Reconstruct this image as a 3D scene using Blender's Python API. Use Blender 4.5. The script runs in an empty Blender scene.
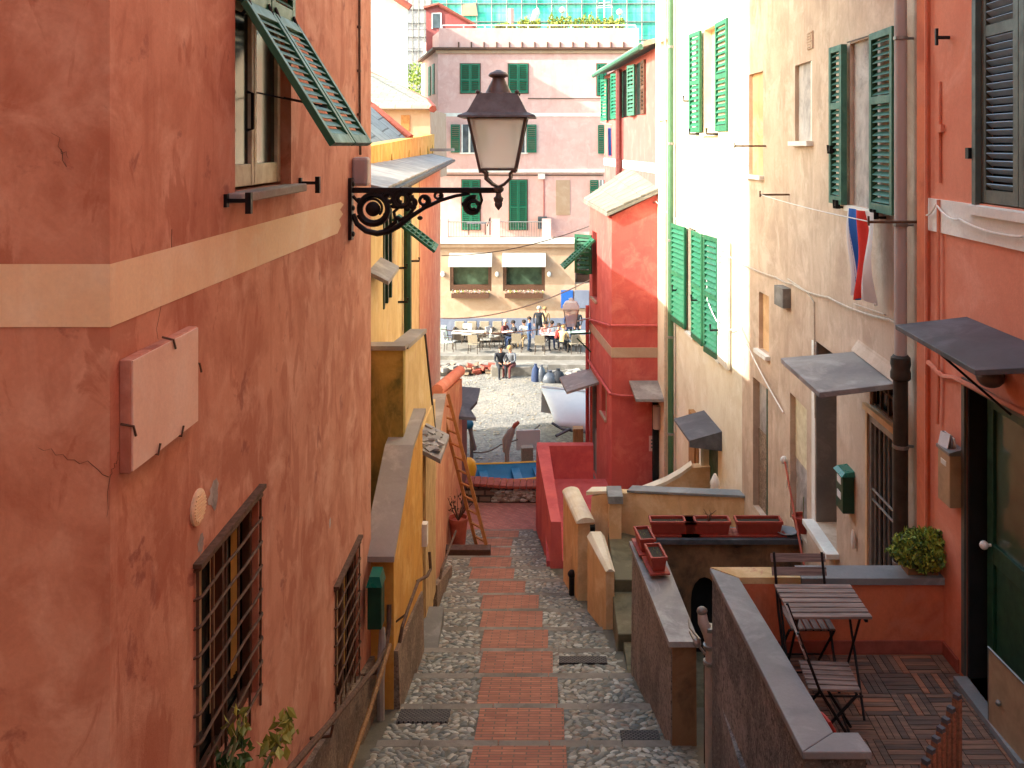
import bpy, bmesh, math, random
from mathutils import Vector, Matrix, Euler
random.seed(7)
R = math.radians
scene = bpy.context.scene
col = scene.collection
FPX, CX, CY = 900.0, 552.0, 145.0          # focal length in pixels, principal point

# ------------------------------------------------------------ projection helpers
def py_(px, py, Y):                        # point seen at pixel (px,py) at depth Y
    return Vector(((px-CX)*Y/FPX, Y, (CY-py)*Y/FPX))
def zt(py, Y): return (CY-py)*Y/FPX
def xt(px, Y): return (px-CX)*Y/FPX

class Fac:
    """vertical wall line x = a + b*Y ; side=+1 faces +x, -1 faces -x. local frame (s along, d outward, z)"""
    def __init__(f, a, b, side):
        f.a, f.b, f.side = a, b, side
        f.L = math.sqrt(1+b*b)
        u = Vector((b, 1, 0))/f.L
        n = Vector((1, -b, 0))/f.L*side
        f.u, f.n = u, n
        f.M = Matrix(((u.x, n.x, 0, a), (u.y, n.y, 0, 0), (0, 0, 1, 0), (0, 0, 0, 1)))
    def Y(f, px): return f.a/((px-CX)/FPX-f.b)
    def s(f, px): return f.Y(px)*f.L
    def z(f, px, py): return (CY-py)*f.Y(px)/FPX
    def X(f, Y): return f.a+f.b*Y
    def P(f, s, d, z): return f.M @ Vector((s, d, z))

# ------------------------------------------------------------ materials
def lin(c):
    c /= 255.0
    return c/12.92 if c <= .04045 else ((c+.055)/1.055)**2.4
def C(r, g, b): return (lin(r), lin(g), lin(b), 1)
MAT = {}
def newmat(name):
    m = bpy.data.materials.new(name); m.use_nodes = True
    nt = m.node_tree; b = nt.nodes['Principled BSDF']
    MAT[name] = m
    return m, nt, b
def N(nt, t, **kw):
    n = nt.nodes.new(t)
    for k, v in kw.items():
        if k.startswith('i_'):
            key = k[2:]
            key = int(key) if key.isdigit() else key.replace('_', ' ')
            n.inputs[key].default_value = v
        else: setattr(n, k, v)
    return n
def noise(nt, vec, scale, detail=6, rough=.6, dist=0):
    n = N(nt, 'ShaderNodeTexNoise'); n.inputs['Scale'].default_value = scale
    n.inputs['Detail'].default_value = detail; n.inputs['Roughness'].default_value = rough
    n.inputs['Distortion'].default_value = dist
    nt.links.new(vec, n.inputs['Vector']); return n.outputs['Fac']
def mapping(nt, vec, scale=(1, 1, 1), loc=(0, 0, 0), rot=(0, 0, 0)):
    m = N(nt, 'ShaderNodeMapping'); m.inputs['Scale'].default_value = scale
    m.inputs['Location'].default_value = loc; m.inputs['Rotation'].default_value = rot
    nt.links.new(vec, m.inputs['Vector']); return m.outputs['Vector']
def ramp(nt, fac, lo, hi, a=0., b=1.):
    r = N(nt, 'ShaderNodeMapRange'); r.clamp = True
    r.inputs['From Min'].default_value = lo; r.inputs['From Max'].default_value = hi
    r.inputs['To Min'].default_value = a; r.inputs['To Max'].default_value = b
    nt.links.new(fac, r.inputs['Value']); return r.outputs['Result']
def mix(nt, fac, a, b):
    m = N(nt, 'ShaderNodeMix'); m.data_type = 'RGBA'
    for s, v in ((m.inputs[0], fac), (m.inputs[6], a), (m.inputs[7], b)):
        if hasattr(v, 'is_linked') or hasattr(v, 'links'): nt.links.new(v, s)
        else: s.default_value = v
    return m.outputs[2]
def bump(nt, h, strength=.3, dist=.02, normal=None):
    b = N(nt, 'ShaderNodeBump'); b.inputs['Strength'].default_value = strength
    b.inputs['Distance'].default_value = dist
    nt.links.new(h, b.inputs['Height'])
    if normal: nt.links.new(normal, b.inputs['Normal'])
    return b.outputs['Normal']
def dk(c, k): return (c[0]*k, c[1]*k, c[2]*k, 1)

def stucco(name, base, stain=None, light=None, amt=.6, streak=.5, rough=.9, bmp=.35, patch=None, patch_thr=.66, seed=0., speck=None, blotch=None):
    m, nt, b = newmat(name)
    v = N(nt, 'ShaderNodeTexCoord').outputs['Object']
    v = mapping(nt, v, loc=(seed, seed*1.7, seed*.3))
    stain = stain or dk(base, .6); light = light or tuple(min(1, x*1.25+.02) for x in base[:3])+(1,)
    n1 = noise(nt, v, 1.5, 9, .66, .5)
    c = mix(nt, ramp(nt, n1, .44, .62, 0, amt), base, stain)
    n2 = noise(nt, mapping(nt, v, loc=(5, 3, 1)), 2.1, 8, .65, .6)
    c = mix(nt, ramp(nt, n2, .50, .64, 0, .8), c, light)
    n3 = noise(nt, mapping(nt, v, scale=(2.4, 2.4, .55)), 1.3, 9, .68, .9)
    c = mix(nt, ramp(nt, n3, .52, .68, 0, streak*.9), c, stain)
    n5 = noise(nt, mapping(nt, v, scale=(3.6, 3.6, .9), loc=(3, 7, 2)), 1.3, 9, .7, .8)
    c = mix(nt, ramp(nt, n5, .54, .70, 0, streak*.8), c, light)
    n4 = noise(nt, v, 38, 5, .7)
    c = mix(nt, ramp(nt, n4, .35, .75, 0, .28), c, dk(base, .62))
    # small dark pits and scuffs
    n7 = noise(nt, mapping(nt, v, loc=(1, 9, 4)), 6, 9, .75, .3)
    c = mix(nt, ramp(nt, n7, .66, .74, 0, .6), c, dk(stain, .6))
    if blotch:
        bl = noise(nt, mapping(nt, v, loc=(7, 1, 3)), 2.6, 8, .62, .5)
        c = mix(nt, ramp(nt, bl, .62, .68, 0, .6), c, blotch)
        bl2 = noise(nt, mapping(nt, v, loc=(2, 5, 9), scale=(2, 2, .9)), 1.7, 8, .6, .8)
        c = mix(nt, ramp(nt, bl2, .56, .60, 0, .55), c, stain)
    if speck:
        sp = noise(nt, v, 26, 4, .75)
        c = mix(nt, ramp(nt, sp, .50, .60, 0, .8), c, speck)
        sp2 = noise(nt, mapping(nt, v, loc=(4, 4, 4)), 34, 4, .75)
        c = mix(nt, ramp(nt, sp2, .54, .62, 0, .6), c, light)
    if patch:
        n6 = noise(nt, mapping(nt, v, loc=(11, 2, 7)), 1.1, 9, .7, .8)
        c = mix(nt, ramp(nt, n6, patch_thr, patch_thr+.035), c, patch)
    nt.links.new(c, b.inputs['Base Color'])
    b.inputs['Roughness'].default_value = rough
    hn = N(nt, 'ShaderNodeMath', operation='ADD')
    nt.links.new(noise(nt, v, 60, 6, .7), hn.inputs[0]); nt.links.new(noise(nt, v, 9, 6, .6), hn.inputs[1])
    nt.links.new(bump(nt, hn.outputs[0], bmp*.7, .008), b.inputs['Normal'])
    return m
def plain(name, base, rough=.6, metal=0, var=.25, scale=14, dark=None, bmp=.15, spec=None, stretch=(1, 1, 1)):
    m, nt, b = newmat(name)
    v = mapping(nt, N(nt, 'ShaderNodeTexCoord').outputs['Object'], scale=stretch)
    n = noise(nt, v, scale, 7, .65, .3)
    c = mix(nt, ramp(nt, n, .35, .7, 0, 1), base, dark or dk(base, 1-var))
    nt.links.new(c, b.inputs['Base Color'])
    nt.links.new(ramp(nt, n, .3, .7, max(0, rough-.1), min(1, rough+.12)), b.inputs['Roughness'])
    b.inputs['Metallic'].default_value = metal
    if spec is not None: b.inputs['Specular IOR Level'].default_value = spec
    if bmp: nt.links.new(bump(nt, n, bmp, .01), b.inputs['Normal'])
    return m
def wood(name, base, dark, axis=0, rough=.7):
    st = [14, 14, 14]; st[axis] = 1.0
    m, nt, b = newmat(name)
    v = mapping(nt, N(nt, 'ShaderNodeTexCoord').outputs['Object'], scale=st)
    n = noise(nt, v, 3.2, 8, .7, .5)
    c = mix(nt, ramp(nt, n, .38, .66), base, dark)
    nt.links.new(c, b.inputs['Base Color']); b.inputs['Roughness'].default_value = rough
    nt.links.new(bump(nt, n, .4, .005), b.inputs['Normal'])
    return m
def glass(name, base, rough=.08, spec=.6):
    m, nt, b = newmat(name)
    v = N(nt, 'ShaderNodeTexCoord').outputs['Object']
    n = noise(nt, v, 2.3, 4, .5)
    nt.links.new(mix(nt, ramp(nt, n, .35, .65), base, dk(base, .5)), b.inputs['Base Color'])
    b.inputs['Roughness'].default_value = rough; b.inputs['Specular IOR Level'].default_value = spec
    nt.links.new(bump(nt, n, .04, .02), b.inputs['Normal'])
    return m
def leafmat(name, a, bcol):
    m, nt, b = newmat(name)
    g = N(nt, 'ShaderNodeNewGeometry')
    v = N(nt, 'ShaderNodeTexCoord').outputs['Object']
    n = noise(nt, v, 9, 3, .6)
    r = N(nt, 'ShaderNodeMath', operation='MULTIPLY_ADD'); r.inputs[1].default_value = .6; r.inputs[2].default_value = 0
    nt.links.new(g.outputs['Random Per Island'], r.inputs[0])
    ad = N(nt, 'ShaderNodeMath', operation='ADD'); nt.links.new(r.outputs[0], ad.inputs[0]); nt.links.new(n, ad.inputs[1])
    nt.links.new(mix(nt, ramp(nt, ad.outputs[0], .4, 1.05), a, bcol), b.inputs['Base Color'])
    b.inputs['Roughness'].default_value = .55
    b.inputs['Subsurface Weight'].default_value = 0
    return m

# ------------------------------------------------------------ mesh builder
FR = {}     # object -> world matrix of its root frame
class MB:
    def __init__(s, M=None): s.v = []; s.f = []; s.mi = []; s.M = M; s.cur = 0; s.sm = False
    def add(s, vs, fs):
        k = len(s.v)
        s.v += [(s.M @ Vector(p)) if s.M else Vector(p) for p in vs]
        s.f += [tuple(i+k for i in f) for f in fs]; s.mi += [s.cur]*len(fs)
        return s
    def box(s, x0, x1, y0, y1, z0, z1):
        return s.add([(x0,y0,z0),(x1,y0,z0),(x1,y1,z0),(x0,y1,z0),(x0,y0,z1),(x1,y0,z1),(x1,y1,z1),(x0,y1,z1)],
                     [(0,3,2,1),(4,5,6,7),(0,1,5,4),(1,2,6,5),(2,3,7,6),(3,0,4,7)])
    def obox(s, c, size, rot=None):
        Rm = Euler(rot or (0,0,0)).to_matrix() if not isinstance(rot, Matrix) else rot
        c = Vector(c); hx, hy, hz = [q/2 for q in size]
        vs = [c+Rm@Vector((a*hx, b*hy, d*hz)) for a, b, d in ((-1,-1,-1),(1,-1,-1),(1,1,-1),(-1,1,-1),(-1,-1,1),(1,-1,1),(1,1,1),(-1,1,1))]
        return s.add(vs, [(0,3,2,1),(4,5,6,7),(0,1,5,4),(1,2,6,5),(2,3,7,6),(3,0,4,7)])
    def hexa(s, b, t):     # bottom 4 pts, top 4 pts
        return s.add(list(b)+list(t), [(0,3,2,1),(4,5,6,7),(0,1,5,4),(1,2,6,5),(2,3,7,6),(3,0,4,7)])
    def prism(s, pts, ext):   # polygon extruded by vector
        n = len(pts); e = Vector(ext)
        vs = [Vector(p) for p in pts]+[Vector(p)+e for p in pts]
        return s.add(vs, [tuple(range(n)), tuple(range(2*n-1, n-1, -1))]+[(i, (i+1) % n, n+(i+1) % n, n+i) for i in range(n)])
    def tube(s, pts, r, n=8, cap=True):
        pts = [Vector(p) for p in pts]
        rs = r if isinstance(r, (list, tuple)) else [r]*len(pts)
        vs = []; up = None
        for i, p in enumerate(pts):
            t = (pts[min(i+1, len(pts)-1)]-pts[max(i-1, 0)]).normalized()
            if up is None: up = t.orthogonal().normalized()
            up = (up-t*up.dot(t))
            up = up.normalized() if up.length > 1e-5 else t.orthogonal().normalized()
            w = t.cross(up)
            for k in range(n):
                a = 2*math.pi*k/n
                vs.append(p+(up*math.cos(a)+w*math.sin(a))*rs[i])
        fs = []
        for i in range(len(pts)-1):
            for k in range(n):
                fs.append((i*n+k, i*n+(k+1) % n, (i+1)*n+(k+1) % n, (i+1)*n+k))
        if cap: fs += [tuple(range(n-1, -1, -1)), tuple((len(pts)-1)*n+k for k in range(n))]
        return s.add(vs, fs)
    def lathe(s, prof, c=(0, 0, 0), n=16, sq=False, rot=0):
        c = Vector(c); vs = []
        for r, z in prof:
            for k in range(n):
                a = 2*math.pi*k/n+rot
                vs.append(c+Vector((r*math.cos(a), r*math.sin(a), z)))
        m = len(prof)
        fs = [(i*n+k, i*n+(k+1) % n, (i+1)*n+(k+1) % n, (i+1)*n+k) for i in range(m-1) for k in range(n)]
        fs += [tuple(range(n-1, -1, -1)), tuple((m-1)*n+k for k in range(n))]
        return s.add(vs, fs)
    def ball(s, c, r, seg=10, ring=6, rot=None):
        c = Vector(c); rr = Vector(r) if not isinstance(r, (int, float)) else Vector((r, r, r))
        vs = [Vector((0, 0, -1))]
        for i in range(1, ring):
            ph = math.pi*i/ring-math.pi/2
            for k in range(seg):
                a = 2*math.pi*k/seg
                vs.append(Vector((math.cos(a)*math.cos(ph), math.sin(a)*math.cos(ph), math.sin(ph))))
        vs.append(Vector((0, 0, 1)))
        Rm = rot if rot is not None else Matrix.Identity(3)
        vs = [c+Rm@Vector((v.x*rr.x, v.y*rr.y, v.z*rr.z)) for v in vs]
        fs = [(0, 1+(k+1) % seg, 1+k) for k in range(seg)]
        for i in range(ring-2):
            for k in range(seg):
                fs.append((1+i*seg+k, 1+i*seg+(k+1) % seg, 1+(i+1)*seg+(k+1) % seg, 1+(i+1)*seg+k))
        L = len(vs)-1; o = 1+(ring-2)*seg
        fs += [(o+k, o+(k+1) % seg, L) for k in range(seg)]
        return s.add(vs, fs)
    def wall(s, s0, s1, z0, z1, holes, depth, d=0.0, ztop=None):
        """front sheet in (s,z) plane at local y=d with reveals going inward"""
        ss = sorted({s0, s1, *[h[0] for h in holes], *[h[1] for h in holes]})
        zs = sorted({z0, z1, *[h[2] for h in holes], *[h[3] for h in holes]})
        ss = [q for q in ss if s0 <= q <= s1]; zs = [q for q in zs if z0 <= q <= z1]
        for a, b in zip(ss, ss[1:]):
            for e, f in zip(zs, zs[1:]):
                cs, cz = (a+b)/2, (e+f)/2
                if any(h[0] < cs < h[1] and h[2] < cz < h[3] for h in holes): continue
                s.add([(a, d, e), (b, d, e), (b, d, f), (a, d, f)], [(0, 1, 2, 3)])
        for h in holes:
            a, b, e, f = h[:4]; dp = h[4] if len(h) > 4 else depth
            o, i = d, d-dp
            s.add([(a,o,e),(b,o,e),(b,i,e),(a,i,e),(a,o,f),(b,o,f),(b,i,f),(a,i,f)],
                  [(0,1,2,3),(4,5,6,7),(0,3,7,4),(1,2,6,5)])
        return s
    def build(s, name, mat, parent=None, smooth=False, bevel=0, sharp=40, world=True, loc=None):
        mats = mat if isinstance(mat, (list, tuple)) else [mat]
        me = bpy.data.meshes.new(name)
        vs = s.v
        root = FR.get(parent) if parent is not None else None
        if parent is not None and root is not None and world:
            inv = root.inverted(); vs = [inv@p for p in vs]
        if parent is None and loc is not None:
            lv = Vector(loc); vs = [p-lv for p in vs]
        me.from_pydata([tuple(p) for p in vs], [], s.f)
        for m in mats: me.materials.append(MAT[m] if isinstance(m, str) else m)
        me.polygons.foreach_set('material_index', s.mi)
        bm = bmesh.new(); bm.from_mesh(me)
        bmesh.ops.recalc_face_normals(bm, faces=bm.faces)
        bm.to_mesh(me); bm.free()
        if smooth:
            me.polygons.foreach_set('use_smooth', [True]*len(me.polygons))
        o = bpy.data.objects.new(name, me); col.objects.link(o)
        if parent is not None: o.parent = parent; FR[o] = root
        else:
            if loc is not None: o.location = loc
        if smooth and sharp < 180:
            try: me.set_sharp_from_angle(angle=R(sharp))
            except Exception: pass
        if bevel:
            md = o.modifiers.new('edge', 'BEVEL'); md.width = bevel; md.segments = 2; md.limit_method = 'ANGLE'; md.angle_limit = R(50)
        return o
def thing(name, label, cat, loc=(0, 0, 0), rotz=0, group=None):
    o = bpy.data.objects.new(name, None); col.objects.link(o); o.empty_display_size = .2
    o.location = loc; o.rotation_euler = (0, 0, rotz)
    o['label'] = label; o['category'] = cat
    if group: o['group'] = group
    FR[o] = Matrix.Translation(Vector(loc)) @ Matrix.Rotation(rotz, 4, 'Z')
    return o
def tag(o, label=None, cat=None, group=None, kind=None):
    if label: o['label'] = label
    if cat: o['category'] = cat
    if group: o['group'] = group
    if kind: o['kind'] = kind
    return o
def dup(root, loc, rotz, label, group=None, name=None):
    r = root.copy(); col.objects.link(r); r.location = loc; r.rotation_euler = (0, 0, rotz); r['label'] = label
    if group: r['group'] = group
    FR[r] = Matrix.Translation(Vector(loc)) @ Matrix.Rotation(rotz, 4, 'Z')
    for ch in list(root.children):
        c = ch.copy(); col.objects.link(c); c.parent = r
        for g in ch.children:
            d = g.copy(); col.objects.link(d); d.parent = c
    return r
def T(x, y, z): return Matrix.Translation(Vector((x, y, z)))
def RX(a): return Matrix.Rotation(a, 4, 'X')
def RY(a): return Matrix.Rotation(a, 4, 'Y')
def RZ(a): return Matrix.Rotation(a, 4, 'Z')

def shutter(mb, M, w, h, t=.035, rail=.055, nz=None, mid=(.5,), slat=.05, tilt=40, duo=False):
    """louvred leaf in local X (width) Z (height), Y thickness, written into mb with matrix M"""
    old = mb.M; mb.M = M if old is None else old @ M
    mb.box(0, rail, 0, t, 0, h); mb.box(w-rail, w, 0, t, 0, h)
    zs = [0]+[m*h for m in mid]+[h]
    bars = [(0, rail*1.4)]+[(m*h-rail*.6, m*h+rail*.6) for m in mid]+[(h-rail*1.1, h)]
    for a, b in bars: mb.box(rail, w-rail, 0.001, t-.001, a, b)
    for (a, b), (c, d) in zip(bars, bars[1:]):
        n = max(2, int((c-b)/slat))
        for k in range(n):
            z = b+(c-b)*(k+.5)/n; mb.cur = 1 if duo else 0
            mb.obox((w/2, t/2, z), (w-2*rail, .008, slat*.98), (R(tilt), 0, 0))
    mb.M = old; mb.cur = 0
def leaves(mb, c, r, n, size, seed=0, shape=None, flat=.0, mats=1):
    rnd = random.Random(seed); c = Vector(c)
    for i in range(n):
        while True:
            p = Vector((rnd.uniform(-1, 1), rnd.uniform(-1, 1), rnd.uniform(-1, 1)))
            if p.length < 1: break
        if rnd.random() < .7: p = p.normalized()*rnd.uniform(.7, 1.02)
        k = 1+.18*math.sin(p.x*5+seed)*math.cos(p.z*4+p.y*3)
        p = Vector((p.x*r[0], p.y*r[1], p.z*r[2]))*k
        q = Euler((rnd.uniform(0, 6.3), rnd.uniform(0, 6.3), rnd.uniform(0, 6.3))).to_matrix()
        s = size*rnd.uniform(.6, 1.3)
        vs = [c+p+q@Vector(v) for v in ((-s*.5, 0, 0), (0, -s*.28, s*.08), (s*.6, 0, 0), (0, s*.28, s*.08))]
        mb.cur = rnd.randrange(mats)
        mb.add(vs, [(0, 1, 2, 3)])
    mb.cur = 0
def sag(p, q, drop, n=14):
    p, q = Vector(p), Vector(q)
    return [p.lerp(q, i/n)-Vector((0, 0, drop*4*(i/n)*(1-i/n))) for i in range(n+1)]
# ------------------------------------------------------------ materials used
stucco('red_stucco', C(214,150,122), stain=C(178,102,74), light=C(226,172,146), amt=.75, streak=.65, blotch=C(136,66,56), patch=C(206,160,130), patch_thr=.76, seed=2)
stucco('cream_band', C(250,222,182), stain=C(240,200,156), light=C(252,230,198), amt=.5, streak=.5, patch=C(212,150,120), patch_thr=.70)
stucco('plaque_stone', C(246,212,188), stain=C(232,188,162), light=C(248,222,204), amt=.5, streak=.4, seed=5)
stucco('yellow_ochre', C(224,164,72), stain=C(190,128,48), light=C(236,190,110), amt=.6, streak=.6, seed=4)
stucco('moss_yellow', C(186,152,70), stain=C(92,94,46), light=C(206,170,90), amt=.9, streak=.9, seed=6)
stucco('pale_yellow', C(224,192,132), stain=C(196,154,98), light=C(232,206,156), amt=.6, streak=.6, patch=C(205,150,118), patch_thr=.60, seed=9)
stucco('peeling_pink', C(214,150,112), stain=C(190,112,84), light=C(226,182,140), amt=.7, streak=.8, seed=3)
stucco('tan_stucco', C(206,180,156), stain=C(172,144,122), light=C(222,200,178), amt=.65, streak=.65, patch=C(176,164,150), patch_thr=.68, seed=5)
stucco('white_stucco', C(232,220,196), stain=C(208,188,156), light=C(240,230,212), amt=.5, streak=.5, seed=7)
stucco('orange_stucco', C(228,142,110), stain=C(208,114,84), light=C(234,158,130), amt=.4, streak=.35, seed=8)
stucco('deep_orange', C(222,122,80), stain=C(160,72,48), light=C(214,130,98), amt=.6, streak=.4, seed=1)
stucco('tower_red', C(206,94,84), stain=C(178,70,68), light=C(218,118,104), amt=.5, streak=.4, bmp=.2, seed=3)
stucco('terrace_red', C(208,98,96), stain=C(176,56,60), light=C(218,104,96), amt=.5, streak=.3, seed=6)
stucco('salmon_pink', C(184,96,90), stain=C(170,82,76), light=C(192,114,106), amt=.4, streak=.3, seed=6)
stucco('rose_stucco', C(228,182,172), stain=C(212,160,150), light=C(234,196,186), amt=.5, streak=.5, bmp=.1, seed=2)
stucco('peach_stucco', C(190,158,132), stain=C(178,142,114), light=C(198,170,146), amt=.5, streak=.3, bmp=.1, seed=2)
stucco('bluegrey_stucco', C(122,128,148), stain=C(104,108,128), light=C(140,146,164), amt=.5, streak=.3, seed=2)
stucco('white_trim', C(236,230,220), stain=C(210,200,188), amt=.3, streak=.3, seed=2)
stucco('mint_stucco', C(160,178,170), stain=C(190,204,196), amt=.3, streak=.3, bmp=.1)
stucco('cream_wall', C(228,186,138), stain=C(190,146,104), light=C(240,210,168), amt=.6, streak=.6, patch=C(170,150,130), patch_thr=.70, seed=4)
stucco('brown_stucco', C(150,112,78), stain=C(58,46,36), light=C(146,100,62), amt=.9, streak=.8, bmp=.6, seed=4)
stucco('dark_roughcast', C(148,134,124), stain=C(92,80,74), light=C(162,146,136), speck=C(70,62,60), amt=.8, streak=.9, bmp=1.2, seed=4)
stucco('grey_roughcast', C(108,104,100), stain=C(84,80,78), light=C(160,152,144), speck=C(62,60,58), amt=.7, streak=.7, bmp=1.4, seed=9)
stucco('old_plinth', C(136,112,92), stain=C(92,76,62), light=C(174,152,130), speck=C(88,72,60), amt=.8, streak=.5, bmp=1.2, seed=9)
stucco('grey_plaster', C(190,180,172), stain=C(120,112,110), light=C(206,198,192), amt=1., streak=.5, bmp=.5, seed=13)
stucco('concrete', C(128,122,114), stain=C(106,100,94), light=C(158,152,144), amt=.6, streak=.2, bmp=.5, seed=3)
stucco('coping_grey', C(166,156,146), stain=C(136,126,116), light=C(190,176,166), amt=.5, streak=.1, bmp=.3, seed=5)
stucco('mossy_stone', C(112,104,80), stain=C(66,66,48), light=C(140,132,106), amt=.8, streak=.1, bmp=.6, seed=5)
stucco('slate', C(136,138,138), stain=C(104,106,108), light=C(160,162,162), amt=.6, streak=.1, bmp=.35, rough=.6, seed=5)
stucco('dark_slate', C(78,80,86), stain=C(56,58,64), light=C(104,106,112), amt=.6, streak=.1, bmp=.35, rough=.55, seed=6)
stucco('pale_slate', C(152,146,140), stain=C(120,114,114), light=C(188,182,176), amt=.8, streak=.1, bmp=.35, rough=.6, seed=7)
stucco('edge_stone', C(138,128,114), stain=C(100,92,82), light=C(160,150,136), amt=.7, streak=.1, bmp=.6, seed=7)
stucco('mortar', C(110,104,90), stain=C(84,80,68), light=C(132,126,110), amt=.8, streak=.1, bmp=.8, seed=7)
stucco('roof_slab', C(126,120,108), stain=C(104,98,86), light=C(144,138,126), amt=.5, streak=.1, bmp=.5, seed=2)
plain('green_paint', C(30,98,68), .45, var=.35, scale=9)
plain('green_bright', C(22,114,84), .5, var=.2, scale=6)
plain('green_dark', C(24,72,50), .45, var=.4, scale=9)
plain('green_mid', C(36,110,76), .5, var=.3, scale=6)
plain('green_weather', C(66,116,96), .5, var=.35, scale=9)
plain('teal_box', C(18,110,92), .3, var=.2, scale=5, bmp=.03)
plain('blue_shutter', C(146,170,188), .5, var=.25, scale=7)
plain('shutter_frame', C(86,88,80), .5, var=.3, scale=7)
plain('black_iron', C(38,33,34), .5, .6, var=.3, scale=30)
plain('lamp_bronze', C(104,94,90), .5, .2, var=.3, scale=14)
plain('rust_iron', C(112,82,62), .75, .3, var=.5, scale=22)
plain('dark_pipe', C(66,56,46), .6, .2, var=.45, scale=6)
plain('mauve_pipe', C(182,164,156), .6, 0, var=.2, scale=4, stretch=(1, 1, .3))
plain('green_pipe', C(72,112,80), .5, 0, var=.25, scale=4)
plain('white_pipe', C(190,178,168), .5, 0, var=.35, scale=8)
plain('galv', C(150,146,140), .45, .5, var=.3, scale=8)
plain('brass', C(190,160,124), .45, .25, var=.3, scale=6)
plain('cable', C(206,190,170), .6, var=.3)
plain('cable_dark', C(96,82,70), .7, var=.3)
plain('white_paint', C(228,222,206), .5, var=.25, scale=10)
plain('cream_paint', C(226,216,184), .55, var=.35, scale=9, dark=C(196,180,144))
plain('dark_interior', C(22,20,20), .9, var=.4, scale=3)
plain('brown_frame', C(96,62,42), .6, var=.3)
plain('terracotta', C(186,92,70), .7, var=.25, scale=10)
plain('planter_red', C(164,62,46), .55, var=.2, scale=10)
plain('soil', C(66,56,42), 1, var=.5, scale=40)
plain('white_cloth', C(226,222,218), .9, var=.08, scale=5)
plain('curtain_cream', C(206,186,140), .9, var=.2, scale=5)
plain('curtain_yellow', C(196,160,80), .9, var=.25, scale=5)
plain('blue_cloth', C(36,96,178), .9, var=.15, scale=5)
plain('red_cloth', C(214,50,38), .9, var=.12, scale=5)
plain('awning_cream', C(206,200,190), .8, var=.08, scale=3)
plain('rubber_red', C(196,70,58), .5, var=.2)
plain('orange_wood', C(188,126,66), .6, var=.35, scale=12)
plain('tile_red', C(168,84,66), .8, var=.35, scale=9)
plain('boat_white', C(206,206,204), .4, var=.06, scale=4)
plain('boat_blue', C(30,130,176), .5, var=.2, scale=5)
plain('boat_yellow', C(240,186,50), .5, var=.15, scale=5)
plain('skin', C(206,150,122), .6, var=.1, bmp=0)
for nm, c in dict(cl_black=(38,40,48), cl_navy=(44,60,96), cl_blue=(58,90,140), cl_white=(222,220,216), cl_tan=(204,170,124), cl_red=(160,56,52), cl_grey=(110,112,120), cl_maroon=(104,50,48), cl_pink=(222,160,150), cl_denim=(64,84,116), hair_dark=(48,38,32), hair_grey=(170,164,156), hair_blond=(176,136,88)).items():
    plain(nm, C(*c), .85, var=.2, scale=12, bmp=.05)
plain('grey_bag', C(84,90,102), .45, var=.5, scale=9)
plain('globe_white', C(244,244,240), .3, var=.03)
plain('wicker', C(158,144,124), .7, var=.35, scale=30)
plain('dark_wicker', C(84,70,60), .7, var=.35, scale=30)
wood('bistro_wood', C(156,138,128), C(92,76,70), 0); wood('bistro_wood_b', C(150,132,122), C(86,72,66), 1)
wood('deck_wood', C(148,112,90), C(88,66,56), 0)
wood('deck_wood_b', C(116,92,78), C(70,56,50), 0)
wood('deck_wood_c', C(172,116,86), C(116,78,60), 0)
wood('peeled_wood', C(226,196,140), C(150,108,66), 2)
wood('post_wood', C(176,128,76), C(120,84,50), 2)
glass('dark_glass', C(26,34,32), .15, .18); glass('grey_glass', C(96,108,114), .15); glass('green_glass', C(84,104,84), .12)
m, nt, b = newmat('milk_glass'); b.inputs['Roughness'].default_value = .3; b.inputs['Base Color'].default_value = C(244,240,230)
_t = nt.nodes.new('ShaderNodeBsdfTranslucent'); _t.inputs[0].default_value = C(250,246,238); _m = nt.nodes.new('ShaderNodeMixShader'); _m.inputs[0].default_value = .55
_o = nt.nodes['Material Output']; nt.links.new(b.outputs[0], _m.inputs[1]); nt.links.new(_t.outputs[0], _m.inputs[2]); _p = nt.nodes.new('ShaderNodeBsdfTransparent'); _m2 = nt.nodes.new('ShaderNodeMixShader'); _m2.inputs[0].default_value = .58; nt.links.new(_m.outputs[0], _m2.inputs[1]); nt.links.new(_p.outputs[0], _m2.inputs[2]); nt.links.new(_m2.outputs[0], _o.inputs[0])
leafmat('leaf_green', C(84,120,46), C(176,188,76)); leafmat('leaf_dark', C(36,62,28), C(84,112,44)); leafmat('leaf_yellow', C(96,112,44), C(176,166,66)); leafmat('leaf_olive', C(70,84,48), C(128,136,84))
# pebble tones
for i, c in enumerate(((144,140,126), (176,170,152), (116,116,106), (156,142,120), (200,194,178), (146,126,106))):
    plain('pebble_%s' % 'abcdef'[i], C(*c), .55, var=.35, scale=12, bmp=.2)
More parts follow.
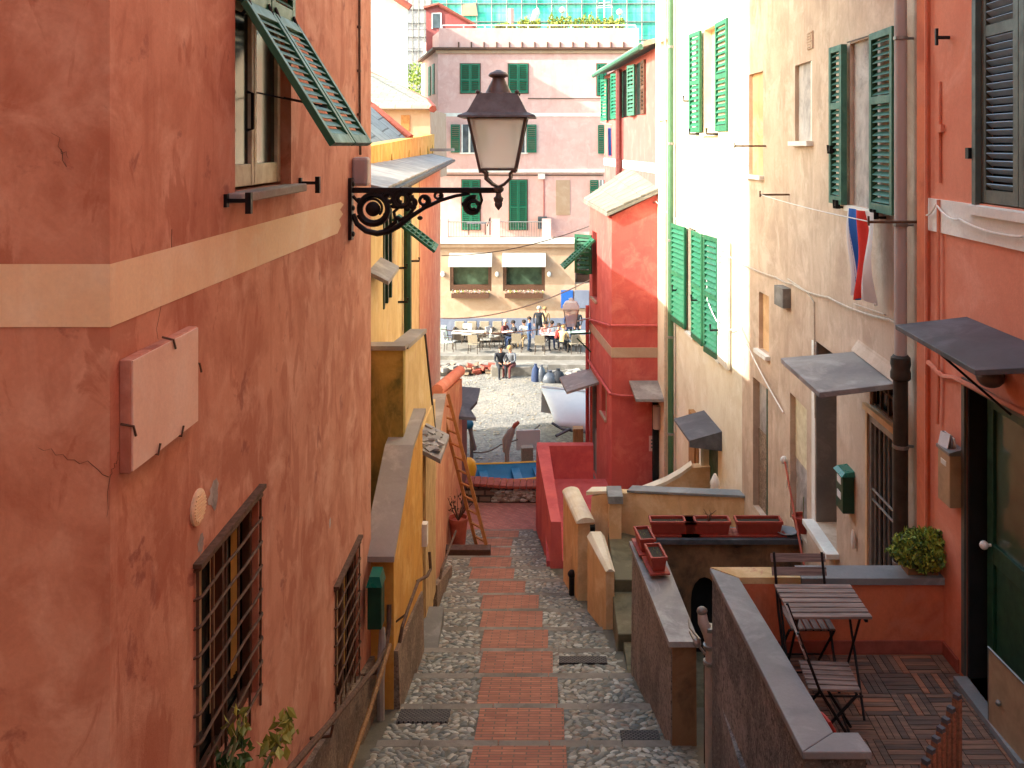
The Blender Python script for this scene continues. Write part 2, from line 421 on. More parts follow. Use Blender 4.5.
# brick paving
def brickmat(name, c1, c2, mort, sc, bw, bh, rot=(0, 0, 0), ms=.008, bmp=.5, rough=.85):
    m, nt, b = newmat(name)
    v0 = N(nt, 'ShaderNodeTexCoord').outputs['Object']
    v = mapping(nt, v0, rot=rot)
    wob = N(nt, 'ShaderNodeTexNoise'); wob.inputs['Scale'].default_value = 3; nt.links.new(v, wob.inputs['Vector'])
    vm = N(nt, 'ShaderNodeVectorMath', operation='MULTIPLY_ADD'); vm.inputs[1].default_value = (.02, .02, .02)
    nt.links.new(wob.outputs['Color'], vm.inputs[0]); nt.links.new(v, vm.inputs[2])
    br = N(nt, 'ShaderNodeTexBrick'); br.inputs['Scale'].default_value = sc
    br.inputs['Color1'].default_value = c1; br.inputs['Color2'].default_value = c2; br.inputs['Mortar'].default_value = mort
    br.inputs['Mortar Size'].default_value = ms; br.inputs['Brick Width'].default_value = bw; br.inputs['Row Height'].default_value = bh
    br.inputs['Mortar Smooth'].default_value = .3; br.inputs['Bias'].default_value = -.1
    nt.links.new(vm.outputs[0], br.inputs['Vector'])
    n = noise(nt, v, 4, 7, .7)
    c = mix(nt, ramp(nt, n, .45, .7, 0, .6), br.outputs['Color'], dk(c1, .45))
    n2 = noise(nt, v, 30, 4, .7)
    c = mix(nt, ramp(nt, n2, .5, .8, 0, .4), c, mort)
    nt.links.new(c, b.inputs['Base Color']); b.inputs['Roughness'].default_value = rough
    inv = N(nt, 'ShaderNodeMath', operation='SUBTRACT'); inv.inputs[0].default_value = 1
    nt.links.new(br.outputs['Fac'], inv.inputs[1])
    ad = N(nt, 'ShaderNodeMath', operation='MULTIPLY_ADD'); ad.inputs[1].default_value = .3
    nt.links.new(n2, ad.inputs[0]); nt.links.new(inv.outputs[0], ad.inputs[2])
    nt.links.new(bump(nt, ad.outputs[0], bmp, .012), b.inputs['Normal'])
    return m
brickmat('path_brick', C(190,122,94), C(154,94,74), C(116,96,80), 1, .24, .062)
brickmat('plaza_brick', C(206,130,112), C(184,104,90), C(150,120,108), 1, .22, .06, rot=(0, 0, .7))
brickmat('drain_grate', C(128,120,112), C(108,102,96), C(44,40,38), 1, .05, .03, ms=.01)
brickmat('plain_roof_tile', C(160,152,136), C(140,132,116), C(120,110,98), 1, .6, .28, ms=.02, bmp=.8)
brickmat('slate_roof', C(150,158,156), C(132,140,140), C(90,92,90), 1, .55, .9, ms=.02, bmp=.8)
brickmat('rubble', C(176,150,124), C(110,88,74), C(66,54,46), 1, .32, .16, rot=(R(90), 0, 0), ms=.03, bmp=1.2)
def netmat():
    m, nt, b = newmat('green_net')
    v = N(nt, 'ShaderNodeTexCoord').outputs['Object']
    n = noise(nt, v, .35, 6, .6, .5)
    c = mix(nt, ramp(nt, n, .4, .66), C(60,186,160), C(140,222,196))
    br = N(nt, 'ShaderNodeTexBrick'); nt.links.new(mapping(nt, v, rot=(R(90), 0, 0)), br.inputs['Vector'])
    br.inputs['Scale'].default_value = 1; br.offset = 0
    br.inputs['Brick Width'].default_value = 1.25; br.inputs['Row Height'].default_value = .95; br.inputs['Mortar Size'].default_value = .035
    c = mix(nt, ramp(nt, br.outputs['Fac'], 0, 1, 0, .75), c, C(56,120,120))
    nt.links.new(c, b.inputs['Base Color']); b.inputs['Roughness'].default_value = .8
    nt.links.new(bump(nt, n, .5, .3), b.inputs['Normal'])
netmat()
def beachmat():
    m, nt, b = newmat('shingle')
    v = N(nt, 'ShaderNodeTexCoord').outputs['Object']
    vo = N(nt, 'ShaderNodeTexVoronoi'); vo.inputs['Scale'].default_value = 11; nt.links.new(v, vo.inputs['Vector'])
    sx = N(nt, 'ShaderNodeSeparateColor'); nt.links.new(vo.outputs['Color'], sx.inputs[0])
    c = mix(nt, sx.outputs[0], C(96,92,87), C(132,128,122))
    n = noise(nt, v, .6, 8, .7, .5)
    c = mix(nt, ramp(nt, n, .45, .7, 0, .4), c, C(164,152,136))
    n2 = noise(nt, v, 5, 6, .7)
    c = mix(nt, ramp(nt, n2, .55, .75, 0, .7), c, C(120,114,108))
    nt.links.new(c, b.inputs['Base Color']); b.inputs['Roughness'].default_value = .9
    nt.links.new(bump(nt, vo.outputs['Distance'], .6, .04), b.inputs['Normal'])
beachmat()
def scaffold_mat():
    brickmat('scaffold_sheet', C(206,200,200), C(188,182,184), C(150,140,140), 1, 1.4, 1.6, rot=(R(90), 0, 0), ms=.05)
scaffold_mat()
# ============================================================ SETTING
def gz(Y):
    if Y >= 9: return -6-.25*(min(Y, 21)-9)
    if Y >= 6: return -6+.3*(9-Y)
    return -5.1+.55*(6-Y)
def lerp_tab(tab, Y):
    if Y <= tab[0][0]: return tab[0][1]
    for (a, u), (b, w) in zip(tab, tab[1:]):
        if Y <= b: return u+(w-u)*(Y-a)/(b-a)
    return tab[-1][1]
PL = [(6, -1.9), (8.7, -1.78), (10, -1.72), (12, -1.72), (13, -1.76), (15, -1.86), (16.5, -2.0), (18.7, -2.27), (21, -2.5)]
PR = [(6, 1.42), (9, 1.40), (10, 1.12), (12, .84), (13, .74), (14, .56), (15, .40), (16, .26), (17, -.02), (19, -.2), (20, -.3), (21, -.36)]
PC = [(9, -.32), (12, -.5), (13, -.58), (14, -.7), (15, -.89), (16, -1.08), (17, -1.19), (18, -1.25), (19, -1.29), (20, -1.18), (21, -1.1)]
b = MB(); b.box(-400, 400, -150, 700, -10.9, -10.6); tag(b.build('ground', 'shingle'), kind='structure')
b = MB()
nx, ny = 60, 50; vs = []; fs = []
for j in range(ny+1):
    for i in range(nx+1):
        x = -9+22*i/nx; y = 21.9+18.6*j/ny
        z = -9.93+.12*math.sin(x*.9+y*.4)*math.cos(y*.35)+random.uniform(-.02, .02)+.22*max(0, min(1, (27.5-y)/2.5))
        vs.append((x, y, z))
for j in range(ny):
    for i in range(nx):
        k = j*(nx+1)+i; fs.append((k, k+1, k+nx+2, k+nx+1))
b.add(vs, fs); tag(b.build('beach', 'shingle', smooth=True), kind='structure')
# stones scattered on beach
b = MB(); rnd = random.Random(3)
for i in range(900):
    x, y = rnd.uniform(-4.5, 3.5), rnd.uniform(24, 40)
    r = rnd.uniform(.02, .055)
    b.cur = rnd.choice((0, 2, 3, 3))
    b.ball((x, y, .22*max(0, min(1, (27.5-y)/2.5))-9.925+.12*math.sin(x*.9+y*.4)*math.cos(y*.35)), (r*1.4, r, r*.4), 7, 4)
tag(b.build('beach_stones', ['pebble_b', 'pebble_e', 'pebble_a', 'pebble_d']), kind='stuff')
# stepped path : treads
b = MB()
rnd = random.Random(5)
for n in range(-3, 12):
    Y0 = 9+n; Y1 = Y0+1; z0 = gz(Y0)-.07 if n > -3 else gz(Y0); z1 = gz(Y1)
    z1 = max(z1, z1)
    xl, xr = -2.6, 1.75
    b.hexa([(xl, Y0, -11), (xr, Y0, -11), (xr, Y1, -11), (xl, Y1, -11)], [(xl, Y0, z0), (xr, Y0, z0), (xr, Y1, z1), (xl, Y1, z1)])
for n in range(0, 13):       # stairs behind the first tread, up to the camera's landing
    Y1 = 6-.5*n; z = -5.1+.275*(n+.0)
    b.box(-2.6, 3.3, Y1-.5, Y1, -11, z)
b.box(-6, 4, -4, -.5, -11, -1.75)
tag(b.build('path', 'mortar'), kind='structure')
# edging strips of each step
b = MB()
for n in range(-2, 13):
    Y0 = 9+n; z = gz(Y0)
    xl, xr = lerp_tab(PL, Y0), lerp_tab(PR, Y0)
    x = xl
    while x < xr-.1:
        w = min(rnd.uniform(.35, .8), xr-x)
        b.box(x+.004, x+w-.004, Y0-.05+rnd.uniform(-.008, .008), Y0+.065, z-.09, z+.006+rnd.uniform(0, .008))
        x += w
tag(b.build('path_edging', 'edge_stone', bevel=.008), kind='structure')
# brick strip
b = MB()
for n in range(-3, 12):
    Y0 = 9+n; Y1 = Y0+1; c = lerp_tab(PC, Y0+.2)
    w = .46 if n < 6 else .40
    if n in (5, 6): c += .06
    za = gz(Y0)-.07+.19*.065+.008; zb = gz(Y1)+.18*.05+.008
    b.hexa([(c-w, Y0+.07, za-.05), (c+w, Y0+.07, za-.05), (c+w, Y1-.055, zb-.05), (c-w, Y1-.055, zb-.05)],
           [(c-w, Y0+.07, za+.012), (c+w, Y0+.07, za+.012), (c+w, Y1-.055, zb+.012), (c-w, Y1-.055, zb+.012)])
tag(b.build('path_brick_strip', 'path_brick'), kind='structure')
# grates in the path
for (px, py, w, d, Y) in ((424, 717, .55, .30, 9.75), (640, 734, .40, .22, 9.3), (583, 659, .62, .22, 11.65)):
    x = xt(px, Y); z = -(py-CY)*Y/FPX
    f = Y-math.floor(Y); zz = (gz(math.floor(Y))-.07)*(1-f)+gz(math.floor(Y)+1)*f
    b = MB(T(x, Y, zz+.022) @ RX(-.178)); b.box(-w/2, w/2, -d/2, d/2, -.03, .006)
    o = b.build('drain_cover', 'drain_grate'); tag(o, {424: 'dark slotted drain cover in the cobbles on the left of the brick strip', 640: 'small grey drain grating in the cobbles at the foot of the dark wall', 583: 'reddish rectangular cover set across the cobbles right of the brick strip'}[px], 'drain cover')
# cobbles (uncountable)
b = MB(); rnd = random.Random(11)
for n in range(-1, 12):
    Y0 = 9+n
    cx = lerp_tab(PC, Y0+.2); w = .46 if n < 6 else .40
    if n in (5, 6): cx += .06
    z0 = gz(Y0)-.07; z1 = gz(Y0+1)
    step = .070 if n < 7 else .085
    y = Y0+.10
    while y < Y0+.95:
        xl, xr = lerp_tab(PL, y), lerp_tab(PR, y)
        for (a, e) in ((xl, cx-w), (cx+w, xr)):
            x = a+rnd.uniform(.02, .06)
            while x < e-.02:
                L = rnd.uniform(.038, .08); W = rnd.uniform(.023, .036)
                yy = y+rnd.uniform(-.012, .012); f = (yy-Y0)
                z = z0*(1-f)+z1*f
                b.cur = rnd.choices(range(6), (5, 4, 5, 4, 1.5, 1.5))[0]
                b.ball((x, yy, z-.005), (L, W, rnd.uniform(.013, .019)), 8, 5, Euler((rnd.uniform(-.2, .2), rnd.uniform(-.25, .25), rnd.gauss(.0, .5)+(.5 if (int(x*1.7+y) % 2) else -.4))).to_matrix())
                x += L*1.55
        y += step*.72
tag(b.build('cobbles', ['pebble_a', 'pebble_b', 'pebble_c', 'pebble_d', 'pebble_e', 'pebble_f'], smooth=True), kind='stuff')
# small plaza at the foot of the path
b = MB(); b.prism([(-2.9, 21, -9.02), (1.2, 21, -9.02), (1.2, 22.9, -9.1), (-2.9, 22.9, -9.1)], (0, 0, -1.7)); tag(b.build('plaza', 'plaza_brick'), kind='structure')
# terrace of the beach restaurant
b = MB(); b.box(-16, 14, 40.3, 60, -11, -9.45); b.box(-16, 14, 39.4, 40.3, -11, -9.62); tag(b.build('terrace_paving', 'concrete'), kind='structure')
# retaining wall at the end of the path
w = thing('low_stone_wall', 'low rubble stone wall with red brick top at the foot of the path', 'wall', (-.9, 22.9, -9.1))
b = MB(); pts = []
rnd = random.Random(8)
b.box(-2.5, 1.2, 22.9, 23.25, -10.2, -8.72); b.build('rubble_body', 'rubble', w)
b = MB(); rnd = random.Random(8)
for i in range(75):
    x = rnd.uniform(-1.55, -.3); z = rnd.uniform(-9.05, -8.78); b.cur = rnd.randrange(4)
    b.ball((x, 22.9, z), (rnd.uniform(.06, .15), .06, rnd.uniform(.035, .07)), 7, 5)
b.build('stone_facing', ['pebble_d', 'pebble_e', 'pebble_b', 'pebble_f'], w, smooth=True)
b = MB(); n = 22
for i in range(n):
    x = -2.5+i*3.7/n; zz = -8.72+.10*max(0, 1-(x+2.5)/1.4)
    b.box(x+.006, x+3.7/n-.006, 22.8, 23.32, zz, zz+.075)
b.build('brick_coping', 'tile_red', w, bevel=.01)

# ============================================================ LEFT : RED HOUSE
FL1 = Fac(-2., 0, 1)
h = thing('red_house', 'tall weathered red stucco house on the left with cream painted band', 'house', (-5, 7, -6))
b = MB(FL1.M)
WU = (5.68, 6.90, -.30, 2.05)          # upper window hole (s0,s1,z0,z1)
WG1 = (5.07, 6.12, -3.72, -2.34); WG2 = (8.30, 9.27, -5.50, -4.05)
b.wall(4.07, 9.94, -7, 10, [(*WU, .22), (*WG1, .11), (*WG2, .11)], .22)
b.M = None
b.add([(-2, 4.07, -7), (-9, 4.07, -7), (-9, 4.07, 10), (-2, 4.07, 10), (-2, 9.94, -7), (-9, 9.94, -7), (-9, 9.94, 10), (-2, 9.94, 10)],
      [(0, 1, 2, 3), (4, 5, 6, 7), (1, 5, 6, 2), (3, 2, 6, 7)])
b.build('wall', 'red_stucco', h)
b = MB(); b.box(-9.05, -1.997, 4.067, 4.05, -.823, -.538)
b = MB()
b.add([(-9, 4.066, -.823), (-1.996, 4.066, -.823), (-1.996, 4.066, -.538), (-9, 4.066, -.538)], [(0, 1, 2, 3)])
# band along the alley face with a ragged worn end
top = [(-1.996, 4.066, -.538)]; pts = []
ys = [4.066]+[4.3+.3*i for i in range(14)]
rnd = random.Random(4)
end = [(8.50, -.538), (8.62, -.57), (8.48, -.61), (8.60, -.66), (8.44, -.70), (8.52, -.76), (8.38, -.823)]
b.add([(-1.996, 4.066, -.823), (-1.996, 8.38, -.823)]+[(-1.996, y, z) for y, z in reversed(end[:-1])]+[(-1.996, 4.066, -.538)], [tuple(range(9))][:1] if False else [tuple(range(2+len(end)-1+1))])
b.build('painted_band', 'cream_band', h)
# plinth of old stone at foot
b = MB(); b.prism([(-2.3, 6, -6.6), (-1.90, 6, -6.6), (-1.93, 6, -4.75), (-2.3, 6, -4.75)], (0, .001, 0))
b = MB(); b.hexa([(-2.3, 6.2, -7), (-1.88, 6.2, -7), (-1.88, 9.9, -7), (-2.3, 9.9, -7)], [(-2.3, 6.2, -4.75), (-1.95, 6.2, -4.75), (-1.95, 9.9, -5.62), (-2.3, 9.9, -5.62)])
b.build('plinth', 'old_plinth', h)
# --- upper window
wf = MB(FL1.M); s0, s1, z0, z1 = WU
d = -.08
for (a, c) in ((s0, s0+.07), (s1-.07, s1), ((s0+s1)/2-.055, (s0+s1)/2-.008), ((s0+s1)/2+.008, (s0+s1)/2+.055)): wf.box(a, c, d-.05, d, z0+.02, z1)
for zz0, zz1 in ((z0+.02, z0+.17), (.90, 1.12)): wf.box(s0+.071, s1-.071, d-.045, d-.005, zz0, zz1)
wf.box(s0+.001, s1-.001, d-.09, d-.051, z0+.015, z0+.06)
win = wf.build('window', 'cream_paint', h, bevel=.006)
g = MB(FL1.M); g.box(s0+.06, s1-.06, d-.035, d-.028, z0+.1, z1); g.build('pane', 'dark_glass', win)
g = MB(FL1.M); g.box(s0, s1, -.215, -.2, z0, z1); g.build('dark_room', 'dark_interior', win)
g = MB(FL1.M); g.tube([(6.1, d+.01, .1), (6.1, d+.05, .11), (6.1, d+.05, .35), (6.1, d+.01, .36)], .012, 6); g.build('handle', 'black_iron', win)
g = MB(FL1.M); g.box(s0-.12, s1+.12, -.05, .09, z0-.06, z0+.001); g.build('sill', 'coping_grey', h, bevel=.01)
# fixed upper shutter part + hinged flap, two leaves
ang = math.atan2(.56, .90); Lf = 1.07
for k, (a, c) in enumerate(((5.70, 6.28), (6.31, 6.88))):
    M = FL1.M @ T(a, .03, .90) @ RX(math.pi-ang) if False else None
    # local basis : X along s, Z down-outward, Y normal
    u = Vector((0, 1, 0)); dn = Vector((math.sin(ang), 0, -math.cos(ang))); nn = Vector((math.cos(ang), 0, math.sin(ang)))
    O = Vector((-1.975, a, .90))
    Mx = Matrix(((u.x, nn.x, dn.x, O.x), (u.y, nn.y, dn.y, O.y), (u.z, nn.z, dn.z, O.z), (0, 0, 0, 1)))
    sh = MB(); shutter(sh, Mx, c-a, Lf, t=.045, rail=.065, mid=(), slat=.058, tilt=-22)
    so = sh.build('shutter', 'green_paint', h, bevel=.004)
    sh = MB(); shutter(sh, FL1.M @ T(a, .0, .92), c-a, 1.1, t=.04, rail=.07, mid=(), slat=.06, tilt=48)
    sh.build('shutter', 'green_paint', h)
    hb = MB()
    for yy in (a+.06, c-.06): hb.tube([(-1.98, yy, .84), (-1.93, yy, .90), (-1.96, yy, .97)], .013, 6)
    hb.tube([(-1.97, a+.3, .35), (-1.50, a+.3, .25)], .006, 5)
    hb.build('hinge', 'black_iron', so)
# shutter hooks on the wall
for (s_, zc) in ((5.50, -.34), (7.12, -.30)):
    g = MB(FL1.M); g.box(s_-.012, s_+.012, 0, .16, zc-.012, zc+.012); g.box(s_-.018, s_+.018, .13, .165, zc-.08, zc+.05); g.box(s_-.02, s_+.02, -.01, .02, zc-.04, zc+.04)
    g.build('shutter_stop', 'black_iron', h)
# --- grilled windows
def grille_window(W, curt, seed, nx, nz, slope):
    s0, s1, z0, z1 = W
    f = MB(FL1.M)
    for a, c in ((s0, s0+.05), (s1-.05, s1), ((s0+s1)/2-.03, (s0+s1)/2+.03)): f.box(a, c, -.09, -.04, z0, z1)
    f.box(s0+.051, s1-.051, -.085, -.045, z0, z0+.07); f.box(s0+.051, s1-.051, -.085, -.045, z1-.07, z1)
    win = f.build('window', 'brown_frame', h)
    g = MB(FL1.M); g.box(s0, s1, -.105, -.095, z0, z1); g.build('pane', 'dark_glass', win)
    rnd = random.Random(seed)
    if curt:
        for i, (q, wd, mt) in enumerate(((.12, .14, 'curtain_cream'), (.40, .09, 'curtain_cream'), (.56, .10, 'curtain_yellow'), (.74, .10, 'curtain_yellow'))):
            c = MB(FL1.M); x = s0+q*(s1-s0)
            for j in range(5):
                x0 = x+j*wd/5; c.add([(x0, -.088+.010*(j % 2), z0+.25), (x0+wd/5, -.088+.010*((j+1) % 2), z0+.25), (x0+wd/5, -.088+.010*((j+1) % 2), z1-.05), (x0, -.088+.010*(j % 2), z1-.05)], [(0, 1, 2, 3)])
            c.build('curtain', mt, win)
    b = MB(FL1.M)
    for i in range(nx+1):
        x = s0-.02+(s1-s0+.04)*i/nx; b.tube([(x, .012, z0-.1), (x, .012, z1+slope*(i/nx-.5)*2-.02)], .009, 6)
    for k in range(nz+1):
        z = z0+.04+(z1-z0-.08)*k/nz
        p = [(s0-.05, -.01, z), (s0-.03, .022, z)]+[(s0+(s1-s0)*j/6, .026+.004*math.sin(j*2+k), z) for j in range(7)]+[(s1+.02, .022, z), (s1+.03, -.01, z)]
        b.tube(p, .0095, 6)
    b.build('grille', 'rust_iron', win)
    l = MB(FL1.M); l.hexa([(s0-.06, -.02, z1-.0+slope*-1), (s1+.03, -.02, z1-.0), (s1+.03, .05, z1), (s0-.06, .05, z1-slope)],
                          [(s0-.06, -.02, z1+.025-slope), (s1+.03, -.02, z1+.025), (s1+.03, .05, z1+.025), (s0-.06, .05, z1+.025-slope)])
    l.build('lintel', 'rust_iron', h)
grille_window(WG1, True, 1, 5, 8, .02)
grille_window(WG2, True, 2, 5, 8, .02)
# vent cover
g = MB(FL1.M @ T(5.07, 0, -2.04) @ RX(R(-90)))
g.lathe([(.10, -.001), (.10, .012), (.085, .018), (.001, .018)], n=20)
for i in range(-4, 5):
    wd = math.sqrt(max(.0, .08**2-(i*.018)**2)); g.obox((0, i*.018, .020), (2*wd, .008, .008))
g.build('vent_cover', 'cream_band', h)
rnd = random.Random(21)
for (sc_, zc_, rx_, rz_, m_) in ((5.32, -2.06, .09, .11, 'grey_plaster'), (5.12, -2.27, .05, .06, 'grey_plaster'), (8.3, -.86, .25, .18, 'tower_red'), (8.1, -3.4, .035, .05, 'grey_plaster')):
    g = MB(FL1.M); g.add([(sc_+rx_*math.cos(k*.35)*rnd.uniform(.55, 1.1), .0025, zc_+rz_*math.sin(k*.35)*rnd.uniform(.55, 1.1)) for k in range(18)], [tuple(range(18))])
    if m_ != 'tower_red': g.build('peeled_patch', m_, h)
# vertical conduit near far corner
g = MB(FL1.M); g.tube([(9.25, .02, 7), (9.26, .02, 3), (9.25, .02, 1), (9.27, .02, .1), (9.3, .02, -.1)], .014, 6)
for k in range(14): g.box(9.225, 9.285, 0, .03, .3+k*.45, .325+k*.45)
g.build('conduit', 'rust_iron', h)
g = MB(); rnd = random.Random(6)
def crack(p, q_, n=12, w=.02):
    p, q_ = Vector(p), Vector(q_); d_ = (q_-p).cross(Vector((0, 1, 0)) if abs(p.y-q_.y) < .01 else Vector((1, 0, 0))).normalized()
    g.tube([p.lerp(q_, i/n)+d_*rnd.uniform(-w, w) for i in range(n+1)], [.0016*(1-.6*i/n) for i in range(n+1)], 4)
crack((-2.0, 4.069, -1.49), (-2.32, 4.069, -1.36)); crack((-1.999, 4.07, -1.5), (-1.999, 4.16, -1.42)); crack((-2.0, 4.069, -1.49), (-2.01, 4.069, -1.68), 5, .006)
crack((-1.999, 4.75, -.45), (-1.999, 4.55, -.98)); crack((-2.2, 4.069, -.1), (-2.25, 4.069, .06), 5); crack((-2.22, 4.069, -.02), (-2.18, 4.069, -.05), 4)
g.build('cracks', 'rust_iron', h)
# blank plaque
t = thing('wall_plaque', 'blank pale square panel in a red frame fixed to the red wall', 'plaque', (-1.97, 4.5, -1.25))
g = MB(FL1.M); g.box(4.157, 4.94, 0, .054, -1.52, -.993); g.build('frame', 'red_stucco', t, bevel=.006)
g = MB(FL1.M); g.box(4.165, 4.93, .054, .062, -1.51, -1.0); g.build('panel', 'plaque_stone', t)
for (s_, z_) in ((4.60, -.995), (4.16, -1.30), (4.42, -1.52), (4.70, -1.52), (4.94, -1.2)):
    g = MB(FL1.M); g.tube([(s_-.03, .02, z_+.02), (s_, .066, z_), (s_+.015, .07, z_+(.05 if z_ < -1.4 else -.05))], .006, 5); g.build('clip', 'rust_iron', t)
# unseen ochre block added behind the camera to shade the red corner
n_ = thing('rear_shade_block', 'unseen plain ochre block added behind the camera to shade the red house corner', 'house', (-7, -2, -2))
b = MB(); b.box(-12, -2.9, -9, 2.4, -7, 11); b.build('wall', 'yellow_ochre', n_)
n_ = thing('uphill_shade_block', 'unseen plain tan block added behind the camera to darken the near red wall', 'house', (0, -9, -2))
b = MB(); b.box(-12, 9, -16, -11, -4, 8); b.build('wall', 'tan_stucco', n_)  # unseen tan block added to cut the sky light on the near strip

# ---------------- lantern on scroll bracket
Yl = 8.87
def lp(px, py, dy=0): return Vector((xt(px, Yl), Yl+dy, zt(py, Yl)))
L = thing('wall_lantern', 'large bronze street lantern with milky glass on a black scrollwork bracket', 'street lamp', (-2, Yl, -.5))
g = MB(); g.box(-2.0, -1.965, Yl-.05, Yl+.05, zt(240, Yl), zt(178, Yl))
for py in (184, 208, 234): g.ball((-1.96, Yl, zt(py, Yl)), (.02, .028, .028), 8, 5)
g.build('wall_plate', 'black_iron', L, bevel=.004)
g = MB(); g.box(-1.965, xt(500, Yl), Yl-.022, Yl+.022, zt(193, Yl), zt(187.5, Yl)); g.build('arm', 'black_iron', L, bevel=.006)
g = MB()
def spiral(cx, cy, r0, r1, a0, turns, n=26, rad=.016, flat=0):
    pts = []
    for i in range(n+1):
        f = i/n; a = R(a0)+turns*2*math.pi*f; r = r0+(r1-r0)*f
        pts.append(lp(cx+r*math.cos(a), cy-r*math.sin(a)))
    g.tube(pts, [rad*1.3*(1-.3*i/n) for i in range(n+1)], 6)
g.tube([lp(*p) for p in ((353, 214), (357, 224), (366, 231), (377, 233.5), (388, 231.5), (398, 226.5), (410, 217), (424, 208), (440, 200.5), (455, 196), (470, 193.5))], [.026, .026, .028, .03, .03, .028, .024, .021, .019, .017, .015], 8)
spiral(373.5, 209, 15, 14.2, 200, 1.0, 30, .028); g.ball(lp(373, 209), (.075, .035, .075), 12, 8); spiral(373, 209, 14, 8.5, 30, -1.2, 30, .013)
spiral(402, 199, 9, 3.5, 90, 1.5, 30, .024); spiral(389, 198, 6, 2, 180, -1.3, 24, .022)
spiral(424, 201, 6.5, 2, 250, 1.6, 28, .015); spiral(413, 203, 5, 2, 300, -1.4, 24, .016); spiral(438, 196, 5, 1.6, 270, 1.4, 24, .012)
spiral(473, 206, 9, 3, 70, 1.7, 34, .020); g.tube([lp(480, 193), lp(482, 200), lp(479, 208)], .014, 6)
for (px, py, r) in ((365, 230, .03), (398, 218, .03), (420, 218, .028), (384, 218, .03), (407, 209, .032), (394, 206, .035), (381, 195, .03), (359, 200, .03), (464, 204, .03), (410, 193, .03)): g.ball(lp(px, py), (r, .022, r*.8), 8, 5)
g.tube([lp(353, 196), lp(360, 204), lp(366, 199)], .018, 6); g.tube([lp(384, 231), lp(396, 222), lp(394, 212), lp(400, 206)], [.02, .02, .018, .016], 6)
g.tube([lp(398, 221), lp(408, 216), lp(415, 207), lp(412, 195)], .018, 6)
g.build('scrollwork', 'black_iron', L, smooth=True)
lx = xt(498.5, Yl); S4 = math.pi/4; q2 = math.sqrt(2)
zb, zt_, = zt(169, Yl), zt(118, Yl)
wb, wt = .165, .275
g = MB(); g.lathe([(.02, -.08), (.045, -.05), (.05, -.02), (.03, .0), (.025, .03), (.05, .05), (.055, .075), (.03, .10)], (lx, Yl, zt(193, Yl)-.05+.02), 12)
g.lathe([(.004, -.2), (.035, -.16), (.04, -.13), (.02, -.1), (.03, -.08)], (lx, Yl, zt(190, Yl)), 12)
for sx in (-1, 1):
    for sy in (-1, 1):
        g.tube([(lx, Yl, zt(187, Yl)), (lx+sx*.06, Yl+sy*.06, zt(184, Yl)), (lx+sx*.12, Yl+sy*.12, zt(178, Yl)), (lx+sx*.12, Yl+sy*.12, zt(173, Yl)), (lx+sx*wb, Yl+sy*wb, zb)], .016, 6)
g.build('yoke', 'lamp_bronze', L, smooth=True)
cage = MB()
for sx in (-1, 1):
    for sy in (-1, 1):
        cage.tube([(lx+sx*wb, Yl+sy*wb, zb-.03), (lx+sx*wt, Yl+sy*wt, zt_)], .018, 4)
for (ww, zz, r) in ((wb, zb, .016), (wt, zt_, .018)):
    c4 = [(lx-ww, Yl-ww, zz), (lx+ww, Yl-ww, zz), (lx+ww, Yl+ww, zz), (lx-ww, Yl+ww, zz)]
    for i in range(4): cage.tube([c4[i], c4[(i+1) % 4]], r, 4)
cg = cage.build('lantern_frame', 'lamp_bronze', L)
for (ax, ay) in ((0, -1), (1, 0), (0, 1), (-1, 0)):
    g = MB(); tx, ty = -ay, ax
    def pp(w, t, z, k): return (lx+ax*(w-k)+tx*t, Yl+ay*(w-k)+ty*t, z)
    g.hexa([pp(wb, -wb+.01, zb, .004), pp(wb, wb-.01, zb, .004), pp(wb, wb-.01, zb, -.002), pp(wb, -wb+.01, zb, -.002)], [pp(wt, -wt+.01, zt_, .004), pp(wt, wt-.01, zt_, .004), pp(wt, wt-.01, zt_, -.002), pp(wt, -wt+.01, zt_, -.002)])
    g.build('pane', 'milk_glass', cg)
g = MB(); g.lathe([(.37*q2, zt_+.0), (.365*q2, zt_+.018), (.29*q2, zt_+.05), (.275*q2, zt_+.07), (.20*q2, zt(96, Yl)), (.195*q2, zt(94, Yl)), (.12*q2, zt(93.5, Yl)), (.1*q2, zt(93, Yl))], (lx, Yl, 0), 4, rot=S4)
g.lathe([(.135, zt(94, Yl)), (.125, zt(92, Yl)), (.085, zt(84, Yl)), (.065, zt(80, Yl)), (.06, zt(78, Yl)), (.095, zt(76.5, Yl)), (.10, zt(75, Yl)), (.085, zt(73, Yl)), (.05, zt(71.5, Yl)), (.02, zt(70, Yl))], (lx, Yl, 0), 18)
for sx in (-1, 1):
    for sy in (-1, 1): g.ball((lx+sx*.19, Yl+sy*.19, zt(93, Yl)), .022, 8, 5)
g.build('cap', 'lamp_bronze', L, smooth=True, sharp=30)
t = MB(); t.box(-2.0, -1.84, 8.98, 9.14, zt(186, 9.05), zt(157, 9.05)); o = t.build('junction_box', 'mauve_pipe', bevel=.03); tag(o, 'pale rounded electrical box on the red wall above the lantern bracket', 'junction box')

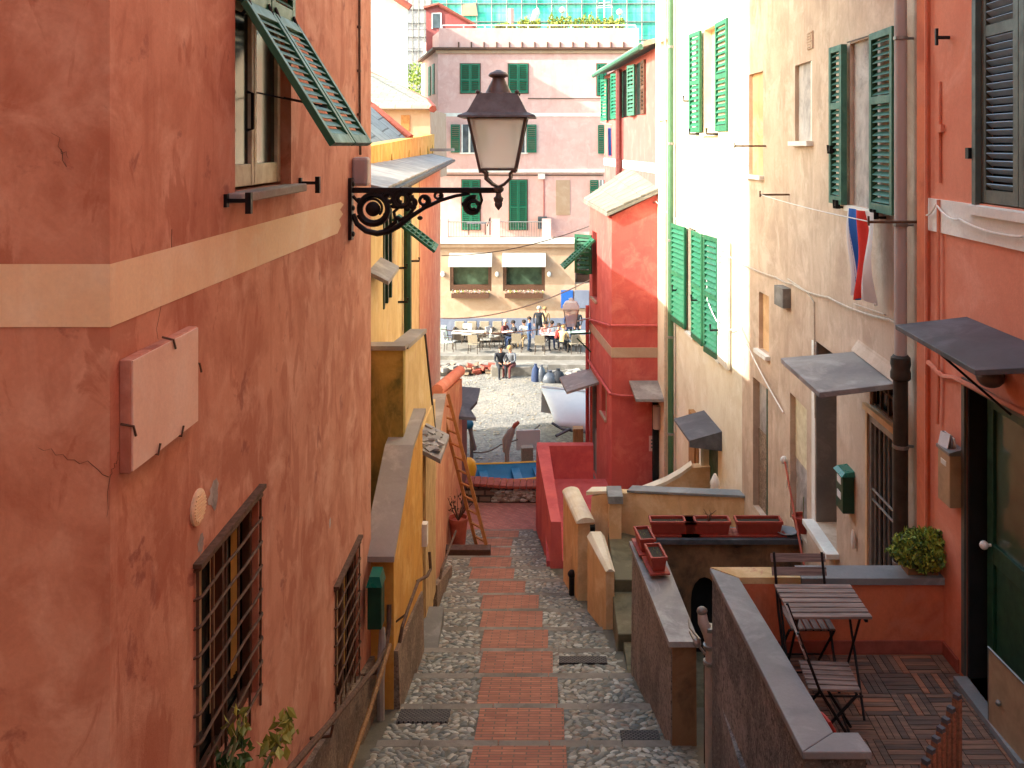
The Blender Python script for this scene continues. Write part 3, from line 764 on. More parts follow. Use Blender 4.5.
# ---------------- handrail, sticks, plant at bottom left
t = thing('handrail', 'rusty iron handrail along the foot of the red wall with bent end', 'handrail', (-1.85, 8, -5.5))
g = MB(); Pn = [(-1.93, 9.72, -5.35), (-1.84, 9.80, -5.42), (-1.80, 9.6, -5.50), (-1.80, 9.2, -5.42), (-1.82, 7.5, -4.80), (-1.84, 5.6, -4.12)]
g.tube([(-1.80, 9.95, -5.08), (-1.79, 9.88, -5.28), (-1.79, 9.7, -5.44), (-1.80, 9.2, -5.33), (-1.82, 7.5, -4.78), (-1.84, 5.4, -4.06)], .026, 8); g.build('rail', 'rust_iron', t, smooth=True)
for y, z in ((9.3, -5.36), (7.4, -4.76)):
    g = MB(); g.tube([(-1.80, y, z), (-1.82, y, z-.10), (-1.99, y, z-.12)], .014, 6); g.build('bracket', 'rust_iron', t)
t = MB(); t.tube([(-1.86, 8.2, -5.72), (-1.80, 8.9, -5.58), (-1.72, 9.55, -5.30)], .024, 7); tag(t.build('wooden_stick', 'post_wood'), 'pale wooden stick leaning under the rusty handrail', 'stick')
g = MB(); g.tube([(-1.84, 9.7, -6.25), (-1.85, 9.7, -5.75), (-1.83, 9.72, -5.45), (-1.85, 9.80, -5.25)], [.04, .045, .05, .03], 8); tag(g.build('wall_pipe', 'coping_grey', smooth=True), 'short pale pipe standing by the end of the red wall', 'pipe')
t = thing('climbing_plant', 'straggly green plant with yellowing leaves in front of the barred window', 'plant', (-1.9, 5.4, -4.4))
g = MB(); rnd = random.Random(2)
OFF = Vector((-.12, -.22, -.16))
stems = [[(-1.93, 5.1, -4.0), (-1.85, 5.3, -3.7), (-1.80, 5.5, -3.5), (-1.78, 5.75, -3.45)], [(-1.9, 5.3, -4.1), (-1.75, 5.6, -3.85), (-1.62, 5.85, -3.62), (-1.60, 6.0, -3.62)], [(-1.9, 5.2, -4.1), (-1.8, 5.45, -3.75), (-1.78, 5.5, -3.55), (-1.75, 5.6, -3.28)], [(-1.92, 5.4, -4.1), (-1.86, 5.5, -3.6), (-1.85, 5.9, -3.5)], [(-1.9, 5.1, -4.2), (-1.80, 5.25, -4.0), (-1.72, 5.35, -3.9), (-1.65, 5.5, -3.9)]]
for s in stems: g.tube([Vector(p)+OFF for p in s], [.012]*(len(s)-1)+[.006], 5)
g.build('stems', 'leaf_olive', t)
for nm, mt, cs in (('foliage', 'leaf_dark', [((-1.80, 5.50, -3.62), .11, 60), ((-1.85, 5.25, -3.9), .13, 60), ((-1.80, 5.62, -3.48), .12, 50), ((-1.76, 5.5, -3.8), .1, 36)]), ('yellow_leaves', 'leaf_yellow', [((-1.62, 5.86, -3.62), .09, 34), ((-1.60, 6.02, -3.6), .09, 30), ((-1.76, 5.60, -3.30), .08, 22), ((-1.7, 5.4, -3.92), .07, 12)])):
    g = MB()
    for i, (c, r, n) in enumerate(cs): leaves(g, Vector(c)+OFF, (r, r*1.2, r), n, .085, seed=i+3)
    g.build(nm, mt, t)
# ============================================================ LEFT : yellow stair, yellow houses
t = thing('yellow_stair_wall', 'yellow stair wall with wide grey sloping coping beyond the red house', 'wall', (-1.9, 11, -6.8))
X0 = -1.75
g = MB()
g.prism([(X0, 9.95, -6.9), (X0, 12.16, -7.4), (X0, 12.16, -3.62), (X0, 11.1, -3.76), (X0, 9.95, -4.40)], (-.26, 0, 0))
g.build('wall', 'yellow_ochre', t)
g = MB()
prof = [(9.75, -4.46), (9.95, -4.34), (11.1, -3.70), (12.2, -3.57)]
for (a, za), (c, zc) in zip(prof, prof[1:]):
    g.hexa([(-2.06, a, za-.06), (X0+.04, a, za-.06), (X0+.04, c, zc-.06), (-2.06, c, zc-.06)], [(-2.06, a, za), (X0+.04, a, za), (X0+.04, c, zc), (-2.06, c, zc)])
g.build('coping', 'coping_grey', t)
g = MB(); g.hexa([(X0-.1, 9.96, -7.4), (X0+.10, 9.96, -7.4), (X0+.06, 12.0, -7.4), (X0-.1, 12.0, -7.4)], [(X0-.1, 9.96, -5.6), (X0+.05, 9.96, -5.6), (X0+.03, 12.0, -5.95), (X0-.1, 12.0, -5.95)])
g.build('plinth', 'old_plinth', t)
g = MB(); g.box(-2.02, -1.76, 9.955, 9.99, -6.6, -4.5); g.build('end_face', 'yellow_ochre', t)
# mailbox green on end
o = thing('green_box', 'teal green box hanging at the lower end of the grey coping', 'mailbox', (-1.88, 9.75, -5.2))
g = MB(); g.box(-1.95, -1.80, 9.5, 9.68, -5.12, -4.66); g.build('body', 'green_dark', o, bevel=.01)
g = MB(); g.hexa([(-1.96, 9.47, -4.66), (-1.79, 9.47, -4.66), (-1.79, 9.69, -4.66), (-1.96, 9.69, -4.66)], [(-1.93, 9.5, -4.56), (-1.82, 9.5, -4.56), (-1.82, 9.69, -4.54), (-1.93, 9.69, -4.54)]); g.build('lid', 'teal_box', o)
t = thing('handrail', 'short curved iron handrail on the yellow stair wall', 'handrail', (-1.7, 10.7, -5.7))
g = MB(); g.tube([(-1.66, 9.8, -5.42), (-1.64, 9.85, -5.28), (-1.62, 10.1, -5.22), (-1.62, 10.9, -5.28), (-1.62, 11.7, -5.60), (-1.62, 12.0, -5.66), (-1.64, 12.05, -5.45)], .02, 8); g.build('rail', 'rust_iron', t, smooth=True)
for y in (10.1, 11.6): g = MB(); g.tube([(-1.62, y, -5.25 if y < 11 else -5.56), (-1.75, y, -5.35 if y < 11 else -5.62)], .012, 6); g.build('bracket', 'rust_iron', t)
# door house (dark doorway and peeling yellow panel) under broken slab
t = thing('small_yellow_house', 'low peeling yellow house with dark doorway and broken stone slab canopy', 'house', (-2.2, 13, -7.4))
DX = -1.86
FD = Fac(DX, 0, 1)
g = MB(FD.M); g.wall(12.17, 14.35, -8.2, -4.05, [(12.25, 12.95, -7.0, -4.42)], .25); g.M = None
g.add([(DX, 12.17, -8.2), (DX-.4, 12.17, -8.2), (DX-.4, 12.17, -4.05), (DX, 12.17, -4.05), (DX, 15.4, -8.2), (DX-.4, 15.4, -8.2), (DX-.4, 15.4, -4.7), (DX, 15.4, -4.7)], [(0, 1, 2, 3)])
g.add([(DX, 12.17, -4.05), (DX-.4, 12.17, -4.05), (DX-.4, 14.35, -4.05), (DX, 14.35, -4.05), (DX, 14.35, -8.2), (DX-.4, 14.35, -8.2)], [(0, 1, 2, 3), (3, 2, 5, 4)])
g.build('wall', 'pale_yellow', t)
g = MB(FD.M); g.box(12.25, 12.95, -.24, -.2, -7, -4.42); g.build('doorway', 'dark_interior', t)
g = MB(FD.M); g.box(12.97, 14.1, .0, .03, -7.0, -4.45)
for k in range(5): g.box(12.99+k*.225, 12.99+k*.225+.20, .03, .04, -6.98, -4.47)
g.build('door_panel', 'peeled_wood', t)
g = MB(); g.hexa([(DX-.05, 12.25, -4.14), (DX+.34, 12.25, -4.34), (DX+.34, 13.3, -4.34), (DX-.05, 13.3, -4.14)], [(DX-.05, 12.25, -4.08), (DX+.34, 12.25, -4.28), (DX+.34, 13.3, -4.28), (DX-.05, 13.3, -4.08)])
cn = g.build('canopy', 'pale_slate', t)
g = MB(); rnd = random.Random(9)
for i in range(22):
    dx = rnd.uniform(.02, .3); g.obox((DX+dx, rnd.uniform(12.35, 13.2), -4.10-dx*.5+rnd.uniform(-.005, .02)), (rnd.uniform(.06, .14), rnd.uniform(.08, .2), .025), (rnd.uniform(-.1, .1), .46+rnd.uniform(-.15, .15), rnd.uniform(-1.5, 1.5)))
g.build('broken_slabs', 'pale_slate', cn)
g = MB(FD.M); g.box(12.1, 12.2, .02, .10, -7.0, -5.35); g.obox((12.15, .10, -5.25), (.12, .16, .3), (0, 0, 0)); g.build('door_post', 'white_trim', t)
g = MB(); g.prism([(-1.9, 12.2, -7.2), (-1.55, 12.2, -7.2), (-1.6, 13.3, -7.2), (-1.9, 13.3, -7.2)], (0, 0, .38)); g.build('doorstep', 'concrete', t)
g = MB(); g.hexa([(-1.9, 14.1, -9), (-1.80, 14.1, -9), (-1.84, 16.6, -9), (-1.9, 16.6, -9)], [(-1.9, 14.1, -6.9), (-1.80, 14.1, -6.9), (-1.84, 16.6, -7.75), (-1.9, 16.6, -7.75)]); g.build('plinth', 'old_plinth', t)
t = thing('handrail', 'short black handrail beside the peeling yellow door panel', 'handrail', (-1.75, 14.6, -7))
g = MB(); g.tube([(-1.74, 14.0, -6.75), (-1.73, 14.1, -6.65), (-1.73, 15.9, -6.9), (-1.73, 16.2, -6.95)], .02, 6); g.build('rail', 'rust_iron', t)
# mossy yellow terrace box + sloping parapet
t = thing('mossy_terrace_wall', 'shaded ochre terrace wall stained with green moss under grey ledge', 'wall', (-2.4, 11.4, -5.4))
g = MB(); g.box(-3.0, -1.87, 11.32, 11.48, -5.4, -2.58); g.build('wall', 'moss_yellow', t)
g = MB(); g.box(-3.0, -1.84, 11.28, 11.52, -2.577, -2.52); g.build('ledge', 'coping_grey', t)
g = MB(); g.prism([(-1.875, 11.5, -5.4), (-1.875, 14.6, -5.4), (-1.875, 14.4, -4.64), (-1.875, 13.2, -2.76), (-1.875, 11.5, -2.62)], (-.16, 0, 0)); g.build('side_wall', 'pale_yellow', t)
g = MB(); g.prism([(-1.84, 11.53, -2.617), (-1.84, 13.22, -2.757), (-1.84, 13.22, -2.70), (-1.84, 11.53, -2.56)], (-.24, 0, 0)); g.build('side_coping', 'coping_grey', t)
g = MB(); g.tube([(-1.87, 13.22, -2.78), (-1.87, 14.42, -4.66)], .022, 5); g.build('edge_flashing', 'dark_pipe', t)
# clutter in the dark well
t = thing('stair_well_floor', 'dark stone floor behind the yellow stair wall', 'floor', (-2.5, 11, -5.4)); g = MB(); g.box(-3.3, -2.06, 9.96, 11.3, -5.5, -5.2); g.build('slab', 'dark_slate', t)
t = MB(); t.lathe([(.09, 0), (.12, .22), (.125, .24)], (-2.2, 10.9, -5.2), 12); tag(t.build('bucket', 'planter_red'), 'dark red bucket standing behind the grey coping', 'bucket')

# ---- yellow row house (oblique facade)
FL2 = Fac(-1.45, -.075, 1)
h = thing('yellow_row_house', 'long pale yellow house with roof parapet beyond the red house', 'house', (-3.5, 20, -8))
sA, sB = 10.0, FL2.s(440)
hw = (FL2.s(383), FL2.s(391), -2.35, -.98)
g = MB(FL2.M); g.wall(sA, sB, -10.5, -.48, [hw], .2)
P0, P1 = FL2.P(sA, 0, -10.5), FL2.P(sB, 0, -10.5)
g.M = None
def up(p, z): return (p[0], p[1], z)
g.add([up(P1, -10.5), (P1.x-6, P1.y, -10.5), (P1.x-6, P1.y, -.48), up(P1, -.48), up(P0, -10.5), (P0.x-8, P0.y, -10.5), (P0.x-8, P0.y, -.48), up(P0, -.48)], [(0, 1, 2, 3), (4, 5, 6, 7), (3, 2, 6, 7), (1, 5, 6, 2)])
g.build('wall', 'pale_yellow', h)
g = MB(FL2.M); g.box(FL2.s(419), sB+.02, -.02, .012, -10.5, -.7); g.build('peeling_corner', 'peeling_pink', h)
# eaves: slab roof strip + gutter
g = MB(FL2.M); e0, e1 = 10.15, FL2.s(443)
g.hexa([(e0, -.42, -.36), (e1, -.42, -.36), (e1, .34, -.53), (e0, .34, -.53)], [(e0, -.42, -.33), (e1, -.42, -.33), (e1, .34, -.50), (e0, .34, -.50)])
g.build('eave', 'pale_slate', h)
g = MB(FL2.M)
for i in range(22):
    s_ = e0+(e1-e0)*i/22; k_ = (e1-e0)/22-.015+.03
    g.hexa([(s_, -.42, -.328), (s_+k_, -.42, -.328), (s_+k_, .34, -.498), (s_, .34, -.498)], [(s_, -.42, -.315), (s_+k_, -.42, -.300), (s_+k_, .34, -.470), (s_, .34, -.485)])
g.box(e1-.12, e1+.1, -.6, .4, -.22, -.12)
g.build('eave_slabs', 'pale_slate', h)
g = MB(FL2.M); g.tube([(e0, .38, -.55), (e1, .38, -.55)], .05, 8); g.build('gutter', 'dark_pipe', h)
# parapet above
g = MB()
def q(px, py, a=-1.9): 
    f = Fac(a, -.075, 1); Y = f.Y(px); return Vector((f.X(Y), Y, zt(py, Y)))
a_, b_, c_, d_ = q(366, 178), q(440, 150), q(440, 133), q(366, 147)
g.prism([a_, b_, c_, d_], (-.3, 0, 0)); g.build('parapet', 'yellow_ochre', h)
g = MB()
for px in (378, 391, 403, 414, 422, 431):
    f = (px-366)/74; p = a_.lerp(b_, f)+Vector((.015, 0, 0)); w = .03
    g.tube([p+Vector((0, 0, -.02)), p+Vector((0, 0, .14)), p+Vector((0, 0, .30))], [.035, .02, .005], 5)
g.build('damp_streaks', 'moss_yellow', h)
# window with dark interior and open green flap
s0, s1, z0, z1 = hw
g = MB(FL2.M); g.box(s0, s1, -.19, -.15, z0, z1); win = g.build('window', 'dark_interior', h)
g = MB(FL2.M)
for a, c in ((s0, s0+.1), (s1-.1, s1), ((s0+s1)/2-.06, (s0+s1)/2+.06)): g.box(a, c, -.1, .02, z0, z1)
g.build('frame', 'green_dark', win)
fx = FL2.P(FL2.s(396), .05, FL2.z(392, 222))
sp = FL2.P(FL2.s(391), .03, -1.15); n3, u3 = FL2.n, FL2.u
for k in range(2):
    dn = (n3*.78+Vector((0, 0, -.62))).normalized(); nn = dn.cross(u3).normalized()
    if nn.z < 0: nn = -nn
    O = sp+u3*(k*.48-.2)
    Mx = Matrix(((u3.x, nn.x, dn.x, O.x), (u3.y, nn.y, dn.y, O.y), (u3.z, nn.z, dn.z, O.z), (0, 0, 0, 1)))
    g = MB(); shutter(g, Mx, .45, .82, t=.04, rail=.06, mid=(), slat=.08, tilt=-45); g.build('shutter', 'green_mid', h)
g = MB(FL2.M); s_ = FL2.s(402.5); g.tube([(s_, .09, -.6), (s_, .09, -5.0)], .07, 8); g.build('drainpipe', 'green_dark', h)
for px, py in ((397, 268), (411, 261), (398, 302)):
    g = MB(FL2.M); s_ = FL2.s(px); z_ = FL2.z(px, py); g.tube([(s_, 0, z_), (s_, .16, z_), (s_, .16, z_+.07)], .022, 5); g.build('wall_hook', 'black_iron', h)
g = MB(FL2.M); sa, sb = FL2.s(368), FL2.s(381); g.hexa([(sa, 0, -1.62), (sb, 0, -1.62), (sb, .25, -1.75), (sa, .25, -1.75)], [(sa, 0, -1.57), (sb, 0, -1.57), (sb, .25, -1.70), (sa, .25, -1.70)]); g.build('canopy', 'pale_slate', h)

# ---- roofs and houses further back on the left
h = thing('slate_roof_house', 'house with blue grey slate roof edged with tiles behind the yellow parapet', 'house', (-6, 24, -2))
Yr = 26.
def rp(px, py, Y): return py_(px, py, Y)
g = MB(); g.add([rp(360, 150, 20), rp(409, 139.5, 24.5), rp(372, 106, 25), rp(345, 88, 25)], [(0, 1, 2, 3)])
g2 = [rp(360, 150, 20), rp(409, 139.5, 24.5), rp(372, 106, 25), rp(345, 88, 25)]
g = MB(); g.prism(g2, (0, .15, -.25)); g.build('roof', 'slate_roof', h)
g = MB(); A, B = rp(372, 107, 25), rp(410, 138.5, 24.5)
for i in range(24): 
    p = A.lerp(B, i/24); p2 = A.lerp(B, (i+.95)/24); g.tube([p, p2], .14, 6)
A, B = rp(345, 88, 25), rp(372, 107, 25)
g.tube([A, B], .12, 6); g.build('ridge_tiles', 'tile_red', h)
g = MB(); g.prism([g2[0]+Vector((0, .3, -.2)), g2[1]+Vector((0, .3, -.2)), g2[1]+Vector((0, .3, -6)), g2[0]+Vector((0, .3, -6))], (-.3, 3, 0)); g.build('wall', 'pale_yellow', h)
h = thing('peach_gable_house', 'peach house with pale stone slab roof and small orange shuttered window', 'house', (-6.3, 33, -3))
Yg = 33.
g = MB(); g.prism([rp(350, 108.5, Yg), rp(430, 109, Yg), rp(431, 180, Yg), rp(350, 180, Yg)], (0, 5, 0)); g.build('wall', 'peach_stucco', h)
g = MB(); g.prism([rp(350, 109, Yg-.3), rp(432, 109, Yg-.3), rp(427, 101, Yg+1.5), rp(395, 86, Yg+4), rp(370, 74, Yg+6), rp(350, 66, Yg+6)], (0, .1, .14)); g.build('roof', 'plain_roof_tile', h)
g = MB()
for (p, q_) in ((rp(370, 74, Yg+6), rp(395, 86, Yg+4)), (rp(395, 86, Yg+4), rp(427, 101, Yg+1.5)), (rp(427, 101, Yg+1.5), rp(433, 109, Yg-.3))): g.tube([p, q_], .14, 6)
g.build('ridge_tiles', 'tile_red', h)
g = MB(); g.prism([rp(401, 115, Yg-.04), rp(409.5, 115, Yg-.04), rp(409.5, 131, Yg-.04), rp(401, 131, Yg-.04)], (0, .1, 0)); g.build('shutter', 'orange_wood', h)
g = MB(); g.prism([rp(386, 81, Yg+4.6), rp(394, 81, Yg+4.6), rp(394, 90, Yg+4.6), rp(386, 90, Yg+4.6)], (0, .6, 0)); g.build('chimney', 'white_trim', h)
h = thing('mint_house', 'tall pale mint house with tiled gable edge at the top left', 'house', (-8, 42, -4))
Ym = 42.
g = MB(); g.prism([rp(340, -60, Ym), rp(392, -3, Ym), rp(408, 6, Ym), rp(408, 130, Ym), rp(340, 130, Ym)], (-3, 9, 0)); g.build('wall', 'mint_stucco', h)
g = MB(); p = [rp(380, -12, Ym-.4), rp(394, -3.5, Ym-.4), rp(410.5, 7.5, Ym-.4)]
g.tube(p, .16, 6); g.add([p[0]+Vector((0, 0, .15)), p[2]+Vector((0, 0, .12)), p[2]+Vector((-3, 9, .5)), p[0]+Vector((-3, 9, .5))], [(0, 1, 2, 3)]); g.build('roof', 'tile_red', h)
h = thing('scaffolded_building', 'tall pale building wrapped in grey sheeting between mint and pink houses', 'building', (-12, 75, -8))
g = MB(); p = [rp(395, -40, 75), rp(431, -40, 75), rp(431, 120, 75), rp(395, 120, 75)]; g.prism(p, (-4, 12, 0)); g.build('wall', 'scaffold_sheet', h)
g = MB()
for k in range(13): z = zt(120, 75)+k*1.15; g.tube([(p[0].x, 74.9, z), (p[1].x, 74.9, z)], .05, 5)
for k in range(7): x = p[0].x+(p[1].x-p[0].x)*k/6; g.tube([(x, 74.85, -4), (x, 74.85, 16)], .04, 5)
g.build('scaffold', 'galv', h)
t = thing('round_tree', 'green tree showing between the mint and pink houses', 'tree', (-9.2, 60, -3))
g = MB(); g.tube([(-9.2, 60, -8), (-9.1, 60, 1), (-9.2, 60, 3.2)], [.3, .2, .06], 7); g.tube([(-9.1, 60, 1), (-9.9, 60, 3.2)], [.12, .04], 5); g.tube([(-9.1, 60, .6), (-8.4, 60, 2.8)], [.12, .04], 5); g.build('trunk', 'post_wood', t)
g = MB()
for i, (dx, dz, r) in enumerate(((0, 3.9, 1.1), (-.8, 3.1, .9), (.7, 3.0, .9), (0, 4.8, .8), (.3, 2.3, .7))): leaves(g, (-9.2+dx, 60, dz), (r, r, r*.9), 260, .22, seed=i)
g.build('crown', 'leaf_green', t)
t = MB(); t.box(-10.2, -8.2, 55, 57, -8, .8); tag(t.build('dark_shed', 'old_plinth'), 'small dark shed roof below the green tree', 'shed')

# ---- orange far wall at the left, ladder, metal sheets
h = thing('orange_end_wall', 'salmon orange wall with rounded sloping coping behind the ladder', 'wall', (-2.2, 19, -9))
FO = Fac(-2.35, 0, 1)
g = MB(); g.prism([(-2.24, 18.6, -9.3), (-2.16, 21.6, -9.6), (-2.16, 21.6, -5.60), (-2.24, 18.6, -5.15)], (-.18, 0, 0)); g.build('wall', 'peeling_pink', h)
g = MB(); g.tube([(-2.34, 18.3, -5.0), (-2.22, 21.7, -5.45)], .13, 10); g.build('coping', 'orange_stucco', h, smooth=True)
h = thing('pink_side_wall', 'narrow peeling pink wall between the yellow panel and the ladder', 'wall', (-2.1, 16.5, -8.4))
g = MB(); g.hexa([(-2.3, 14.36, -9.2), (-1.89, 14.36, -9.2), (-2.18, 18.59, -9.2), (-2.4, 18.59, -9.2)], [(-2.3, 14.36, -5.1), (-1.89, 14.36, -5.1), (-2.18, 18.59, -5.1), (-2.4, 18.59, -5.1)]); g.build('wall', 'peeling_pink', h)
g = MB(); g.hexa([(-2.32, 14.355, -5.097), (-1.86, 14.355, -5.097), (-2.15, 18.25, -5.097), (-2.4, 18.25, -5.097)], [(-2.32, 14.355, -5.04), (-1.86, 14.355, -5.04), (-2.15, 18.25, -5.04), (-2.4, 18.25, -5.04)]); g.build('coping', 'coping_grey', h)
t = thing('ladder', 'long orange wooden ladder leaning against the pink wall at the foot of the alley', 'ladder', (-1.4, 18.4, -8.5))
base = Vector((-1.42, 18.6, -8.42)); topp = Vector((-2.28, 18.75, -5.15)); dr = (topp-base); side = Vector((.26, -.30, .0))
for k in (-.5, .5):
    g = MB(); g.tube([base+side*k, topp+side*k], .045, 4); g.build('rail', 'orange_wood', t)
for i in range(1, 12):
    g = MB(); c = base.lerp(topp, i/12); g.tube([c-side*.5, c+side*.5], .024, 5); g.build('rung', 'orange_wood', t)
o = MB(); o.box(-2.28, -1.25, 18.2, 18.45, gz(18.3)-.05, gz(18.3)+.14); tag(o.build('timber_beam', 'brown_frame', bevel=.01), 'dark timber beam lying across the path at the foot of the ladder', 'beam')
t = thing('potted_plant', 'bare twiggy plant in a terracotta pot at the foot of the pink wall', 'potted plant', (-2.02, 20, gz(20)))
g = MB(); g.lathe([(.15, 0), (.2, .50), (.215, .50), (.215, .58), (.19, .58), (.18, .5)], (-2.02, 19.4, gz(19.4)), 14); g.build('pot', 'terracotta', t, smooth=True, sharp=30)
g = MB(); rnd = random.Random(5)
for i in range(14):
    a = rnd.uniform(0, 6.3); r = rnd.uniform(.1, .35); g.tube([(-2.02, 19.4, gz(19.4)+.5), (-2.02+r*.5*math.cos(a), 19.4+r*.5*math.sin(a), gz(19.4)+.75), (-2.02+r*math.cos(a), 19.4+r*math.sin(a), gz(19.4)+rnd.uniform(.8, 1.15))], [.012, .01, .005], 4)
leaves(g, (-2.02, 19.4, gz(19.4)+.9), (.32, .32, .2), 60, .07, seed=8); g.build('twigs', 'rust_iron', t)
t = thing('slab_canopy', 'dark bent slab canopy sticking out beyond the ladder', 'canopy', (-2.0, 22, -6.6))
g = MB(); Yc = 21.8
pts = [rp(455, 389, Yc+.6), rp(480, 391, Yc+.6), rp(477, 404, Yc), rp(470, 412, Yc-.4), rp(476, 421, Yc-.8), rp(453, 419, Yc-.8)]
g.prism(pts, (0, .02, .07)); g.build('slab', 'dark_slate', t)
g = MB(); g.tube([rp(455, 405, Yc), rp(466, 405, Yc)], .03, 5); g.tube([rp(456, 419, Yc-.7), rp(456, 440, Yc-.3)], .03, 5); g.build('bracket', 'black_iron', t)
t = MB(); t.box(-2.45, -2.2, 21.62, 23.3, -9.6, -6.9); tag(t.build('timber_post', 'cl_maroon'), 'dark red door post under the bent slab canopy', 'door post')
# ============================================================ RIGHT SIDE
FR2 = Fac(3.1, 0, -1); FR1 = Fac(4.046, -.08, -1)
def hole(F, pxn, pxf, pt, pb, dep=.2):
    """pxn = near (right) px, pxf = far (left) px; pt,pb at mid"""
    sn, sf = F.s(pxn), F.s(pxf); pm = (pxn+pxf)/2
    return (sn, sf, F.z(pm, pb), F.z(pm, pt), dep)
def body(mb, F, s0, s1, z0, z1, depth):
    """closing faces of a house behind a facade, away from the alley"""
    a, b_ = F.P(s0, 0, 0), F.P(s1, 0, 0); o = -F.n*0
    sx = 1 if F.side < 0 else -1
    A2 = Vector((a.x+sx*depth, a.y, 0)); B2 = Vector((b_.x+sx*depth, b_.y, 0))
    mb.add([(a.x, a.y, z0), (A2.x, A2.y, z0), (A2.x, A2.y, z1), (a.x, a.y, z1), (b_.x, b_.y, z0), (B2.x, B2.y, z0), (B2.x, B2.y, z1), (b_.x, b_.y, z1)], [(0, 1, 2, 3), (4, 5, 6, 7), (3, 2, 6, 7)])
YC = 11.82
# ---------- tan house
h = thing('tan_house', 'tall weathered tan stucco house with blind windows and grey slab canopy', 'house', (6, 10, -6))
BW = hole(FR2, 880, 850, 39, 208, .04)
SW = hole(FR2, 812, 795, 63, 141, .05)
GT = (7.93, 8.83, -4.35, -2.60, .10)
TR = (7.93, 8.78, -2.53, -2.12, .07)
D3 = (9.80, 10.57, -4.42, -2.3, .40)
D2 = (10.95, 11.72, -4.85, -3.22, .08)
g = MB(FR2.M); g.wall(7.5, YC, -7, 9, [BW, SW, GT, TR, D3, D2], .2)
W1 = hole(FR1, 763, 749, 73, 175, .06); W2 = hole(FR1, 769, 759, 294, 352, .06); D1 = hole(FR1, 768, 753, 383, 515, .10)
sC, sE = FR1.s(788.2), FR1.s(742)
g.M = FR1.M; g.wall(sC, sE, -8, 9, [W1, W2, D1], .2)
g.M = None; body(g, FR2, 7.5, YC, -7, 9, 6); body(g, FR1, sC, sE, -7, 9, 6)
g.build('wall', 'tan_stucco', h)
def backing(F, H, mat, parent, name, d=.01, extra=None):
    g = MB(F.M); dep = H[4]; g.box(H[0]-.001, H[1]+.001, -dep-.03, -dep+.001, H[2]-.001, H[3]+.001); return g.build(name, mat, parent)
wb_ = backing(FR2, BW, 'grey_plaster', h, 'blind_window')
g = MB(FR2.M); g.box(BW[0]-.06, BW[1]+.06, -.02, .05, BW[2]-.06, BW[2]-.002); g.build('sill', 'white_trim', wb_)
g = MB(FR2.M); g.tube([(BW[0]-.5, .02, BW[3]+.0), (BW[1]+.02, .02, BW[3]+.02)], .008, 4); g.build('drip_edge', 'cable_dark', wb_)
# shutters of blind window
hh = BW[3]-BW[2]
for k, (s_, w_, ry) in enumerate(((BW[1]+.0, .38, -8), (BW[0]+.02, .60, 188))):
    M = FR2.M @ T(s_, .05, BW[2]+.0) @ RZ(R(-ry if k == 0 else ry-0))
    if k == 0: M = FR2.M @ T(s_, .03, BW[2]) @ RZ(R(2))
    else: M = FR2.M @ T(s_, .10, BW[2]) @ RZ(R(179)) 
    g = MB(); shutter(g, M, w_, hh, t=.065, rail=.06, mid=(.62,), slat=.058, tilt=50 if k == 0 else -50)
    so = g.build('shutter', 'green_weather', h, bevel=.003)
for s_, z_ in ((BW[1]+.3, -.08), (BW[1]+.1, BW[2]-.03), (BW[0]-.15, BW[2]-.05)):
    g = MB(FR2.M); g.tube([(s_, 0, z_), (s_, .14, z_), (s_, .14, z_+.08)], .014, 5); g.obox((s_, .1, z_+.03), (.05, .05, .09)); g.build('shutter_stop', 'black_iron', h)
wb2 = backing(FR2, SW, 'grey_plaster', h, 'small_window')
g = MB(FR2.M); g.box(SW[0]-.05, SW[1]+.05, -.02, .08, SW[2]-.06, SW[2]-.002); g.build('sill', 'white_trim', wb2)
g = MB(FR2.M); g.box(SW[0], SW[0]+.09, -.048, -.01, SW[2], SW[3]); g.build('frame', 'white_paint', wb2)
g = MB(FR2.M); vs_ = FR2.s(811); g.box(vs_-.11, vs_+.11, 0, .02, zt(50, 10.9), zt(33, 10.9)); 
for i in range(6): g.obox((vs_, .025, zt(48, 10.9)+i*.033), (.17, .012, .012))
g.build('vent', 'tan_stucco', h)
wb3 = backing(FR1, W1, 'cream_wall', h, 'blind_window'); 
g = MB(FR1.M); g.box(W1[0]-.05, W1[1]+.05, -.02, .07, W1[2]-.06, W1[2]-.002); g.build('sill', 'white_trim', wb3)
wb4 = backing(FR1, W2, 'cream_wall', h, 'blind_window')
g = MB(FR1.M); g.box(W2[0]-.05, W2[1]+.05, -.02, .07, W2[2]-.06, W2[2]-.002); g.build('sill', 'white_trim', wb4)
# door 1 (far) : half grey, green leaf
dd = backing(FR1, D1, 'grey_plaster', h, 'doorway')
g = MB(FR1.M); g.box(D1[0], D1[0]+.28*(D1[1]-D1[0]), -.098, -.04, D1[2], D1[3]); g.build('door_leaf', 'green_dark', dd)
g = MB(FR1.M); g.box(D1[0]+.29*(D1[1]-D1[0]), D1[1], -.099, -.085, D1[2], D1[2]+.6*(D1[3]-D1[2])); g.build('lower_panel', 'old_plinth', dd)
dd = backing(FR2, D2, 'grey_plaster', h, 'doorway')
g = MB(FR2.M); g.box(D2[0], D2[0]+.06, -.078, -.02, D2[2], D2[3]); g.build('door_frame', 'brown_frame', dd)
g = MB(FR2.M); g.box(D2[0]+.06, D2[1], -.079, -.070, D2[2]+.8, D2[3]); g.build('upper_panel', 'cream_paint', dd)
g = MB(FR2.M); g.ball((11.8, .06, -4.13), (.04, .05, .055), 8, 6); g.tube([(11.8, .02, -4.5), (11.8, .02, -4.13)], .012, 5); g.build('door_bell', 'white_trim', h)
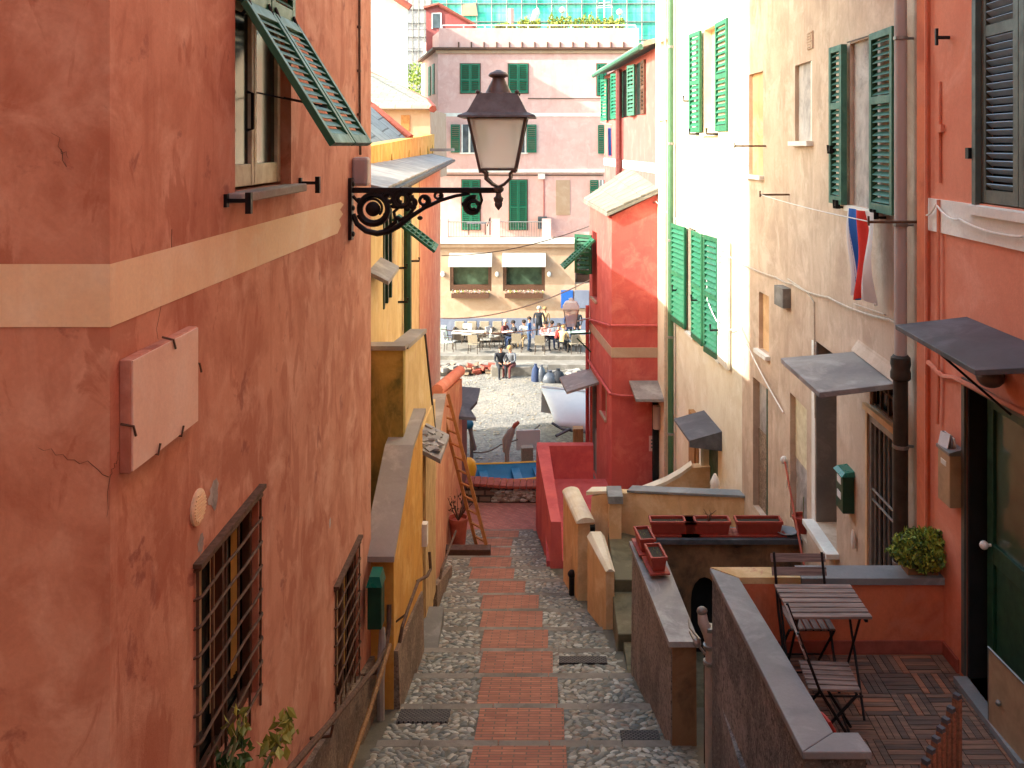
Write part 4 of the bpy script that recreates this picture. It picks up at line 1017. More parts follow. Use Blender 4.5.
# deep door under slab canopy
dd = backing(FR2, D3, 'concrete', h, 'deep_window')
g = MB(FR2.M); g.box(D3[0]+.001, D3[0]+.07, -.38, -.30, D3[2], D3[3]); g.box(D3[0]+.07, D3[0]+.20, -.385, -.34, D3[2], D3[3]); g.build('frame', 'dark_interior', dd)
g = MB(FR2.M); g.box(D3[1]-.02, D3[1]-.002, -.395, -.003, D3[2]+.002, D3[3]-.002); g.build('reveal', 'concrete', dd)
g = MB(FR2.M); g.box(D3[0]-.08, D3[1]+.08, -.38, .14, D3[2]-.06, D3[2]-.001); g.build('sill', 'white_trim', dd, bevel=.006)
g = MB(FR2.M); g.box(D3[1]+.001, D3[1]+.14, 0, .012, D3[2]-.2, D3[3]-.02); g.build('render_edge', 'white_trim', dd)
# slab canopy
g = MB(); g.hexa([(3.1, 8.0, -2.165), (3.1, 9.09, -2.13), (2.31, 9.09, -2.20), (2.37, 7.98, -2.245)], [(3.1, 8.0, -2.115), (3.1, 9.09, -2.08), (2.31, 9.09, -2.15), (2.37, 7.98, -2.195)])
cn = g.build('canopy', 'pale_slate', h, bevel=.006)
g = MB(FR2.M); g.hexa([(7.95, 0, -2.11), (9.12, 0, -2.075), (9.12, .07, -2.075), (7.95, .07, -2.11)], [(7.95, 0, -2.0), (9.12, 0, -1.97), (9.12, .01, -1.99), (7.95, .01, -2.03)]); g.build('flashing', 'tan_stucco', cn)
# gate + transom
gt = backing(FR2, GT, 'dark_interior', h, 'gateway')
g = MB(FR2.M); a, c, e, f = GT[:4]
for x0, x1 in ((a, a+.06), (c-.06, c)): g.box(x0, x1, -.08, -.01, e, f)
g.box(a+.061, c-.061, -.08, -.01, f-.10, f); g.box(a+.061, c-.061, -.08, -.01, e, e+.25)
for k in range(7): x = a+.1+(c-a-.2)*k/6; g.tube([(x, -.04, e+.2), (x, -.04, f-.1)], .014, 6)
for z in (e+.9, e+1.0): g.tube([(a+.06, -.025, z), (c-.06, -.025, z)], .012, 6)
g.build('iron_gate', 'galv', gt)
g = MB(FR2.M); g.box(c+.001, c+.05, 0, .012, e, f+.0); g.box(a-.02, c+.05, 0, .04, f+.002, f+.06); g.build('gate_surround', 'cream_wall', gt)
gt = backing(FR2, TR, 'dark_glass', h, 'transom')
g = MB(FR2.M); a, c, e, f = TR[:4]
for k in range(5): x = a+.02+(c-a-.04)*k/4; g.box(x-.012, x+.012, -.05, -.02, e, f)
for z in (e+.01, (e+f)/2, f-.02): g.box(a, c, -.055, -.025, z-.01, z+.012)
g.build('bars', 'rust_iron', gt)
# wall-mounted things
g = MB(FR1.M); s_ = FR1.s(786); g.box(s_-.22, s_+.12, 0, .12, zt(304, 12), zt(285, 12)); g.build('meter_box', 'concrete', h)
for F_, px, py, L_ in ((FR1, 764, 146, .5), (FR1, 771, 196, .5)):
    pass
for F_, s_, z_, L_ in ((FR1, FR1.s(766), zt(146, 12.8), .45), (FR1, FR1.s(790)-.0, zt(194, 11.9), .40), (FR2, 7.62, zt(222, 7.62), .42)):
    g = MB(F_.M); g.tube([(s_, 0, z_), (s_, L_, z_)], .013, 6); g.tube([(s_, L_, z_-.03), (s_, L_, z_+.05)], .01, 5); g.build('line_bracket', 'rust_iron', h)
# tan house conduit lines
g = MB(FR2.M); g.tube([(YC-.05, .015, -1.75), (10.9, .015, -1.78), (10.6, .015, -1.85), (10.55, .015, -3.2)], .01, 5)
g.tube([(FR2.s(887), .02, zt(302, 9)), (9.2, .02, zt(302, 9.3))], .008, 5)
g.build('conduit', 'cable', h)
g = MB(FR2.M); g.ball((8.98+.2, .03, -4.02), (.04, .02, .10), 10, 8); o = g.build('wall_plate', 'white_trim', h)
# mauve drainpipe with dark lower part
t = thing('drainpipe', 'mauve grey drainpipe with dark lower part between tan and orange houses', 'drainpipe', (2.98, 7.68, -6))
g = MB(); g.tube([(2.99, 7.72, -1.95), (2.99, 7.72, 6)], .052, 12); g.build('pipe', 'mauve_pipe', t, smooth=True)
g = MB(); g.tube([(2.99, 7.72, -5.2), (2.99, 7.72, -1.98)], .062, 12); g.lathe([(.065, 0), (.085, .02), (.085, .07), (.075, .1), (.085, .14), (.08, .2), (.06, .22)], (2.99, 7.72, -2.02), 14); g.build('lower_pipe', 'dark_pipe', t, smooth=True, sharp=35)
for z in (-.7, .9, -2.6, -3.6): g = MB(); g.lathe([(.055 if z > -2 else .065, 0), (.062 if z > -2 else .07, .003), (.062 if z > -2 else .07, .03), (.055, .032)], (2.99, 7.72, z), 12); g.tube([(3.05, 7.72, z+.015), (3.1, 7.72, z+.015)], .012, 5); g.build('pipe_clip', 'galv', t)
# ---------- orange house
h = thing('orange_house', 'bright orange house on the right with cream band and dark slate canopy', 'house', (6, 5, -4))
DO = (5.72, 6.66, -3.93, -1.78, .16)
SO = (4.4, 6.47, -.42, 1.75, .10)
g = MB(Fac(3.07, 0, -1).M); g.wall(-7.0, 7.5, -7, 9, [DO, SO], .16); g.M = None; body(g, Fac(3.07, 0, -1), -7.0, 7.5, -7, 9, 6)
g.build('wall', 'orange_stucco', h)
FO2 = Fac(3.07, 0, -1)
g = MB(FO2.M); g.box(7.31, 7.499, 0, .03, -3.4, 6); g.build('pilaster', 'deep_orange', h)
g = MB(FO2.M); g.box(-7.0, 7.30, 0, .02, -.69, -.43); g.build('painted_band', 'cream_band' if False else 'white_trim', h)
g = MB(FO2.M); g.box(4.3, 6.56, .02, .06, -.50, -.435); g.build('sill', 'white_trim', h)
for k, (a, c) in enumerate(((5.95, 6.46), (5.43, 5.94))):
    g = MB(); shutter(g, FO2.M @ T(a, -.06, -.41), c-a, 2.1, t=.05, rail=.065, mid=(.58,), slat=.052, tilt=-48, duo=True); so = g.build('shutter', ['shutter_frame', 'blue_shutter'], h)
g = MB(FO2.M); g.box(6.464, 6.52, -.03, .03, -.43, 1.8); g.build('window_frame', 'shutter_frame', h)
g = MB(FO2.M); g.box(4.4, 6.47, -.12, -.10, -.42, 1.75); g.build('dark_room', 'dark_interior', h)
g = MB(FO2.M); g.tube([(6.95, 0, .83), (6.95, .10, .83)], .014, 5); g.box(6.94, 6.96, .09, .11, .77, .90); g.build('shutter_stop', 'black_iron', h)
g = MB(FO2.M); g.box(6.53, 6.58, 0, .05, -.1, -.02); g.build('shutter_stop', 'black_iron', h)
g = MB(FO2.M)
for s_, zs in ((7.10, (-.1, .5)), (7.28, (-3.2, 4))):
    g.tube([(s_, .045 if s_ > 7.2 else .012, zs[0]-.2), (s_, .045 if s_ > 7.2 else .012, zs[1])], .012, 5)
g.tube([(7.08, .03, -.43), (7.08, .03, -1.9), (7.1, .03, -2.2)], .014, 5); g.box(7.04, 7.12, 0, .03, .10, .16)
g.tube([(7.25, .04, -1.75), (7.0, .03, -1.80), (6.8, .03, -1.76), (5.7, .03, -1.72), (5.2, .03, -1.74)], .02, 6)
g.build('conduit', 'orange_stucco', h)
# door
db = backing(FO2, DO, 'dark_interior', h, 'doorway')
g = MB(FO2.M); g.box(DO[1]+.001, DO[1]+.05, -.0, .02, DO[2], DO[3]+.05); g.box(DO[0], DO[1]+.0, 0, .02, DO[3]+.001, DO[3]+.05); g.build('door_surround', 'shutter_frame', db)
g = MB(FO2.M); g.box(DO[1]-.03, DO[1]-.001, -.155, -.002, DO[2], DO[3]-.001); g.build('jamb', 'dark_interior', db)
lf = MB(FO2.M); a, c = DO[0], DO[1]-.10; e, f = DO[2], DO[3]
for x0, x1 in ((a, a+.09), (c-.09, c)): lf.box(x0, x1, -.145, -.10, e, f)
for z0, z1 in ((e, e+.22), (e+.92, e+1.06), (f-.12, f)): lf.box(a+.091, c-.091, -.145, -.10, z0, z1)
lf.box(a+.091, c-.091, -.14, -.12, e+.22, e+.92)
dl = lf.build('door', 'green_dark', db, bevel=.004)
g = MB(FO2.M); g.box(a+.091, c-.091, -.135, -.125, e+1.06, f-.12); g.build('door_glass', 'green_glass', dl)
g = MB(FO2.M); g.ball((c-.06, -.05, e+1.04), .032, 10, 7); g.tube([(c-.06, -.10, e+1.04), (c-.06, -.05, e+1.04)], .012, 6); g.build('knob', 'brass' if False else 'globe_white', dl)
g = MB(FO2.M); g.box(DO[0], DO[1], -.15, .10, -3.975, -3.93); g.build('threshold', 'slate', h)
# slate canopy of the door
g = MB(); g.hexa([(3.07, 5.2, -1.31), (3.07, 6.66, -1.31), (2.54, 6.66, -1.365), (2.54, 5.4, -1.385)], [(3.07, 5.2, -1.27), (3.07, 6.66, -1.27), (2.54, 6.66, -1.33), (2.54, 5.4, -1.35)])
cn = g.build('canopy', 'dark_slate', h, bevel=.004)
g = MB(); g.tube([(2.60, 6.2, -1.375), (3.06, 6.0, -1.80)], .009, 6); g.build('stay', 'black_iron', cn)
t = thing('door_lamp', 'dark round wall lamp under the slate canopy above the green door', 'lamp', (3.0, 6.1, -1.6))
g = MB(); g.ball((2.98, 6.12, -1.58), (.09, .10, .07), 12, 8); g.build('shade', 'lamp_bronze', t, smooth=True)
g = MB(); g.tube([(3.07, 6.12, -1.57), (2.98, 6.12, -1.57)], .02, 6); g.build('arm', 'black_iron', t)
# brass mailbox with papers
t = thing('brass_mailbox', 'brass coloured mailbox with newspapers sticking out on the orange wall', 'mailbox', (3.0, 6.95, -2.5))
zl = lambda py: zt(py, 6.9)
g = MB(FO2.M); g.box(6.72, 6.93, 0, .10, zl(499), zl(448)); g.build('body', 'brass', t, bevel=.006)
g = MB(FO2.M); g.hexa([(6.71, 0, zl(448)+.001), (6.94, 0, zl(448)+.001), (6.94, .11, zl(448)+.001), (6.71, .11, zl(448)+.001)], [(6.71, 0, zl(441)), (6.94, 0, zl(441)), (6.94, .11, zl(445)), (6.71, .11, zl(445))]); g.build('lid', 'galv', t)
g = MB(FO2.M); g.box(6.78, 6.87, .10, .104, zl(461), zl(456)); g.build('name_plate', 'white_paint', t)
for i in range(3): g = MB(FO2.M); g.obox((6.82+.02*i, .05+.015*i, zl(438)), (.14, .006, .11), (R(-12+14*i), R(6*i-6), .1)); g.build('newspaper', 'cl_white' if i != 1 else 'cl_grey', t)
# green mailbox on tan wall
t = thing('green_mailbox', 'small green mailbox with clear front on the tan wall beside the gate', 'mailbox', (3.0, 9.35, -3.6))
zl = lambda py: zt(py, 9.3)
g = MB(FR2.M); g.box(9.22, 9.46, 0, .12, zl(511), zl(474)); g.build('body', 'green_dark', t, bevel=.01)
g = MB(FR2.M); g.hexa([(9.20, 0, zl(474)), (9.48, 0, zl(474)), (9.48, .14, zl(474)), (9.20, .14, zl(474))], [(9.22, 0, zl(469)), (9.46, 0, zl(469)), (9.46, .10, zl(470.5)), (9.22, .10, zl(470.5))]); g.build('lid', 'teal_box', t)
g = MB(FR2.M); g.box(9.28, 9.40, .12, .124, zl(484), zl(477)); g.box(9.28, 9.40, .12, .124, zl(499), zl(492)); g.build('label_window', 'white_cloth', t)

# ---------- flag towel and line
def towel():
    t = thing('striped_towel', 'blue red and white striped towel hanging below the green shutters', 'towel', (2.86, 9, -1.1))
    zt0, zb0 = zt(210, 8.35), zt(298, 8.35)
    cols = [(0, .12, 'white_cloth'), (.12, .42, 'blue_cloth'), (.42, .68, 'red_cloth'), (.68, 1, 'white_cloth')]
    W = 22; H = 24
    def P(u, v):
        w = .66*(1-.42*v+.12*v*v); s_ = 8.02+(1-u)*w+.02*math.sin(v*5)+.06*v
        d = .24+.035*math.sin(u*15+v*2.2)*(.4+v)+.02*math.sin(v*6+u*4)
        return FR2.P(s_, d, zt0+(zb0-zt0)*v-.03*math.sin(u*7)*v)
    for a, c, m_ in cols:
        g = MB(); n = 6
        vs = []; fs = []
        for j in range(H+1):
            for i in range(n+1):
                sh = .05*math.sin(j/H*6)-.10*(j/H)*(1 if 0 < a else 0)
                u = a+(c-a)*i/n
                if 0 < u < 1: u = min(.99, max(.01, u+sh*math.sin(u*math.pi)))
                vs.append(P(u, j/H))
        for j in range(H):
            for i in range(n): k = j*(n+1)+i; fs.append((k, k+1, k+n+2, k+n+1))
        g.add(vs, fs); g.build('stripe', m_, t, smooth=True)
    g = MB(); g.ball(P(.05, 1.0), .015); g.ball(P(.95, 1.0), .015); g.build('peg', 'white_trim', t)
towel()
def wire(name, pts, r, mat, label, cat='cable', drop=None, group=None):
    g = MB(); allp = []
    for (p, q_), dr in zip(zip(pts, pts[1:]), drop or [0]*(len(pts)-1)): allp += sag(p, q_, dr, 10)[(1 if allp else 0):]
    g.tube(allp, r, 5); return tag(g.build(name, mat), label, cat, group)
wire('clothes_line', [FR2.P(7.62, .40, zt(222, 7.62)), FR2.P(8.85, .36, zt(213, 8.9)), FR1.P(FR1.s(790), .38, zt(194, 11.9))], .006, 'white_trim', 'white clothes line carrying the striped towel', 'clothes line', [.0, .01])
wire('clothes_line', [FR1.P(FR1.s(766), .42, zt(146, 12.8)), FR1.P(FR1.s(728), .42, zt(150, 15)), FR1.P(FR1.s(702), .42, zt(138, 16.5))], .008, 'cable', 'thin clothes line between brackets below the upper green shutters', 'clothes line', [.02, .02])
wire('wall_cable', [FR1.P(FR1.s(657), .05, zt(201, 20.3)), FR1.P(FR1.s(700), .05, zt(233, 16)), FR1.P(FR1.s(742), .05, zt(262, 13.9)), FR1.P(FR1.s(780), .05, zt(278, 12.1)), FR2.P(11.5, .03, zt(284, 11.5)), FR2.P(10, .03, zt(302, 9.7)), FR2.P(8.2, .03, zt(322, 8.1)), FR2.P(7.8, .03, zt(330, 7.75))], .012, 'cable', 'bundle of pale cables running along the cream and tan facades', 'cable', [.08, .05, .02, .02, .03, .03, 0])
wire('wall_cable', [FO2.P(7.26, .05, zt(215, 7.3)), FO2.P(7.1, .04, zt(204, 7.1)), FO2.P(6.7, .04, zt(219, 6.7)), FO2.P(5.8, .04, zt(235, 5.9))], .008, 'white_trim', 'white cable sagging along the cream band of the orange house', 'cable', [.02, .04, .03])
wire('wall_cable', [FR1.P(FR1.s(709), .06, zt(245, 15.8)), FR1.P(FR1.s(713), .10, zt(300, 15.6)), FR1.P(FR1.s(742), .06, zt(325, 13.9)), FR1.P(FR1.s(786), .04, zt(410, 12))], .010, 'white_trim', 'white cable looping below the open shutters on the cream facade', 'cable', [.05, .25, .05])
wire('overhead_cable', [py_(655, 202, 20.4), py_(600, 222, 26), FL2.P(FL2.s(440), .05, zt(257, 29))], .014, 'cable_dark', 'thin grey cable crossing the alley in front of the pink building', 'cable', [.1, .25])
wire('overhead_cable', [py_(590, 280, 23.4), FL2.P(FL2.s(440), .05, zt(319, 29.2))], .016, 'cable', 'pale sagging cable crossing in front of the restaurant windows', 'cable', [.3])
wire('overhead_cable', [py_(590, 318, 23.4), FL2.P(FL2.s(440), .05, zt(330, 29.2))], .016, 'cable', 'low pale cable stretched above the restaurant tables', 'cable', [.25])

# ---------- cream house
h = thing('cream_house', 'tall pale cream house with green shutters and green drainpipe', 'house', (6, 17, -6))
sN, sF = FR1.s(742), FR1.s(655.5)
U1 = hole(FR1, 717, 704, 27, 133, .14); U2 = hole(FR1, 668.5, 660, 40, 118, .10)
WA = (FR1.s(695.5), FR1.s(688.5), -3.6, -1.60, .10); WB = (FR1.s(721.5), FR1.s(708.5), -3.6, -1.60, .10)
DC = (FR1.s(718), FR1.s(703.5), -6.6, -5.15, .2)
g = MB(FR1.M); g.wall(sN+.001, sF, -9.5, 9, [U1, U2, WA, WB, DC], .15); g.M = None; body(g, FR1, sN, sF, -9.5, 9, 6)
g.build('wall', 'white_stucco', h)
for H, m_ in ((U1, 'cream_wall'), (U2, 'tan_stucco'), (WA, 'dark_interior'), (WB, 'dark_interior')):
    w_ = backing(FR1, H, m_, h, 'window')
    g = MB(FR1.M); g.box(H[0]-.06, H[1]+.06, -.02, .07, H[2]-.05, H[2]-.002); g.build('sill', 'white_trim', w_)
def leaf(F, s_, z0, w_, hgt, ang, mat, par, tilt=38, mid=(.5,), d=.04, t_=.045, sl=.095):
    """hinged at s_, opening away (+s) if ang small; ang measured from wall (+s) outwards"""
    g = MB(); shutter(g, F.M @ T(s_, d, z0) @ RZ(R(ang)), w_, hgt, t=t_, rail=.07, mid=mid, slat=sl, tilt=tilt); return g.build('shutter', mat, par)
leaf(FR1, U1[1], U1[2]+.02, .62, U1[3]-U1[2]-.02, 5, 'green_mid', h)
leaf(FR1, U1[0], U1[2]+.02, .72, U1[3]-U1[2]-.02, 180, 'green_mid', h, tilt=-38)
leaf(FR1, WA[1], -3.58, .95, 1.98, 4, 'green_mid', h)
leaf(FR1, WA[0], -3.6, .80, 2.0, 180, 'green_mid', h, tilt=-50, d=.09)
leaf(FR1, WB[0]+.02, -3.62, .72, 2.05, 5, 'green_paint', h, d=.02)
leaf(FR1, WB[0], -3.62, .62, 2.05, 180, 'white_paint', h, tilt=-50, d=.07)
for px, py in ((694, 101), (682, 290), (702, 300), (722, 330), (700, 134), (718, 134)):
    g = MB(FR1.M); s_ = FR1.s(px); z_ = FR1.z(px, py); g.tube([(s_, 0, z_), (s_, .2, z_), (s_, .2, z_+.1)], .02, 5); g.build('shutter_stop', 'black_iron', h)
t = thing('drainpipe', 'long green drainpipe running the full height of the cream house', 'drainpipe', (2.6, 18.5, -8))
g = MB(FR1.M); s_ = FR1.s(675.5); g.tube([(s_, .10, -9.2), (s_, .10, 7)], .062, 10); g.build('pipe', 'green_pipe', t, smooth=True)
for z in (-6, -4, -2, 0, 2): g = MB(FR1.M); g.lathe([(.064, 0), (.072, .005), (.072, .05), (.064, .055)], (s_, .10, z), 10); g.build('pipe_clip', 'galv', t)
g = MB(FR1.M); s_ = FR1.s(682); g.tube([(s_, .04, -1.4), (s_, .04, 7)], .02, 5); s_ = FR1.s(667); g.tube([(s_, .04, -9), (s_, .04, 6)], .03, 5); s_ = FR1.s(670); g.tube([(s_, .04, -9), (s_, .04, 1)], .02, 5); g.build('conduit', 'cable', h)
# canopy with dark front skirt, door
g = MB(FR1.M); a, c = FR1.s(722), FR1.s(704)
g.hexa([(a, 0, -4.83), (c, 0, -4.83), (c, .55, -4.97), (a, .55, -4.97)], [(a, 0, -4.79), (c, 0, -4.79), (c, .55, -4.93), (a, .55, -4.93)])
g.hexa([(a, 0, -5.12), (a+.02, 0, -5.12), (a+.02, .55, -5.04), (a, .55, -5.04)], [(a, 0, -4.831), (a+.02, 0, -4.831), (a+.02, .55, -4.971), (a, .55, -4.971)])
g.build('canopy', 'dark_slate', h)
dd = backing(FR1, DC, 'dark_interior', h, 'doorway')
g = MB(FR1.M); g.box(DC[0]+.3*(DC[1]-DC[0]), DC[1]-.02, -.16, -.10, DC[2], DC[3]); g.build('door', 'green_dark', dd)
g = MB(FR1.M); g.box(DC[1]+.0, DC[1]+.13, -.0, .05, -7.5, -5.1); g.build('white_jamb', 'white_trim', h)
g = MB(FR1.M); g.box(DC[1]+.3, DC[1]+.75, 0, .10, -7.5, -5.0); g.box(DC[1]+.14, DC[1]+.22, 0, .08, -7.5, -5.0); g.build('wooden_post', 'post_wood', h)
t = thing('white_statuette', 'small white pointed ornament standing by the green door', 'ornament', (2.6, 14.6, -6))
g = MB(); p = py_(715, 492, 14.8); g.lathe([(.09, -.1), (.09, .0), (.07, .1), (.085, .16), (.05, .24), (.02, .30)], p, 10); g.build('body', 'white_trim', t, smooth=True)

# ---------- pink upper house beyond
h = thing('salmon_row_house', 'salmon pink house with slab eave and row of green shutters behind the red tower', 'house', (4, 25, -6))
s0, s1 = sF+.002, FR1.s(604.5)
g = MB(FR1.M); holes = []
SH = [(608.5, 612, 'green_bright'), (621, 627, 'green_bright'), (633, 638, 'green_mid')]
g.wall(s0, s1, -9.5, FR1.z(604.5, 76), [], .2); g.M = None; body(g, FR1, s0, s1, -9.5, FR1.z(604.5, 76), 6)
g.build('wall', 'salmon_pink', h)
g = MB(FR1.M); ztop = FR1.z(604.5, 76)
g.hexa([(s0-.05, -1.2, ztop+.45), (s1+.3, -1.2, ztop+.45), (s1+.2, .3, ztop+.02), (s0-.05, .3, ztop+.02)], [(s0-.05, -1.2, ztop+.57), (s1+.2, -1.2, ztop+.57), (s1+.2, .3, ztop+.14), (s0-.05, .3, ztop+.14)])
g.build('eave', 'plain_roof_tile', h)
g = MB(FR1.M); g.tube([(s0, .34, ztop+.02), (s1+.2, .34, ztop+.02)], .07, 8); g.build('gutter', 'green_weather', h)
g = MB(FR1.M); g.box(s0, s1, 0, .02, FR1.z(604.5, 165), FR1.z(604.5, 158)); g.build('painted_band', 'white_trim', h)
zt1, zb1 = FR1.z(606, 80), FR1.z(606, 121)
for px, ang, m_ in ((609, 12, 'green_bright'), (614, 176, 'green_weather'), (620.5, 14, 'green_bright'), (630, 176, 'green_mid'), (637, 10, 'green_weather'), (642, 178, 'brown_frame')):
    s_ = FR1.s(px); leaf(FR1, s_, zb1, .55, zt1-zb1, ang, m_, h)
g = MB(FR1.M)
for p0, p1 in ((616, 609), (632, 622), (645, 637)): g.box(FR1.s(p0), FR1.s(p1), -.02, .015, zb1, zt1)
g.build('window', 'dark_glass', h)
g = MB(FR1.M); s_ = FR1.s(623); g.tube([(s_, .12, ztop-.1), (s_, .12, FR1.z(623, 178))], .09, 8); g.build('drainpipe', 'cl_maroon', h)
for i, (px, py, m_, w_, hh_) in enumerate(((609.5, 128, 'blue_cloth', 3.4, 29), (614, 124, 'white_cloth', 5, 14))):
    g = MB(); Yz = 27.6+.2*i
    top_ = [py_(px-w_/2+w_*k/5, py, Yz)+Vector((0, .05*(k % 2), 0)) for k in range(6)]; bot_ = [py_(px-w_/2+w_*k/5+.4, py+hh_-(k % 2)*2, Yz)+Vector((0, .08*(k % 2), 0)) for k in range(6)]
    g.add(top_+bot_, [(k, k+1, k+7, k+6) for k in range(5)])
    tag(g.build('laundry', m_), ['blue cloth drying below the green shutters of the salmon house', 'white cloth drying beside the blue cloth by the salmon house'][i], 'laundry', 'clothes drying')
wire('clothes_line', [py_(600, 122, 27.8), py_(622, 126, 27.6)], .015, 'cable', 'short clothes line holding the blue and white laundry by the salmon house', 'clothes line', [.03])

# ---------- red tower
x0, y0, x1, y1 = 1.36, 20.5, .985, 23.66
bT = (x1-x0)/(y1-y0); FT = Fac(x0-bT*y0, bT, -1)
h = thing('red_tower_house', 'narrow deep red house with lean-to slab roof and beige band', 'house', (1.8, 21.5, -8.2))
xr = FR1.X(20.5)
zA, zB = -1.62, -1.12
g = MB()
def tw(zlo, zhA, zhB):
    pass
FRX = FR1.X
fa = [(x0, y0, -9.5), (xr, y0, -9.5), (xr, y0, zB), (x0, y0, zA)]
g.add(fa, [(0, 1, 2, 3)])
sN_, sF_ = y0*FT.L, y1*FT.L
TW = (FT.s(606.5), FT.s(601.5), -6.45, -5.75, .12); TW2 = (22.5*FT.L, 23.2*FT.L, -3.9, -2.2, .12)
TD = (22.55*FT.L, 23.3*FT.L, -8.4, -6.05, .12)
g.M = FT.M; g.wall(sN_, sF_, -9.9, zA, [TW, TW2, TD], .12); g.M = None
g.add([(x1, y1, -9.9), (FRX(y1), y1, -9.9), (FRX(y1), y1, zB+.4), (x1, y1, zA)], [(0, 1, 2, 3)])
g.build('wall', 'tower_red', h)
for H, m_, nm in ((TW, 'dark_glass', 'small_window'), (TW2, 'dark_interior', 'window'), (TD, 'grey_glass', 'doorway')):
    w_ = backing(FT, H, m_, h, nm)
    g = MB(FT.M); g.box(H[0]-.05, H[1]+.05, -.02, .05, H[2]-.06, H[2]-.001)
    if nm == 'small_window': g.box(H[0]-.04, H[0], 0, .02, H[2], H[3]); g.box(H[0]-.04, H[1]+.04, 0, .02, H[3], H[3]+.05)
    g.build('sill' if nm != 'doorway' else 'threshold', 'peach_stucco' if nm != 'doorway' else 'concrete', w_)
g = MB(FT.M); g.box(TD[0]+.1, TD[1]-.1, -.11, -.06, TD[2], TD[2]+1.1); g.box(TD[0], TD[0]+.08, -.1, -.02, TD[2], TD[3]); g.box(TD[1]-.08, TD[1], -.1, -.02, TD[2], TD[3]); g.build('door', 'slate', h)
zb0, zb1 = zt(357.5, 20.5), zt(347.5, 20.5)
g = MB(); g.box(x0-.0, xr-.001, y0-.012, y0, zb0, zb1); g.M = FT.M; g.box(sN_-.012, sF_, 0, .012, zb0, zb1); g.build('painted_band', 'peach_stucco', h)
# roof
g = MB()
r = [(x0-.12, y0-.12, zA+.0), (xr+.0, y0-.12, zB+.02), (FRX(24.5), 24.5, -.72), (x1-.15, 24.0, zA+.08)]
g.add([(p[0], p[1], p[2]) for p in r]+[(p[0], p[1], p[2]+.07) for p in r], [(0, 1, 2, 3), (4, 5, 6, 7), (0, 1, 5, 4), (1, 2, 6, 5), (2, 3, 7, 6), (3, 0, 4, 7)])
# overlapping slabs
r_ = [Vector(p) for p in r]
for i in range(7):
    for j in range(3):
        u0, u1 = i/7+.004, (i+1)/7-.004; v0, v1 = j/3, (j+1)/3+.03
        def B_(u, v): return r_[0].lerp(r_[3], u).lerp(r_[1].lerp(r_[2], u), v)
        q4 = [B_(u0, v0), B_(u1, v0), B_(u1, v1), B_(u0, v1)]; up_ = Vector((0, 0, .075)); e_ = Vector((0, 0, .03+.004*((i*3+j) % 3)))
        q4b = [q4[0]+up_+Vector((0,0,.02)), q4[1]+up_+Vector((0,0,.02)), q4[2]+up_, q4[3]+up_]
        g.hexa(q4b, [p+e_ for p in q4b])
g.build('roof', 'roof_slab', h)
g = MB(); g.tube([(x0-.02, y0-.05, zt(325, 20.5)), (xr-.02, y0-.05, zt(325, 20.5))], .025, 6); g.tube([(x0-.06, y0-.02, zt(325, 20.5)), (x1-.06, y1, zt(319, 23.6))], .025, 6)
g.tube([(xr-.02, y0-.05, zt(396, 20.5)), (x0+.2, y0-.05, zt(395, 20.5)), (x0-.04, y0-.06, zt(393, 20.5)), (x1-.06, y1, zt(360, 23.5))], .03, 6)
g.tube([(x1-.06, y1-.1, -9), (x1-.06, y1-.1, -4.2)], .05, 7)
g.build('conduit', 'terrace_red', h)
g = MB(); p = [py_(631.5, 389.5, 20.2), py_(663, 381, 20.45), py_(669, 397.5, 19.8), py_(640, 405.5, 19.6)]
p = [Vector((xt(629, 20.5), 20.49, zt(383, 20.5))), Vector((xt(664, 20.5), 20.49, zt(383, 20.5))), Vector((xt(671, 19.75), 19.75, zt(402, 19.75))), Vector((xt(636, 19.75), 19.75, zt(402, 19.75)))]
g.prism(p, (0, 0, .06)); g.build('canopy', 'pale_slate', h)
g = MB(FT.M); a, c = 22.2*FT.L, 23.6*FT.L; z = zt(376, 23)
g.hexa([(a, 0, z), (c, 0, z), (c, .8, z-.22), (a, .8, z-.22)], [(a, 0, z+.06), (c, 0, z+.06), (c, .8, z-.16), (a, .8, z-.16)]); g.build('canopy', 'pale_slate', h)
# dark side door at the right of the tower front
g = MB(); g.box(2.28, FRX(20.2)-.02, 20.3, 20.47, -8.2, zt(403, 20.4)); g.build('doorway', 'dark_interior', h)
g = MB(); g.tube([(2.36, 20.25, zt(428, 20.3)), (2.36, 20.25, zt(405, 20.3))], .09, 8); g.build('wall_lamp', 'mauve_pipe', h)
t = thing('house_notice', 'small square pale notice plate on the dark red tower wall', 'sign', (2.1, 20.45, -7))
g = MB(); g.box(xt(649, 20.48), xt(661, 20.48), 20.465, 20.495, zt(451, 20.48), zt(436, 20.48)); g.build('plate', 'rose_stucco', t)
g = MB()
for i in range(3): g.box(xt(651, 20.46), xt(659, 20.46), 20.458, 20.464, zt(441+i*3.5, 20.46), zt(439.5+i*3.5, 20.46))
g.build('print', 'cl_grey', t)
# green flap shutter on tower side
for k in range(2):
    dn = (FT.n*.74+Vector((0, 0, -.67))).normalized(); u3 = FT.u; nn = dn.cross(u3).normalized(); nn = -nn if nn.z < 0 else nn
    O = FT.P(TW2[0]+.02+k*.35, .03, -2.4); Mx = Matrix(((u3.x, nn.x, dn.x, O.x), (u3.y, nn.y, dn.y, O.y), (u3.z, nn.z, dn.z, O.z), (0, 0, 0, 1)))
    g = MB(); shutter(g, Mx, .33, 1.05, t=.05, rail=.06, mid=(), slat=.09, tilt=-45); g.build('shutter', 'green_mid', h)
leaf(FT, TW2[1]-.2, -3.3, .5, 1.0, 50, 'green_mid', h)
